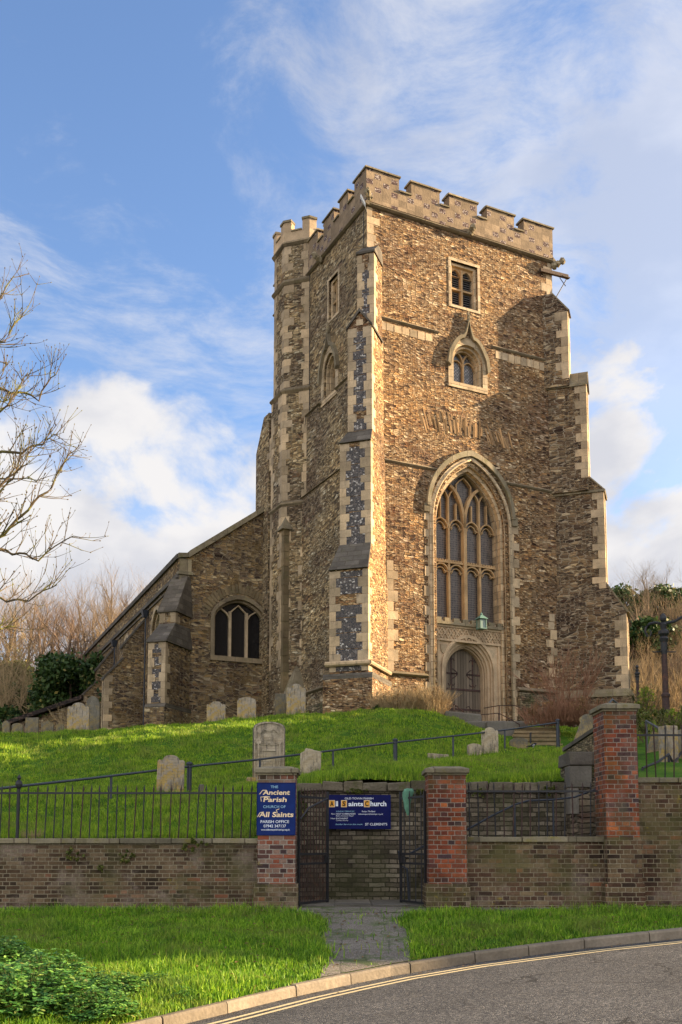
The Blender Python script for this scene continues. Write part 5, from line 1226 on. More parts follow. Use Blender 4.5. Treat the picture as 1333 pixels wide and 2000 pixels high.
def gate(label, hinge, ang, width, n, sgn, full=True):
    e = thing('iron_gate', label, 'gate', 'open gate leaves', (hinge[0], hinge[1], 0), ang)
    f_ = MB(); zb, zt = -.97, .78
    f_.box(0, .035, -.018, .018, zb - .02, zt + .10); f_.box(width - .035, width, -.02, .02, zb - .03, zt + .14)
    for z in (zb, -.17, -.33, zt): f_.box(.03, width - .03, -.012, .012, z, z + .035)
    f_.build('gate_frame', M['iron'], e)
    b_ = MB()
    for k in range(n):
        x = .05 + (width - .1) * (k + .5) / n; spike(b_, x, 0, zb, zt + .18 if full else zt + .14, .0095)
        if full and k < n - 1: x2 = x + (width - .1) / n / 2; b_.tube([(x2, 0, zb), (x2, 0, -.2)], .008, 5)
    b_.build('gate_bars', M['iron_rust'] if full else M['iron'], e)
    if full:
        a_ = MB(); a_.tube([(.04, -.015, .42), (.35, -.015, .62), (width - .05, -.015, zt + .02)], .016, 5); a_.build('brace', M['iron'], e)
    lk = MB(); lk.box(width - .13, width - .02, -.035, .035, -.31, -.18); lk.tube([(width - .08, -.06, -.22), (width - .16, -.08, -.22)], .012, 5); lk.build('lock', M['iron'], e)
    return e
gate('left iron gate leaf swung inwards beside the sign pillar, with close bars', (-.70, 16.62), math.radians(64), 1.08, 9, 1)
gate('right iron gate leaf swung inwards, with a green cloth tied at its top', (1.385, 16.62), math.radians(111), 1.0, 4, -1, False)
cl = MB(); crg = random.Random(31); cc = Vector((1.14, 17.28, .80))
prof = [(.015, .16), (.07, .15), (.085, .10), (.075, .02), (.06, -.08), (.045, -.18), (.025, -.26), (.01, -.30)]
base = len(cl.v); K = 14
for r_, z in prof:
    for j in range(K):
        an = 2 * math.pi * j / K; rr_ = r_ * (1 + .28 * math.sin(3 * an + z * 14) + crg.uniform(-.12, .12)); cl.v.append(cc + Vector((rr_ * math.cos(an), rr_ * math.sin(an) * .7, z + crg.uniform(-.008, .008))))
for i in range(len(prof) - 1):
    for j in range(K): cl.f.append((base + i * K + j, base + i * K + (j + 1) % K, base + (i + 1) * K + (j + 1) % K, base + (i + 1) * K + j))
tag(cl.build('cloth', M['cloth_green'], None, smooth=True), 'crumpled pale green cloth tied to the top of the right gate leaf', 'cloth')

# ------------------------------------------------------------------ the sunken entrance behind the gate
rw = thing('retaining_wall', 'coursed rubble retaining wall behind the gate, holding up the lawn', 'wall')
b_ = MB(); b_.box(-.75, 8.6, 18.48, 18.9, -1.2, 1.0); b_.hexa([Vector(p) for p in ((-1.0, 16.86, -1.2), (-.745, 16.86, -1.2), (-.745, 18.9, -1.2), (-1.0, 18.9, -1.2))], [Vector(p) for p in ((-1.0, 16.86, .12), (-.745, 16.86, .12), (-.745, 18.9, 1.05), (-1.0, 18.9, 1.05))])
b_.build('wall_face', M['coursed_wall'], rw)
c_ = MB(); x = -.8; r_ = random.Random(77)
while x < 8.5:
    l = r_.uniform(.22, .52); c_.rough_box(x, x + l - .006, 18.40 + r_.uniform(-.02, .02), 18.70, .97, 1.145 + r_.uniform(-.02, .02), r_, .02); x += l
c_.build('coping', ashlar('mossy_coping', (0.14, 0.12, 0.085), moss=0.8, mosscol=(0.07, 0.075, 0.022), stain=0.6, dist=0.03), rw, bevel=.02)
fl_ = MB(); r_ = random.Random(5)
fl_.box(-.76, 14, 16.7, 18.5, -1.3, -1.005)
for i in range(6):
    for j in range(3): fl_.rough_box(-.72 + i * .62, -.12 + i * .62, 16.75 + j * .58, 17.31 + j * .58, -1.0, -.985, r_, .003)
tag(fl_.build('entrance_floor', M['path_stone'], None), kind='structure')
stp = thing('stone_steps', 'stone steps climbing to the right behind the low railed wall', 'steps'); b_ = MB()
for k in range(9): b_.box(2.6 + k * .42, 7.5, 16.9, 18.46, -1.0 + k * .16, -1.0 + (k + 1) * .16 - .001)
b_.build('step', M['path_stone'], stp)
hr = thing('handrail', 'dark handrail rising to the right, seen through the short railing', 'handrail'); m_ = MB(); Y = 17.5
pts_ = [at(880, 1640, Y), at(913, 1620, Y), at(960, 1594, Y), at(1005, 1572, Y), at(1031, 1564, Y), at(1080, 1562, Y), at(1122, 1557, Y), at(1165, 1541, Y), at(1220, 1500, Y)]
m_.tube(pts_, .018, 6); m_.build('rail', M['iron_blue'], hr)
for i in (3, 5, 7):
    q = pts_[i]; m_ = MB(); m_.tube([q, q - Vector((0, 0, .85))], .018, 6); m_.build('post', M['iron_blue'], hr)
gr_ = thing('handrail', 'looped black handrail inside the gate, behind the right gate leaf', 'handrail'); m_ = MB(); 
m_.tube([at(833, 1650, 17.7), at(800, 1668, 17.8), at(785, 1668, 17.9), at(779, 1662, 17.95), at(782, 1690, 17.95), at(795, 1697, 17.9), at(800, 1770, 17.9)], .022, 6); m_.build('rail', M['iron_blue'], gr_)

# stone pier and sloping tomb slabs to the right of the lawn
pr1 = thing('stone_pier', 'square stone pier with a dark mossy cap at the right end of the lawn', 'pier'); b_ = MB(); r_ = random.Random(12)
b_.box(4.12, 5.3, 18.1, 18.9, -1, 1.42); b_.build('pier_body', M['rubble_retaining'], pr1)
b_ = MB(); b_.rough_box(4.11, 4.50, 18.075, 18.5, 1.03, 1.41, r_, .006); b_.rough_box(4.11, 4.26, 18.08, 18.5, .55, 1.01, r_, .006); b_.build('block', M['path_stone'], pr1, bevel=.008)
b_ = MB(); b_.rough_box(4.09, 5.32, 18.04, 18.9, 1.43, 1.66, r_, .025); b_.build('cap', M['coping_dark'], pr1, bevel=.02)

# ------------------------------------------------------------------ signs
def text(par, s, x, z, h, width, mat, shear=0.0, bold=0.0, y=-.004, al='CENTER'):
    c_ = bpy.data.curves.new('lettering', 'FONT'); c_.body = s; c_.size = 1.0; c_.shear = shear; c_.offset = bold; c_.align_x = 'CENTER'; c_.align_y = 'CENTER'; c_.extrude = 0.02; c_.resolution_u = 3
    o = bpy.data.objects.new('lettering_src', c_); COL.objects.link(o); bpy.context.view_layer.update()
    me = bpy.data.meshes.new_from_object(o.evaluated_get(bpy.context.evaluated_depsgraph_get())); bpy.data.objects.remove(o); bpy.data.curves.remove(c_)
    co = np.zeros(len(me.vertices) * 3, np.float32); me.vertices.foreach_get('co', co); co = co.reshape(-1, 3)
    mn = co.min(0); mx = co.max(0); ce = (mn + mx) / 2
    sx = width / (mx[0] - mn[0]); sz = h / .72 if h else sx
    out = np.stack([(co[:, 0] - ce[0]) * sx + x, co[:, 2] * .05 + y, (co[:, 1] - (ce[1] if not any(ch in s for ch in 'gpyq,') else ce[1] + .06)) * sz + z], 1)
    me.vertices.foreach_set('co', out.astype(np.float32).ravel()); me.materials.clear(); me.materials.append(mat); me.update()
    q = bpy.data.objects.new('lettering', me); COL.objects.link(q); q.parent = par; return q
PXM = 1981 / 16.29
s1 = thing('church_sign', 'upright blue enamel parish sign with cream lettering on the left gate pillar', 'sign', None, (-1.045, 16.292, (1650 - 1580) / PXM))
b_ = MB(); b_.box(-.305, .305, -.003, .006, -.415, .415); b_.build('panel', M['sign_blue'], s1)
b_ = MB(); b_.ring([(-.305, -.415), (-.305, .415), (.305, .415), (.305, -.415)], [(-.315, -.425), (-.315, .425), (.315, .425), (.315, -.425)], -.008, .007, lambda p, w, q: Vector((p, w, q)), closed=True); b_.build('frame', M['sign_navy'], s1)
for a_ in [('THE', -.03, .355, .042, .12, 'sign_cyan', 0, .01), ('Ancient', .0, .265, .075, .44, 'sign_cream', .1, .025), ('Parish', -.02, .150, .075, .38, 'sign_cream', .1, .025), ('CHURCH OF', -.03, .035, .044, .36, 'sign_cyan', 0, .008),
           ('All Saints', 0, -.09, .08, .56, 'sign_cream', .1, .025), ('PARISH OFFICE', -.02, -.205, .046, .46, 'sign_white', 0, .008), ('07942 347137', -.02, -.275, .046, .36, 'sign_white', 0, .008), ('www.oldtownparishhastings.org.uk', -.01, -.335, .028, .46, 'sign_white', 0, .012)]:
    text(s1, a_[0], a_[1], a_[2], a_[3], a_[4], M[a_[5]], a_[6], a_[7], y=-.005)
b_ = MB()   # swash strokes on the initials
for pts_ in ([(-.27, .235), (-.22, .30), (-.16, .30)], [(-.24, .12), (-.25, .19), (-.16, .20), (-.10, .19)], [(-.30, -.13), (-.26, -.06), (-.20, -.05)], [(.02, -.06), (.0, -.02), (.05, .0)]): b_.bar(pts_, .012, -.008, -.003, lambda p, w, q: Vector((p, w, q)))
b_.build('lettering', M['sign_cream'], s1)
PX2 = 1981 / 18.40
s2_ = thing('church_sign', 'wide navy church noticeboard with gold initials on the wall behind the gate', 'sign', None, ((701.5 - 666) / PX2, 18.40, (1650 - 1586) / PX2))
b_ = MB(); b_.box(-.575, .575, -.02, .02, -.31, .31); b_.build('panel', M['sign_navy'], s2_)
b_ = MB()
for x in (-.495, -.275, .14): b_.box(x - .045, x + .045, -.024, -.019, .095, .205)
b_.build('gold_initial', M['sign_gold'], s2_)
b_ = MB()
for x in (-.495, -.275, .14):
    b_.ring([(x - .045, .095), (x - .045, .205), (x + .045, .205), (x + .045, .095)], [(x - .053, .087), (x - .053, .213), (x + .053, .213), (x + .053, .087)], -.026, -.02, lambda p, w, q: Vector((p, w, q)), closed=True)
b_.build('border', M['sign_cream'], s2_)
for a_ in [('OLD TOWN PARISH', 0, .245, .036, .52, 'sign_white', 0, .004), ('A', -.495, .15, .088, .062, 'sign_black', 0, .03), ('ll', -.405, .15, .092, .04, 'sign_white', 0, .03), ('S', -.275, .15, .088, .056, 'sign_black', 0, .03), ('aints', -.06, .143, .08, .27, 'sign_white', 0, .03), ('C', .14, .15, .088, .062, 'sign_black', 0, .03), ('hurch', .35, .15, .09, .29, 'sign_white', 0, .03),
           ('SUNDAY SERVICES', -.255, .01, .024, .33, 'sign_cyan', 0, .004), ('8am', -.47, -.035, .022, .07, 'sign_white', 0, .004), ('HOLY COMMUNION', -.245, -.035, .026, .35, 'sign_white', 0, .012), ('Book of Common Prayer', -.26, -.072, .022, .32, 'sign_white', .2, .004), ('10am', -.475, -.118, .022, .08, 'sign_white', 0, .004), ('EUCHARIST', -.31, -.118, .026, .22, 'sign_white', 0, .012), ('Common Worship', -.31, -.155, .022, .22, 'sign_white', .2, .004),
           ('Rector: The Revd', .17, .01, .028, .24, 'sign_white', .1, .004), ('oldtownparishhastings.org.uk', .21, -.04, .024, .45, 'sign_white', .1, .006), ('Sunday Services this week:', -.18, -.225, .026, .50, 'sign_cyan', .25, .004), ("ST CLEMENT'S", .31, -.222, .045, .40, 'sign_white', 0, .012)]:
    text(s2_, a_[0], a_[1], a_[2], a_[3], a_[4], M[a_[5]], a_[6], a_[7], y=-.0225 if a_[0] not in 'ASC' else -.0265)

# ------------------------------------------------------------------ handrail across the bank
hl = thing('path_handrail', 'long black handrail with stout round posts climbing across the grass bank', 'handrail')
path_px = [(-60, 1549, 20.4), (0, 1540, 21), (180, 1520, 23), (370, 1497, 25), (500, 1484, 26.3), (640, 1467, 28), (772, 1450, 29.5), (900, 1436, 31.3), (1000, 1424, 32.8), (1089, 1411, 34)]
hp = [at(*p) for p in path_px]; m_ = MB(); m_.tube(hp, .03, 6); m_.build('rail', M['iron_blue'], hl)
for i in (3, 6, 9):
    q = hp[i]; zb = hz(q.x, q.y); m_ = MB(); H = q.z - zb + .06; m_.lathe([(.075, -.3), (.075, 0.02), (.062, .05), (.062, H - .10), (.075, H - .09), (.075, H - .06), (.06, H - .05), (.06, H - .02), (.085, H - .01), (.085, H + .02), (.05, H + .05), (.01, H + .06)], (q.x, q.y, zb), 12); m_.build('post', M['iron_blue'], hl)
for px, Y_ in ((215, 23.3), (507, 26.4), (650, 28.1), (884, 31.1), (985, 32.6)):
    k = min(range(len(hp) - 1), key=lambda i: 0 if path_px[i][0] <= px <= path_px[i + 1][0] else 1); t = (px - path_px[k][0]) / (path_px[k + 1][0] - path_px[k][0]); q = hp[k].lerp(hp[k + 1], t)
    m_ = MB(); m_.box(q.x - .028, q.x + .028, q.y - .012, q.y + .012, hz(q.x, q.y) - .2, q.z); m_.build('post', M['iron_blue'], hl)

# ------------------------------------------------------------------ headstones
def hs_outline(kind, w, h):
    a = w / 2
    if kind == 'round': return [(-a, 0)] + [(-a * math.cos(t), h - a * .42 + a * .42 * math.sin(t)) for t in np.linspace(0, math.pi, 13)] + [(a, 0)]
    if kind == 'shoulder':
        s = h * .86; top = [(-a, s * .97), (-a * .86, s + .02 * h), (-a * .66, s), (-a * .60, s * 1.02)] + [(-a * .58 * math.cos(t), s * 1.02 + (h - s * 1.02) * math.sin(t)) for t in np.linspace(.25, math.pi - .25, 9)] + [(a * .60, s * 1.02), (a * .66, s), (a * .86, s + .02 * h), (a, s * .97)]
        return [(-a, 0)] + top + [(a, 0)]
    if kind == 'gothic': return [(-a, 0), (-a, h * .80)] + [(x, z) for x, z in arch(0, a * .9, 0, h * .80, h, 5)[1:-1]] + [(a, h * .80), (a, 0)]
    if kind == 'broken': return [(-a, 0), (-a, h * .82), (-a * .6, h * .9), (-a * .5, h), (a * .1, h * .97), (a * .35, h * .93), (a * .8, h * .90), (a, h * .88), (a, 0)]
    if kind == 'stump': return [(-a, 0), (-a, h), (-a * .3, h * .93), (a * .3, h * .88), (a * .96, h * .85), (a, h * .3), (a * .9, 0)]
    return [(-a, 0), (-a, h), (a, h), (a, 0)]
hs_rng = random.Random(6); HS = []
def headstone(label, px, py, Y, wpx, hpx, kind, mat='headstone', rz=0.0, lean=0.0, tilt=0.0, th=.11, sink=.7):
    sc = 1981 / Y; w, h = wpx / sc, hpx / sc; p = at(px, py, Y)
    HS.append((p.x, p.y, w))
    n = 2; out = hs_outline(kind, w, h); out = [(x, z) for x, z in out]
    out[0] = (out[0][0], -sink); out[-1] = (out[-1][0], -sink)
    mb = MB(); mb.prism(out, -th / 2, th / 2, lambda a_, b_, c_: Vector((a_, b_, c_)))
    o = mb.build('headstone', M[mat], None, bevel=.018); o.location = p; o.rotation_euler = (tilt, lean, rz)
    return tag(o, label, 'headstone')
headstone('pale lichened headstone with a shouldered top, low on the left lawn behind the long railing', 332, 1550, 24.3, 53, 76, 'shoulder', 'headstone', .05, .02)
headstone('thin weathered headstone with a chipped uneven top, right of the ornate one', 606, 1517, 27, 41, 56, 'broken', 'headstone_pale', -.1, .02)
headstone('short pale stone stub half buried in the grass in the middle of the lawn', 856, 1486, 31, 42, 15, 'stump', 'headstone_pale', .1, 0)
headstone('taller pale headstone with a shouldered top near the foot of the steps', 957, 1470, 32, 33, 50, 'shoulder', 'headstone_pale', -.1, 0)
headstone('small rounded pale headstone leaning against its taller neighbour', 926, 1476, 31.7, 28, 24, 'round', 'headstone_pale', .2, .03)
headstone('grey lichened headstone with a double-shouldered top in front of the aisle window', 422, 1415, 41, 37, 46, 'shoulder', 'headstone', .1, -.01)
headstone('ochre headstone with a curved top between the grey one and the tower', 481, 1410, 40.5, 37, 49, 'round', 'headstone', .05, .01)
headstone('tallest grey headstone, orange at its foot, standing by the tower wall', 578, 1398, 40.2, 38, 64, 'shoulder', 'headstone', .1, 0)
headstone('narrow dark headstone edge-on beside the tallest grey one', 547, 1400, 41.5, 22, 46, 'square', 'headstone_dark', .3, 0)
headstone('large square-topped grey headstone at the far left of the bank', 152, 1434, 41, 43, 63, 'shoulder', 'headstone', .05, 0)
headstone('dark pointed headstone just behind the large grey one at far left', 180, 1432, 42.5, 29, 74, 'gothic', 'headstone_dark', -.1, 0)
headstone('tiny brown stub behind the railing below the round post', 393, 1556, 23, 9, 24, 'square', 'headstone_dark', 0, .03)
headstone('leaning green-stained slab beside the tall brick pillar', 1138, 1432, 27, 22, 34, 'square', 'headstone_dark', -.5, .35, -.1)
headstone('squat rounded boulder-like stone at the bottom of the sleeper steps', 1013, 1463, 33.6, 34, 22, 'round', 'headstone_dark', 0, 0, 0, .3)
k = 0
for px, w_, h_, kd, lb in [(12, 16, 30, 'gothic', 'narrow pointed dark gravestone at the very left edge, below the lean-to'), (34, 22, 24, 'round', 'low rounded dark gravestone near the left edge'), (62, 26, 34, 'square', 'square dark gravestone under the lean-to roof'), (92, 24, 26, 'shoulder', 'shouldered dark gravestone left of the large grey headstone'), (116, 15, 20, 'round', 'smallest dark gravestone beside the large grey headstone')]:
    headstone(lb, px, 1437 - k, 50, w_, h_, kd, 'headstone_dark', .1 * (k - 2), .02 * (k - 2)); k += 1
# the ornate stone
sc = 1981 / 27.2; e = thing('ornate_headstone', 'tall carved headstone with a sunburst, columns and a round-cornered top', 'headstone', None, tuple(at(525, 1526, 27.2)), .12)
w, h = 64 / sc, 118 / sc; mb = MB(); a = w / 2
body = [(-a, -.3), (-a, h * .88), (-a * .92, h * .94), (-a * .7, h * .975), (-a * .3, h), (a * .3, h), (a * .7, h * .975), (a * .92, h * .94), (a, h * .88), (a, -.3)]
fr0 = lambda p, w_, q: Vector((p, w_, q))
mb.prism(body, -.02, .16, fr0); mb.build('slab', M['headstone_dark'], e, bevel=.02)
mb = MB(); inner = [(x * .90, z * .985 if z > 0 else .0) for x, z in body]; mb.prism(inner, -.05, -.019, fr0); mb.build('carved_face', M['headstone_pale'], e)
mb = MB(); mb.ring([(x * .86, z * .97 if z > 0 else 0) for x, z in body], [(x * .93, z * .99 if z > 0 else 0) for x, z in body], -.085, -.045, fr0)
for s3 in (-1, 1): mb.tube([(s3 * a * .66, -.075, .0), (s3 * a * .66, -.075, h * .62)], .03, 6); mb.box(s3 * a * .66 - .055, s3 * a * .66 + .055, -.10, -.04, h * .62, h * .66)
mb.box(-a * .42, a * .42, -.085, -.045, h * .50, h * .535)
for s3 in (-1, 1): mb.box(s3 * a * .42 - .015, s3 * a * .42 + .015, -.075, -.045, .0, h * .5)
for t in np.linspace(.12, math.pi - .12, 13): mb.bar([(.03 * math.cos(t), h * .60 + .03 * math.sin(t)), (a * .52 * math.cos(t), h * .60 + a * .55 * math.sin(t))], .018, -.075, -.045, fr0)
mb.bar([(-a * .62, h * .80), (-a * .3, h * .87), (0, h * .84), (a * .3, h * .88), (a * .62, h * .80)], .055, -.08, -.045, fr0)
for k in range(10): mb.box(-a * .34, a * .34 - (k % 3) * .04, -.055, -.045, h * .46 - k * .07, h * .46 - k * .07 + .025)
mb.build('relief', M['headstone_pale'], e)
mb = MB(); mb.box(-a - .16, a + .1, -.14, .24, -.3, .10); mb.build('plinth', M['headstone'], e, bevel=.02)

# ------------------------------------------------------------------ steps and rails at the church door
ss = thing('sleeper_steps', 'shallow timber-edged steps climbing towards the church door', 'steps')
for k in range(6):
    p = at(1000 + k * 1.5, 1462 - k * 8.0, 34.4 + k * .66); m_ = MB(); m_.rough_box(p.x, p.x + 1.75 - k * .05, p.y, p.y + .12, p.z - .16, p.z - .035, hs_rng, .012); m_.rough_box(p.x - .03, p.x + 1.78 - k * .05, p.y - .05, p.y + .14, p.z - .03, p.z + .03, hs_rng, .008); m_.box(p.x + .02, p.x + 1.7, p.y + .14, p.y + .85, p.z - .5, p.z - .02); m_.build('step', M['step_timber'], ss)
for lb, px, py, Y, d_, mt in [('rough stone block left of the church door at the crest of the bank', 905, 1412, 39.5, (.75, .5, .34), 'path_stone'), ('long low ledge stone in front of the church door', 940, 1425, 39.0, (.95, .5, .30), 'path_stone'), ('tilted step block right of the church door ledge', 985, 1424, 38.6, (.8, .5, .3), 'path_stone')]:
    p = at(px, py, Y); m_ = MB(); m_.rough_box(-d_[0], d_[0], -d_[1], d_[1], -.6, d_[2], hs_rng, .09); o = m_.build('stone_block', M[mt], None, bevel=.05); o.location = p; tag(o, lb, 'stone')
def rail_thing(label, pts, posts, r=.02, mat='iron_rust'):
    e = thing('handrail', label, 'handrail'); P_ = [at(*p) for p in pts]; m_ = MB(); m_.tube(P_, r, 5); m_.build('rail', M[mat], e)
    for i in posts: q = P_[i]; m_ = MB(); m_.tube([q, q - Vector((0, 0, .95))], r, 5); m_.build('post', M[mat], e)
rail_thing('thin rusty rail curving past the right of the church door', [(945, 1383, 40.5), (975, 1378, 40), (1005, 1378, 39.5), (1025, 1385, 39), (1062, 1378, 38.5), (1100, 1395, 38)], [1, 3, 4])
rail_thing('thin rusty rail in front of the church door step', [(940, 1396, 39.4), (974, 1393, 39), (992, 1402, 38.5), (1015, 1415, 38)], [1, 3])
rail_thing('short rusty rail in front of the oak door', [(886, 1375, 40.5), (905, 1390, 40)], [0, 1])
rail_thing('short black rail post beside the sleeper steps', [(1036, 1431, 35.5), (1038, 1433, 35.5)], [0], .035, 'iron')
# right-hand steps and tombs behind the far railing
rail_thing('black handrail behind the far right railing', [(1255, 1500, 20), (1285, 1488, 20.5), (1306, 1473, 21), (1316, 1492, 21), (1333, 1466, 22), (1370, 1455, 23)], [0, 2, 4], .028, 'iron')
rail_thing('galvanised rail sloping behind the far right railing', [(1262, 1408, 25), (1290, 1424, 24), (1300, 1440, 23)], [0, 2], .03, 'lead')
headstone('grey slab leaning left behind the tall brick pillar', 1150, 1420, 24.5, 26, 26, 'round', 'headstone_dark', -.6, -.3, -.1)
headstone('upright pale stone slab behind the far right railing', 1307, 1505, 21.5, 26, 88, 'square', 'headstone', .3, 0, 0, .3)
headstone('second upright pale slab at the right edge behind the far right railing', 1338, 1505, 22, 24, 80, 'square', 'headstone', .1, 0, 0, .3)
headstone('green-stained slab leaning behind the far right railing', 1275, 1470, 24, 24, 40, 'square', 'headstone_dark', -.4, .3)
lw = thing('low_stone_wall', 'low sloping mossy stone wall beside the tall brick pillar', 'wall'); m_ = MB()
a0, a1 = at(1112, 1466, 25), at(1178, 1428, 22.5); plank(m_, a0 - Vector((0, 0, .6)), a1 - Vector((0, 0, .55)), .3, 1.1); m_.build('wall_face', M['rubble_retaining'], lw)
m_ = MB(); plank(m_, a0 + Vector((0, 0, .02)), a1 + Vector((0, 0, .07)), .36, .09); m_.build('coping', M['coping_dark'], lw)

p = at(1041, 1473, 32.5); bird = thing('magpie', 'small black and white magpie standing on the grass near the sleeper steps', 'bird', None, (p.x, p.y, hz(p.x, p.y) + .03), .6)
def sweep(parts, mat, nm):
    mb = MB()
    for pts, rs in parts: mb.tube(pts, rs, 8)
    o = mb.build(nm, mat, bird, smooth=True); return o
sweep([([(-.30, 0, .09), (-.20, 0, .10), (-.10, 0, .12), (-.04, 0, .14), (.03, 0, .16), (.08, 0, .19), (.11, 0, .215), (.135, 0, .215), (.16, 0, .212), (.19, 0, .205)], [.012, .016, .028, .048, .055, .040, .032, .030, .014, .003])], paint('magpie_black', (0.012, 0.013, 0.02)), 'body')
sweep([([(-.06, 0, .115), (0, 0, .118), (.05, 0, .14)], [.015, .045, .02]), ([(-.05, -.045, .15), (.04, -.05, .165)], [.012, .012]), ([(-.05, .045, .15), (.04, .05, .165)], [.012, .012])], paint('magpie_white', (0.75, 0.75, 0.72)), 'white_feathers')
for s3 in (-1, 1): sweep([([(0, s3 * .02, .10), (-.01, s3 * .02, .05), (.005, s3 * .02, -.03)], [.007, .005, .004])], M['iron'], 'leg')
rail_thing('galvanised rail end showing above the cap of the tall brick pillar', [(1188, 1376, 20), (1196, 1366, 20.2), (1210, 1378, 20.4)], [], .022, 'lead')
# ------------------------------------------------------------------ iron lamp arch
def column(label, px, ytop, ybot, Y, scale, arm):
    top = at(px, ytop, Y); bot = at(px, ybot, Y); e = thing('lamp_column', label, 'lamp post', None, (top.x, top.y, bot.z - .6)); H = top.z - bot.z + .6; s = scale * .8
    m_ = MB(); m_.lathe([(.20 * s, 0), (.20 * s, .25), (.15 * s, .35), (.135 * s, H * .34), (.16 * s, H * .35), (.16 * s, H * .37), (.115 * s, H * .38), (.10 * s, H * .70)], (0, 0, 0), 16); m_.build('shaft', M['iron_rust'], e)
    m_ = MB(); m_.lathe([(.10 * s, H * .70), (.12 * s, H * .73), (.13 * s, H * .80), (.18 * s, H * .83), (.12 * s, H * .85), (.20 * s, H * .87), (.20 * s, H * .89), (.10 * s, H * .91), (.14 * s, H * .95), (.05 * s, H * .97), (.115 * s, H * .985), (.13 * s, H * 1.0), (.10 * s, H * 1.025), (.02 * s, H * 1.045)], (0, 0, 0), 14); m_.build('capital', M['iron'], e)
    m_ = MB(); m_.tube([(-.33 * s * 1.3, 0, H * .72), (.33 * s * 1.3, 0, H * .72)], .018 * s * 1.4, 5); m_.build('ladder_bar', M['iron'], e)
    if arm:
        m_ = MB(); sp_ = [(-.05 - .0, 0, H * .95)] + [(-.36 - .22 * math.cos(t) * (1 - t / 9), 0, H * .90 + .20 * math.sin(t) * (1 - t / 9)) for t in np.linspace(1.4, -4.2, 18)][::1]
        sp_ = [(-.02, 0, H * .955), (-.25, 0, H * .965), (-.42, 0, H * .955), (-.53, 0, H * .925), (-.55, 0, H * .885), (-.49, 0, H * .85), (-.40, 0, H * .855), (-.37, 0, H * .885), (-.41, 0, H * .905), (-.45, 0, H * .89)]
        m_.tube(sp_, [.045, .045, .042, .04, .035, .03, .028, .025, .022, .02], 6); m_.build('scroll', M['iron'], e)
        m_ = MB(); ap = [(0, 0, H * .955), (.35, 0, H * .975), (.75, 0, H * 1.04), (1.2, 0, H * 1.14), (1.8, 0, H * 1.20), (2.4, 0, H * 1.14), (3.0, 0, H * .99), (3.5, 0, H * .955)]
        m_.tube(ap, .045, 6)
        for t in np.linspace(.3, 1.6, 9): i = int(np.searchsorted([q[0] for q in ap], t)) - 1; k_ = (t - ap[i][0]) / (ap[i + 1][0] - ap[i][0]); z = ap[i][2] + (ap[i + 1][2] - ap[i][2]) * k_; m_.tube([(t, 0, z), (t - .03, 0, z + .12)], [.02, .004], 4)
        m_.build('arm', M['iron'], e)
column('tall dark iron lamp arch with a scroll and rusty shaft at the right edge', 1295, 1208, 1405, 30, 1.0, True)
column('shorter dark iron post left of the lamp arch, behind the tall pillar', 1244, 1303, 1372, 33, .55, False)

# lean-to at far left
lt_ = thing('lean_to', 'low dark stone lean-to with a sloping roof at the far left, below the woods', 'outbuilding')
p0, p1 = at(36, 1412, 62), at(146, 1370, 62); m_ = MB(); m_.prism([(p0.x, 5), (p0.x, p0.z), (p1.x + .5, p1.z), (p1.x + .5, 5)], 0, 3, lambda p, w, q: Vector((p, 62 + w, q))); m_.build('wall', M['rubble_aisle'], lt_)
m_ = MB(); m_.prism([(p0.x - .6, p0.z - .15), (p0.x - .6, p0.z + .12), (p1.x + .5, p1.z + .35), (p1.x + .5, p1.z + .1)], -.4, 3.4, lambda p, w, q: Vector((p, 62 + w, q))); m_.build('roof', M['roof_tile'], lt_)

# unseen houses added outside the frame on the right to shade bank and roadside
def house(label, x0, x1, y0, y1, z0, ze, zr):
    e = thing('added_shade_house', label, 'house', 'unseen houses added to cast shade'); m_ = MB(); m_.box(x0, x1, y0, y1, z0, ze); xm = (x0 + x1) / 2
    m_.prism([(x0, ze), (x1, ze), (xm, zr)], y0 + .01, y1 - .01, lambda p, w, q: Vector((p, w, q + .001))); m_.build('wall', M['brick_mixed'], e)
    r_ = MB(); r_.prism([(x0 - .3, ze - .2), (x0 - .3, ze - .05), (xm, zr + .12), (x1 + .3, ze - .05), (x1 + .3, ze - .2), (xm, zr)], y0 - .1, y1 + .1, lambda p, w, q: Vector((p, w, q))); ro_ = r_.build('roof', M['roof_tile'], e)
    c_ = MB(); c_.box(xm - .3, xm + .3, y1 - .8, y1 - .1, zr - .8, zr + .9); c_.build('chimney', M['brick_mixed'], ro_)
    n = max(1, int((y1 - y0) / 2.4))
    for fl in range(max(1, int((ze - max(z0, -1)) / 3))):
        for k in range(n):
            yc = y0 + (k + .5) * (y1 - y0) / n; zc = max(z0, -1) + 1.2 + fl * 2.9; w_ = MB(); w_.box(x0 - .05, x0 + .02, yc - .5, yc + .5, zc, zc + 1.4); wo_ = w_.build('window', M['white_metal'], e)
            g_ = MB(); g_.box(x0 - .06, x0 - .045, yc - .42, yc + .42, zc + .08, zc + 1.32); g_.build('pane', M['glass_dark'], wo_)
house('unseen brick house added on the right for its shadow, nearest the road bend', 26, 30.5, 19.0, 26, -2, 9.6, 12.6)
house('unseen brick house added on the right for its shadow, second along', 26, 34, 26.2, 34, -2, 11.4, 14.4)
house('tallest unseen brick house added on the right for its shadow', 26, 34, 34.2, 43.5, -2, 11.8, 14.8)
house('low unseen brick house added on the right for its shadow, nearest the churchyard', 26, 34, 43.8, 51, 0, 10.2, 13.0)
house('unseen brick house added on the right for its shadow, behind the viewer', 26, 34, -12, 12.9, -3, 8, 11)

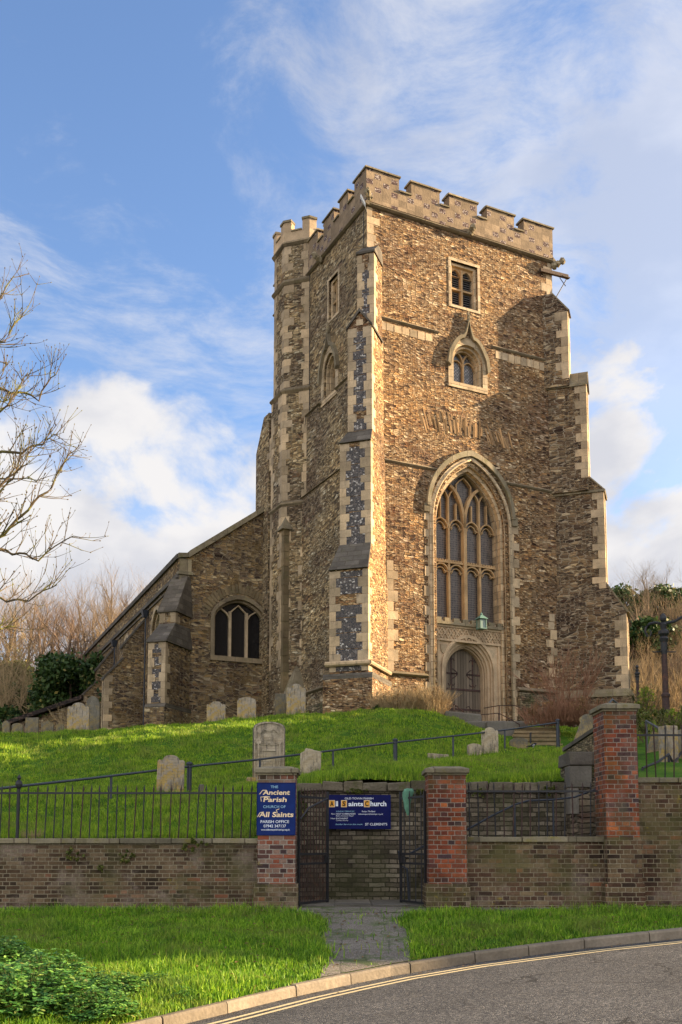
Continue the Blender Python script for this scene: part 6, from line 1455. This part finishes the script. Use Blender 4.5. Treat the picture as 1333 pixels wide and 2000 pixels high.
# ------------------------------------------------------------------ vegetation
nr = np.random.default_rng(12)
def blades(name, P_, h, w, mat, lean=.45, seg=2, two_tone=None, face_cam=.0):
    n = len(P_); az = nr.uniform(0, 2 * math.pi, n); side = np.stack([np.cos(az), np.sin(az), 0 * az], 1)
    la = nr.uniform(0, 2 * math.pi, n); ln = np.abs(nr.normal(0, lean, n)); ld = np.stack([np.cos(la) * ln, np.sin(la) * ln, 0 * la], 1)
    H = h[:, None]; Wd = w[:, None] / 2; up = np.array([0, 0, 1.0])
    if seg == 2:
        v = np.stack([P_ - side * Wd, P_ + side * Wd, P_ + up * H * .55 + ld * H * .35 - side * Wd * .8, P_ + up * H * .55 + ld * H * .35 + side * Wd * .8, P_ + up * H * (1 - .25 * ln[:, None]) + ld * H], 1)
        k = 5; fl = np.array([0, 1, 3, 2, 2, 3, 4]); tot = np.array([4, 3])
    else:
        v = np.stack([P_ - side * Wd, P_ + side * Wd, P_ + up * H * (1 - .2 * ln[:, None]) + ld * H * .8], 1); k = 3; fl = np.array([0, 1, 2]); tot = np.array([3])
    me = bpy.data.meshes.new(name); me.vertices.add(n * k); me.vertices.foreach_set('co', v.astype(np.float32).ravel())
    loops = (np.arange(n)[:, None] * k + fl[None]).ravel(); me.loops.add(len(loops)); me.loops.foreach_set('vertex_index', loops.astype(np.int32))
    tt = np.tile(tot, n); me.polygons.add(len(tt)); st_ = np.concatenate([[0], np.cumsum(tt)[:-1]]); me.polygons.foreach_set('loop_start', st_.astype(np.int32)); me.polygons.foreach_set('loop_total', tt.astype(np.int32))
    me.update(calc_edges=True); rn = np.repeat(nr.uniform(0, 1, n), k); a_ = me.attributes.new('rnd', 'FLOAT', 'POINT'); a_.data.foreach_set('value', rn.astype(np.float32))
    me.materials.append(mat); o = bpy.data.objects.new(name, me); COL.objects.link(o); return o
def clumpy(x, y):
    return .5 + .5 * np.sin(x * 2.3 + 1.7 * np.sin(y * 1.9)) * np.sin(y * 2.9 + 1.3 * np.sin(x * 1.4)) 
# verge
N = 150000; y = nr.uniform(9.2, 16.2, N); x = nr.uniform(-1, 1, N) * (y * .345 + .5)
k_ = kerb_y(x) + .15; ok = (y > k_ - .01) & (y < 15.95 + .25 * nr.uniform(-1, 1, N) + .2 * (x < -1.5))
l_, r_ = [], []
tt = (y - 11.5) / 4.8; l_ = -.18 - .10 * tt + .05 * np.sin(y * 3.1); r_ = .92 - .05 * tt + .06 * np.sin(y * 2.3 + 1); kk = np.clip((y - 15.1) / .6, 0, 2); l_ = l_ - .25 * kk; r_ = r_ + .30 * kk
jit = nr.normal(0, .05, N); ok &= ~((x > l_ + jit) & (x < r_ + jit)) | (nr.uniform(0, 1, N) < .012)
x, y = x[ok], y[ok]; z = verge_z(x, y); cl_ = clumpy(x, y); h = (.06 + .13 * cl_ * nr.uniform(.3, 1, len(x))) * (1 + .5 * (nr.uniform(0, 1, len(x)) < .05))
h *= np.clip(.55 + (y - kerb_y(x) - .15) * 1.2, .55, 1.0)
tag(blades('verge_grass', np.stack([x, y, z - .005], 1), h, nr.uniform(.008, .015, len(x)), M['blade'], .6), kind='stuff')
# churchyard bank
N = 520000; y = 16.9 + (50 - 16.9) * nr.uniform(0, 1, N) ** 1.25; x = nr.uniform(-1, 1, N) * (y * .36 + .5); ok = ~((x > -.78) & (y < 18.58)) & (x < 13)
lu = (x - C0.x) * av.x + (y - C0.y) * av.y; lv = (x - C0.x) * bv.x + (y - C0.y) * bv.y
ok &= ~((lu > -1.6) & (lu < W + 2) & (lv > -1.7)) & ~((lu > UK - .6) & (lv > AVL - .4))
ok &= ~((x > 4.0) & (y > 17) & (y < 34) & (x > .232 * y)) & ~((x > 6.0) & (y > 34.4) & (x < 8.3) & (y < 39))
x, y = x[ok], y[ok]; z = hill(x, y) + bumps(x, y) * np.clip((y - 19) / 3, 0, 1); cl_ = clumpy(x * .8, y * .8)
sc_h = np.clip(y / 24, .8, 1.7); h = (.05 + .15 * cl_ * nr.uniform(.3, 1, len(x))) * (1 + .6 * (nr.uniform(0, 1, len(x)) < .04)) * np.where(y < 19, 1.25, 1.0)
w = nr.uniform(.013, .026, len(x)) * sc_h
for hx_, hy_, hw_ in HS:
    if hy_ > 43 or (hx_ > 4.0 and hy_ < 30): continue
    m_ = 90; ax = hx_ + nr.uniform(-.75, .75, m_) * hw_; ay = hy_ - nr.uniform(.05, .16, m_); x = np.concatenate([x, ax]); y = np.concatenate([y, ay]); az = hill(ax, ay) + bumps(ax, ay); z = np.concatenate([z, az]); h = np.concatenate([h, nr.uniform(.10, .26, m_)]); w = np.concatenate([w, nr.uniform(.012, .02, m_)])
tag(blades('churchyard_grass', np.stack([x, y, z - .01], 1), h, w, M['blade_hill'], .55, 1), kind='stuff')

def leaf_cloud(n, centre, rad, size, clumps=0, shape='quad', surf=.0, rng=None):
    """many small leaf faces scattered through clumps inside an ellipsoid"""
    r_ = rng or np.random.default_rng(1); c = np.array(centre); rad = np.array(rad)
    if clumps:
        cd = r_.normal(0, 1, (clumps, 3)); cd /= np.linalg.norm(cd, axis=1)[:, None]; cc_ = c + cd * rad * (r_.uniform(.25, 1, (clumps, 1)) ** .5) * .85; cr = r_.uniform(.18, .34, clumps)
        idx = r_.integers(0, clumps, n); p = cc_[idx] + np.clip(r_.normal(0, .5, (n, 3)), -1.2, 1.2) * (rad.min() * cr[idx][:, None]) * 1.1
    else:
        d = r_.normal(0, 1, (n, 3)); d /= np.linalg.norm(d, axis=1)[:, None]; p = c + d * rad * r_.uniform(0, 1, (n, 1)) ** .33
    a = r_.normal(0, 1, (n, 3)); a /= np.linalg.norm(a, axis=1)[:, None]; b = np.cross(a, r_.normal(0, 1, (n, 3))); b /= np.linalg.norm(b, axis=1)[:, None]
    s = (size * r_.uniform(.6, 1.3, n))[:, None]
    v = np.stack([p - a * s, p - b * s * .55, p + a * s, p + b * s * .55], 1).reshape(-1, 3)
    f = (np.arange(n)[:, None] * 4 + np.arange(4)[None]).tolist(); return v, f, np.repeat(r_.uniform(0, 1, n), 4)
def leaf_obj(name, data, mat, parent=None):
    v, f, r_ = data; return make_obj(name, v.tolist(), f, mat, parent, False, False, r_)

# bare trees
def grow(mb, p, d, L, r, lev, maxl, rng, up=.25, split=(3, 5), wob=.25, tip=.35, kids=None):
    n = 5 if lev < 2 else 4; pts = [Vector(p)]; dd = Vector(d).normalized(); st_ = L / n; rs = [r]
    for i in range(n):
        dd = (dd + Vector((rng.uniform(-wob, wob), rng.uniform(-wob, wob), rng.uniform(-wob, wob) + up * .35))).normalized(); pts.append(pts[-1] + dd * st_); rs.append(r * (1 - (1 - tip) * (i + 1) / n))
    mb.tube(pts, rs, 6 if lev == 0 else 4 if lev == 1 else 3, cap=False)
    if lev >= maxl: return
    for k in range(rng.randint(*split) + (1 if lev == maxl - 1 else 0)):
        t = rng.uniform(.25, 1.0); i = min(n - 1, int(t * n)); q = pts[i].lerp(pts[i + 1], t * n - i); base = (pts[i + 1] - pts[i]).normalized()
        s = base.cross(Vector((rng.uniform(-1, 1), rng.uniform(-1, 1), rng.uniform(-1, 1)))).normalized()
        nd__ = (base * rng.uniform(.5, 1.0) + s * rng.uniform(.6, 1.0) + Vector((0, 0, up))).normalized()
        grow(mb, q, nd__, L * rng.uniform(.45, .75), rs[i] * rng.uniform(.45, .65), lev + 1, maxl, rng, up, split, wob, tip)
def bare_tree_proto(seed, H, spread, mat, stems=1, rbase=.16, minr=None):
    rng = random.Random(seed); e = empty('bare_tree'); tk = MB(); br = MB()
    for s in range(stems):
        d = Vector((rng.uniform(-.25, .25) * (stems > 1) * 2, rng.uniform(-.25, .25) * (stems > 1) * 2, 1)).normalized(); pts = [Vector((0, 0, -.5))]; rs = [rbase]
        n = 8; dd = d
        for i in range(n): dd = (dd + Vector((rng.uniform(-.10, .10), rng.uniform(-.10, .10), .05))).normalized(); pts.append(pts[-1] + dd * H * .72 / n); rs.append(rbase * (1 - .72 * (i + 1) / n))
        tk.tube(pts, rs, 7)
        for k in range(15 // stems + 5):
            t = rng.uniform(.30, 1.0); i = min(n - 1, int(t * n)); q = pts[i].lerp(pts[i + 1], t * n - i); an = rng.uniform(0, 6.28); dv_ = Vector((math.cos(an) * spread, math.sin(an) * spread, rng.uniform(.4, 1.1)))
            grow(br, q, dv_, H * rng.uniform(.20, .34) * (1.25 - .5 * t), rs[i] * .42, 1, 3, rng, .35, (4, 6), .22)
    tk.build('trunk', mat, e); make_obj('branches', br.v, br.f, mat, e, False, False); return e
LBL_T = 'bare winter tree standing in the wood on the hillside'
protos = [bare_tree_proto(1, 9.5, .9, M['bark_far']), bare_tree_proto(2, 9.0, 1.0, M['bark_far_dark']), bare_tree_proto(3, 7.5, 1.0, M['twig_tan'], 3, .09), bare_tree_proto(4, 10, .5, M['bark_far'], 2, .11)]
tr_rng = random.Random(40)
def fz(x, y): return float(far_z(np.array(float(x)), np.array(float(y)))) if y > 57 else hz(x, y)
left_t = [(-34, 88, 0), (-30, 92, 1), (-26, 86, 0), (-23, 94, 3), (-20.5, 88, 1), (-17.5, 90, 0), (-15.5, 96, 1), (-27, 78, 2), (-21, 76, 1), (-29, 70, 2), (-25, 66, 2), (-18, 80, 0), (-33, 76, 1), (-22, 69, 2), (-18.5, 72, 1), (-31, 98, 0), (-19, 100, 3), (-24, 101, 0), (-13.5, 88, 0), (-36, 70, 2), (-30, 63, 2), (-15, 82, 2), (-27, 93, 1), (-33, 94, 3), (-28.5, 84, 0), (-24.5, 82, 1), (-19, 84, 0), (-22, 90, 0), (-16.5, 76, 1), (-32, 84, 0), (-25.5, 97, 1), (-28, 99, 0), (-21, 98, 1), (-17, 94, 0), (-26, 74, 1), (-30, 80, 2), (-23.5, 72, 2), (-19.5, 78, 2)]
right_t = [(18, 56, 2), (21, 60, 2), (24, 66, 1), (20, 68, 2), (27, 74, 3), (30, 84, 3), (33, 90, 3), (28, 92, 3), (36, 100, 0), (31, 100, 3), (34, 106, 3), (27, 104, 1), (25, 80, 2), (23, 74, 2), (30, 72, 1), (38, 96, 3), (17.5, 62, 2), (26, 62, 2)]
def place_tree(first, proto, x, y, s, grp, lb):
    o = proto if first else copy_tree(proto); o.location = (x, y, fz(x, y) - .2); o.rotation_euler = (0, 0, tr_rng.uniform(0, 6.28)); o.scale = (s, s, s * tr_rng.uniform(.92, 1.1)); tag(o, lb, 'tree', grp); return o
used = set()
for (x, y, k) in left_t: place_tree(k not in used, protos[k], x, y, tr_rng.uniform(1.05, 1.35), 'bare trees in the wood on the left', 'bare brown winter tree in the wood on the left, below the skyline'); used.add(k)
for (x, y, k) in right_t: place_tree(False, protos[k], x, y, tr_rng.uniform(.6, .9), 'bare trees on the right hillside', 'bare pale winter tree on the right hillside behind the lamp arch')
for k in range(16):
    x, y = tr_rng.uniform(15.5, 30), tr_rng.uniform(50, 85); x = max(x, y * .265)
    place_tree(False, protos[tr_rng.choice((0, 1, 2))], x, y, tr_rng.uniform(.32, .55), 'small bare trees on the right slope', 'small bushy bare tree low on the right slope')
# evergreens
def evergreen(label, x, y, rad, n, seed, name='evergreen_tree', z=None, size=.16, mat='leaf_dark', clumps=40):
    z = fz(x, y) if z is None else z; e = thing(name, label, 'tree', None, (x, y, z)); r_ = np.random.default_rng(seed)
    leaf_obj('crown', leaf_cloud(n, (0, 0, rad[2] * 1.02), rad, size, clumps, rng=r_), M[mat], e); t_ = MB(); t_.tube([(0, 0, -.5), (.1, 0, rad[2] * .6), (0, .1, rad[2] * 1.4)], [.22, .15, .05], 6)
    rg = random.Random(seed)
    for k in range(7): an = rg.uniform(0, 6.28); t_.tube([(0, 0, rad[2] * rg.uniform(.3, .8)), (math.cos(an) * rad[0] * .7, math.sin(an) * rad[1] * .7, rad[2] * rg.uniform(.9, 1.5))], [.09, .03], 4)
    t_.build('trunk', M['bark_far_dark'], e); return e
evergreen('dense dark holly tree in the middle of the left wood', -17.4, 64, (3.1, 2.4, 3.4), 20000, 2)
evergreen('lower dark evergreen beside the holly, next to the aisle roof', -15.4, 69, (3.0, 2.2, 3.9), 12000, 3)
evergreen('small dark evergreen shrub at the left edge of the frame', -21.5, 64, (1.3, 1.2, 1.5), 5000, 4)
evergreen('round evergreen on the skyline just right of the tower', 30.5, 108, (3.1, 2.5, 2.6), 9000, 5, size=.24)
evergreen('second dark evergreen below the skyline on the right', 33.5, 104, (3.6, 2.5, 2.2), 9000, 6, size=.24)
evergreen('dark evergreen at the right edge of the skyline', 39.5, 110, (3.4, 2.5, 2.8), 9000, 7, size=.24)
evergreen('low dark evergreen on the slope behind the lamp arch', 27, 88, (3.2, 2.5, 1.7), 8000, 8, size=.22)
evergreen('low ivy-green bush on the right slope nearest the tower', 17.2, 60, (1.5, 1.2, 1.1), 5000, 18, size=.15)
evergreen('dark ivy-clad bush halfway up the right slope', 22.5, 73, (2.0, 1.4, 1.3), 6000, 19, size=.18)
evergreen('low holly bush at the back of the left wood', -24.5, 75, (2.6, 1.8, 1.8), 7000, 28, size=.16)
evergreen('ivy-covered thicket under the trees at the far left', -27, 80, (3.2, 2.0, 2.6), 8000, 29, size=.18, mat='leaf_weed')
evergreen('olive green thicket between the holly and the far left trees', -21.5, 74, (2.0, 1.6, 2.2), 7000, 30, size=.15, mat='leaf_weed')
# tan brushwood: thin upright rods
def brush_proto(seed, n, H, rad, mat, r0=.014, fork=3):
    rng = random.Random(seed); mb = MB()
    for k in range(n):
        an = rng.uniform(0, 6.28); q = rad * math.sqrt(rng.uniform(0, 1)) * .5; b0 = Vector((math.cos(an) * q, math.sin(an) * q, -.1)); d = Vector((math.cos(an) * rng.uniform(.1, .6), math.sin(an) * rng.uniform(.1, .6), 1)).normalized(); L = H * rng.uniform(.55, 1)
        pts = [b0]; 
        for i in range(4): d = (d + Vector((rng.uniform(-.18, .18), rng.uniform(-.18, .18), rng.uniform(-.05, .05)))).normalized(); pts.append(pts[-1] + d * L / 4)
        mb.tube(pts, [r0 * (1 - .2 * i) for i in range(5)], 3, cap=False)
        for f in range(fork):
            i = rng.randint(1, 3); s = (pts[i + 1] - pts[i]).normalized(); dd = (s + Vector((rng.uniform(-.8, .8), rng.uniform(-.8, .8), rng.uniform(-.1, .5)))).normalized(); L2 = L * rng.uniform(.18, .4); m1_ = pts[i] + dd * L2 * .5; m2_ = m1_ + (dd + Vector((rng.uniform(-.3, .3), rng.uniform(-.3, .3), .25))).normalized() * L2 * .5
            mb.tube([pts[i], m1_, m2_], [r0 * .55, r0 * .45, r0 * .25], 3, cap=False)
    return make_obj('brushwood', mb.v, mb.f, mat, None, False, False)
bp = [brush_proto(1, 150, 3.0, 3.0, M['twig_tan'], .022), brush_proto(2, 150, 2.6, 3.0, M['bark_far'], .022), brush_proto(3, 110, 2.4, 3.6, M['bark_far_dark'], .02, 8)]
spots = [(x + tr_rng.uniform(-1, 1), y + tr_rng.uniform(-1, 1)) for y in (54, 60, 66, 73, 80, 88, 97) for x in np.arange(16 + (y - 54) * .28, 19 + (y - 54) * .45 + 6, 3.2)] + [(x + tr_rng.uniform(-1, 1), y + tr_rng.uniform(-1, 1)) for y in (60, 66, 72, 79, 87, 96) for x in np.arange(-y * .36, -y * .19, 3.0)]
for i, (x, y) in enumerate(spots):
    bk3 = i if i < 3 else tr_rng.choice((0, 1, 2, 2))
    o = bp[bk3] if i < 3 else bp[bk3].copy()
    if i >= 3: COL.objects.link(o)
    right = x > 0; o.location = (x, y, fz(x, y)); o.rotation_euler = (0, 0, tr_rng.uniform(0, 6.28)); s = tr_rng.uniform(.8, 1.25) * (1.1 if right else .9); o.scale = (s, s, s)
    tag(o, 'clump of pale leafless brushwood on the right hillside' if right else 'clump of leafless brushwood under the left wood', 'shrub', 'brushwood on the right hillside' if right else 'brushwood under the left wood')

# shrubs by the church
def shrub(label, px, py, Y, n, H, rad, mat, r0, seed, fork=4, leaves=0, lmat='leaf_dry', name='twiggy_bush'):
    p = at(px, py, Y); e = thing(name, label, 'bush', None, (p.x, p.y, p.z)); o = brush_proto(seed, n, H, rad, M[mat], r0, fork); o.name = 'branches'; o.parent = e
    if leaves: leaf_obj('foliage', leaf_cloud(leaves, (0, 0, H * .45), (rad * .75, rad * .6, H * .45), .035, 30, rng=np.random.default_rng(seed)), M[lmat], e)
    return e
shrub('wide russet twiggy bush at the foot of the tower left of the door', 772, 1396, 39.3, 420, 1.15, 1.5, 'twig_tan', .010, 51, 5, 2500)
shrub('second half of russet twigs crowding the left door jamb', 828, 1398, 39.6, 420, 1.35, 1.6, 'twig_tan', .010, 52, 5, 2500)
shrub('small dark green shrub at the corner of the tower plinth', 737, 1396, 39.0, 60, .4, .4, 'bark_far_dark', .01, 53, 3, 1200, 'leaf_dark')
shrub('tall leafless shrub with upright twigs in front of the right buttress', 1112, 1405, 37.6, 42, 3.0, 1.3, 'twig_red', .014, 54, 12)
shrub('bare reddish hedge below the tall leafless shrub', 1085, 1408, 37.4, 330, .85, 2.3, 'twig_red', .011, 55, 4, 1500)
shrub('bare reddish hedge next to the tall brick pillar', 1150, 1408, 37.0, 330, .95, 2.3, 'twig_red', .011, 56, 4, 1500)
shrub('lime green shrub behind the tall brick pillar', 1262, 1400, 32, 40, 1.2, .5, 'bark', .012, 57, 3, 900, 'leaf_lime')
shrub('yellow flowering bush at the foot of the lamp arch', 1312, 1412, 29.5, 30, .5, .5, 'bark', .01, 58, 3, 700, 'leaf_lime')
shrub('green undergrowth behind the far right railing', 1290, 1440, 27, 120, .9, 2.2, 'bark', .01, 59, 3, 4000, 'leaf_weed')
shrub('dry tussock of pale grass at the left railing foot', 62, 1637, 17.0, 160, .30, .22, 'twig_tan', .003, 60, 1, 0)

# weeds on the walls
def weed(label, px, py, Y, w_, h_, n, mat='leaf_weed'):
    p = at(px, py, Y); o = leaf_obj('wall_weed', leaf_cloud(n, (0, 0, 0), (w_, .06, h_), .020, 14, rng=np.random.default_rng(int(px))), M[mat]); o.location = p; tag(o, label, 'weed'); return o
weed('left-hand straggly weed on the face of the long brick wall', 145, 1668, 16.46, .20, .14, 420); weed('middle straggly weed on the face of the long brick wall', 250, 1674, 16.46, .18, .12, 330); weed('right-hand weed hanging over the coping of the long brick wall', 378, 1651, 16.44, .28, .13, 700)
weed('small dark weed low on the long brick wall', 196, 1695, 16.46, .08, .06, 120); weed('weeds over the coping above the navy noticeboard', 700, 1545, 18.36, .28, .06, 420); weed('fern tuft on the retaining wall at the gate', 815, 1545, 18.36, .18, .08, 300); weed('green tuft on the retaining wall beside the right gate pillar', 935, 1552, 18.36, .14, .12, 300); weed('hanging weeds at the right end of the retaining wall', 1075, 1545, 18.36, .25, .12, 400); weed('weeds behind the left gate leaf', 593, 1580, 18.36, .08, .2, 300)

# leafy plants at the roadside, bottom left
def leafy_proto(seed, n, H, R):
    rng = random.Random(seed); e = empty('leafy_plant'); sm_ = MB(); V = []; Fc = []; Rn = []
    for k in range(n):
        an = rng.uniform(0, 6.28); rr_ = R * math.sqrt(rng.uniform(.02, 1)); h = H * (1 - .6 * (rr_ / R) ** 2) * rng.uniform(.35, 1.1) * (1 + .28 * math.sin(an * 3 + rr_ * 9)); tip = Vector((math.cos(an) * rr_, math.sin(an) * rr_, h)); b0 = Vector((math.cos(an) * rr_ * .35, math.sin(an) * rr_ * .35, 0))
        if k % 3 == 0: sm_.tube([b0, b0.lerp(tip, .6) + Vector((0, 0, .03)), tip], [.006, .004, .003], 3, cap=False)
        for j in range(6):
            a2 = rng.uniform(0, 6.28); L = rng.uniform(.018, .036); q = tip + Vector((math.cos(a2), math.sin(a2), rng.uniform(-.3, .3))) * L * 1.1
            fwd = Vector((math.cos(a2), math.sin(a2), rng.uniform(-.5, .35))).normalized(); sd2 = fwd.cross(Vector((rng.uniform(-.4, .4), rng.uniform(-.4, .4), 1))).normalized(); upv = sd2.cross(fwd)
            b = len(V); rn = rng.random()
            prof_ = [(-.9, 0, 0), (-.5, .38, .1), (-.1, .30, .06), (.15, .55, .08), (.45, .28, .03), (.7, .34, 0), (1.0, 0, -.12)]
            V += [q + fwd * L * a_ for a_, _, _ in prof_] + [q + fwd * L * a_ + sd2 * L * w_ + upv * L * u_ for a_, w_, u_ in prof_[1:-1]] + [q + fwd * L * a_ - sd2 * L * w_ + upv * L * u_ for a_, w_, u_ in prof_[1:-1]]
            m = len(prof_) - 2
            for s0 in (m + 2, 2 * m + 2):
                Fc.append((b, b + s0, b + 1))
                for i in range(m - 1): Fc.append((b + 1 + i, b + s0 + i, b + s0 + i + 1, b + 2 + i))
                Fc.append((b + m, b + s0 + m - 1, b + m + 1))
            Rn += [rn] * (m * 3 + 2)
    make_obj('leaves', V, Fc, M['leaf_fore'], e, False, False, Rn); sm_.build('stems', M['leaf_weed'], e); return e
lp = [leafy_proto(1, 1000, .36, .55), leafy_proto(2, 900, .30, .5)]
pl_spots = [(40, 1960, 9.9, 1.15, 0, 'leafy green plant filling the bottom left corner'), (-30, 1930, 10.3, 1.2, 1, 'leafy plant half out of the frame at the left edge'), (130, 1950, 10.1, 1.0, 1, 'leafy green plant second from the bottom left corner'), (90, 1895, 10.9, 1.0, 0, 'leafy plant behind the corner plants, darker inside'), (190, 1985, 9.75, .75, 0, 'low leafy plant spilling towards the kerb'), (215, 1920, 10.6, .75, 1, 'leafy plant at the right end of the corner clump'),
            (5, 1850, 11.6, .9, 1, 'tallest leafy plant with yellowish tips at the left edge'), (300, 1905, 10.9, .45, 0, 'small dark leafy tuft in the verge grass'), (370, 1900, 11.0, .4, 1, 'flat leafy tuft in the verge grass nearer the path'), (350, 1945, 10.45, .38, 0, 'small leafy tuft just above the kerb'), (425, 1905, 11.0, .3, 1, 'tiny leafy tuft furthest right in the left verge')]
first = [True, True]
for px, py, Y, s, k, lb in pl_spots:
    p = at(px, py, Y); x, y = p.x, max(p.y, float(kerb_y(p.x)) + .2 + .25 * s); o = lp[k] if first[k] else copy_tree(lp[k]); first[k] = False
    o.location = (x, y, float(verge_z(x, y)) - .03); o.rotation_euler = (0, 0, tr_rng.uniform(0, 6.28)); o.scale = (s, s, s * (1.15 if 'tallest' in lb else .82)); tag(o, lb, 'plant', 'leafy plants on the verge')
# fallen leaves on path, verge and road edge
n = 160; x = nr.uniform(-3, 5, n); y = kerb_y(x) + nr.choice([-.18, -.1, .3, .8, 1.6], n) + nr.normal(0, .12, n); V = []; Fc = []
for i in range(n):
    zz = (float(road_z(x[i], y[i])) if y[i] < kerb_y(x[i]) else float(verge_z(x[i], y[i])) + .03) + .012; a_ = nr.uniform(0, 6.28); L = nr.uniform(.012, .028); c_, s_ = math.cos(a_) * L, math.sin(a_) * L; b = len(V)
    V += [(x[i] - c_, y[i] - s_, zz), (x[i] + s_ * .6, y[i] - c_ * .6, zz + .006), (x[i] + c_, y[i] + s_, zz + .002), (x[i] - s_ * .6, y[i] + c_ * .6, zz + .008)]; Fc.append((b, b + 1, b + 2, b + 3))
n2 = 900; x = nr.uniform(-8, 8, n2); y = 17.2 + 21 * nr.uniform(0, 1, n2); n3 = 500; x = np.concatenate([x, nr.uniform(-5, 5, n3)]); y = np.concatenate([y, nr.uniform(11, 16, n3)])
for i in range(n2 + n3):
    if y[i] > 16.5:
        if x[i] > -.8 and y[i] < 18.6: continue
        zz = hz(x[i], y[i]) + .06 + nr.uniform(0, .04)
    else:
        if y[i] < kerb_y(x[i]) + .2: continue
        zz = float(verge_z(x[i], y[i])) + (.05 + nr.uniform(0, .05) if not (-.4 < x[i] < 1.0) else .02)
    a_ = nr.uniform(0, 6.28); L = nr.uniform(.018, .035); c_, s_ = math.cos(a_) * L, math.sin(a_) * L; b = len(V)
    V += [(x[i] - c_, y[i] - s_, zz), (x[i] + s_ * .6, y[i] - c_ * .6, zz + .012), (x[i] + c_, y[i] + s_, zz + .006), (x[i] - s_ * .6, y[i] + c_ * .6, zz + .016)]; Fc.append((b, b + 1, b + 2, b + 3))
tag(make_obj('fallen_leaves', V, Fc, M['leaf_dry'], None, False, False, nr.uniform(0, 1, len(V))), kind='stuff')

# overhanging tree at the left edge
ot = thing('overhanging_tree', 'bare tree reaching in from the left edge with lichen-yellow twigs', 'tree'); rng = random.Random(77)
TX, TY = -9.3, 17.6; tk = MB(); tz = hz(-9.3, 17.6)
tp_ = [Vector((TX, TY, tz - .4)), Vector((TX + .05, TY, tz + 1.5)), Vector((TX - .1, TY - .1, tz + 3.2)), Vector((TX + .1, TY - .2, tz + 5.5)), Vector((TX + .3, TY - .3, tz + 8)), Vector((TX + .5, TY - .4, tz + 10.5))]; tk.tube(tp_, [.26, .22, .19, .15, .09, .05], 10); tk.build('trunk', M['bark'], ot)
def limb(px0, py0, mids, tip, r0, z0):
    """limb from the trunk through marked points, with ascending side twigs"""
    Y = 15.6 + rng.uniform(-.5, .9); P_ = [Vector((TX + .1, TY - .1, z0))] + [at(a_, b_, Y + rng.uniform(-.15, .15)) for a_, b_ in mids] + [at(*tip, Y)]
    fine_ = []
    for i in range(len(P_) - 1):
        for k in range(4): t = k / 4; q = P_[i].lerp(P_[i + 1], t); fine_.append(q + Vector((rng.uniform(-.02, .02), rng.uniform(-.03, .03), rng.uniform(-.02, .02) + .05 * math.sin(t * math.pi))))
    fine_.append(P_[-1]); fine_ = [q + Vector((-.30, 0, -.10)) if i > 2 else q for i, q in enumerate(fine_)]; n = len(fine_); rs = [r0 * .42 * (1 - t / (n - 1)) ** .9 + .0075 for t in range(n)]; mb = MB(); mb.tube(fine_, rs, 6)
    def twig(q, d, L, r, lev):
        pts = [q]; dd = d.normalized(); m = 4
        for i in range(m): dd = (dd + Vector((rng.uniform(-.16, .16), rng.uniform(-.16, .16), rng.uniform(-.05, .20)))).normalized(); pts.append(pts[-1] + dd * L / m)
        mb.tube(pts, [r * (1 - .15 * i) for i in range(m + 1)], 4, cap=False); e_ = pts[-1]; mb.tube([e_ - dd * .005, e_ + dd * .012, e_ + dd * .028], [r * .5, r * 1.5, r * .4], 5)
        if lev < 2:
            for k in range(rng.randint(2, 3)):
                i = rng.randint(1, m); base = (pts[i] - pts[i - 1]).normalized(); sd3 = Vector((rng.uniform(-1, 1), rng.uniform(-.7, .7), rng.uniform(-.35, 1.0))); twig(pts[i], base * .7 + sd3 * .75, L * rng.uniform(.4, .65), max(.0042, r * .62), lev + 1)
    for i in range(3, n):
        if fine_[i].x < -6.4 or (rng.random() < .12 and i < n - 3): continue
        for k in range(1 if i < n - 6 else 2):
            base = (fine_[i] - fine_[i - 1]).normalized(); q = fine_[i - 1].lerp(fine_[i], rng.random()); sd3 = Vector((rng.uniform(-.6, .6), rng.uniform(-.8, .8), rng.choice((-.55, .8, .9)) * rng.uniform(.5, 1.1)))
            twig(q, base * .8 + sd3, rng.uniform(.30, .60), max(.0075, rs[i] * .5), 1)
    make_obj('limb', mb.v, mb.f, M['bark'], ot, False, False)
for mids, tip, r0, z0 in [([(-60, 640), (10, 620)], (62, 528), .06, 9.0), ([(-80, 700), (0, 680), (45, 655)], (84, 598), .06, 8.2), ([(-60, 730), (0, 748), (60, 757), (110, 770)], (146, 720), .07, 7.0), ([(-40, 880), (10, 830), (55, 780)], (92, 716), .05, 6.2), ([(-60, 900), (0, 884), (80, 872), (120, 855)], (150, 838), .065, 5.8), ([(-60, 985), (20, 960), (80, 900)], (108, 858), .06, 5.0),
                          ([(-60, 1085), (0, 1068), (45, 1035), (90, 985), (140, 940)], (176, 868), .085, 4.4), ([(-60, 1050), (10, 1062), (60, 1070), (110, 1082)], (180, 1035), .06, 4.2), ([(-60, 1140), (0, 1148), (50, 1165), (95, 1162)], (148, 1130), .06, 3.8), ([(-60, 1030), (-10, 1000), (30, 960), (60, 925)], (78, 880), .05, 4.9), ([(-60, 800), (-10, 790), (25, 790)], (52, 768), .045, 6.6), ([(-70, 1190), (0, 1203), (30, 1222)], (66, 1213), .035, 3.4), ([(-60, 930), (-5, 940), (50, 925)], (108, 930), .05, 5.3)]:
    limb(0, 0, mids, tip, r0, z0)
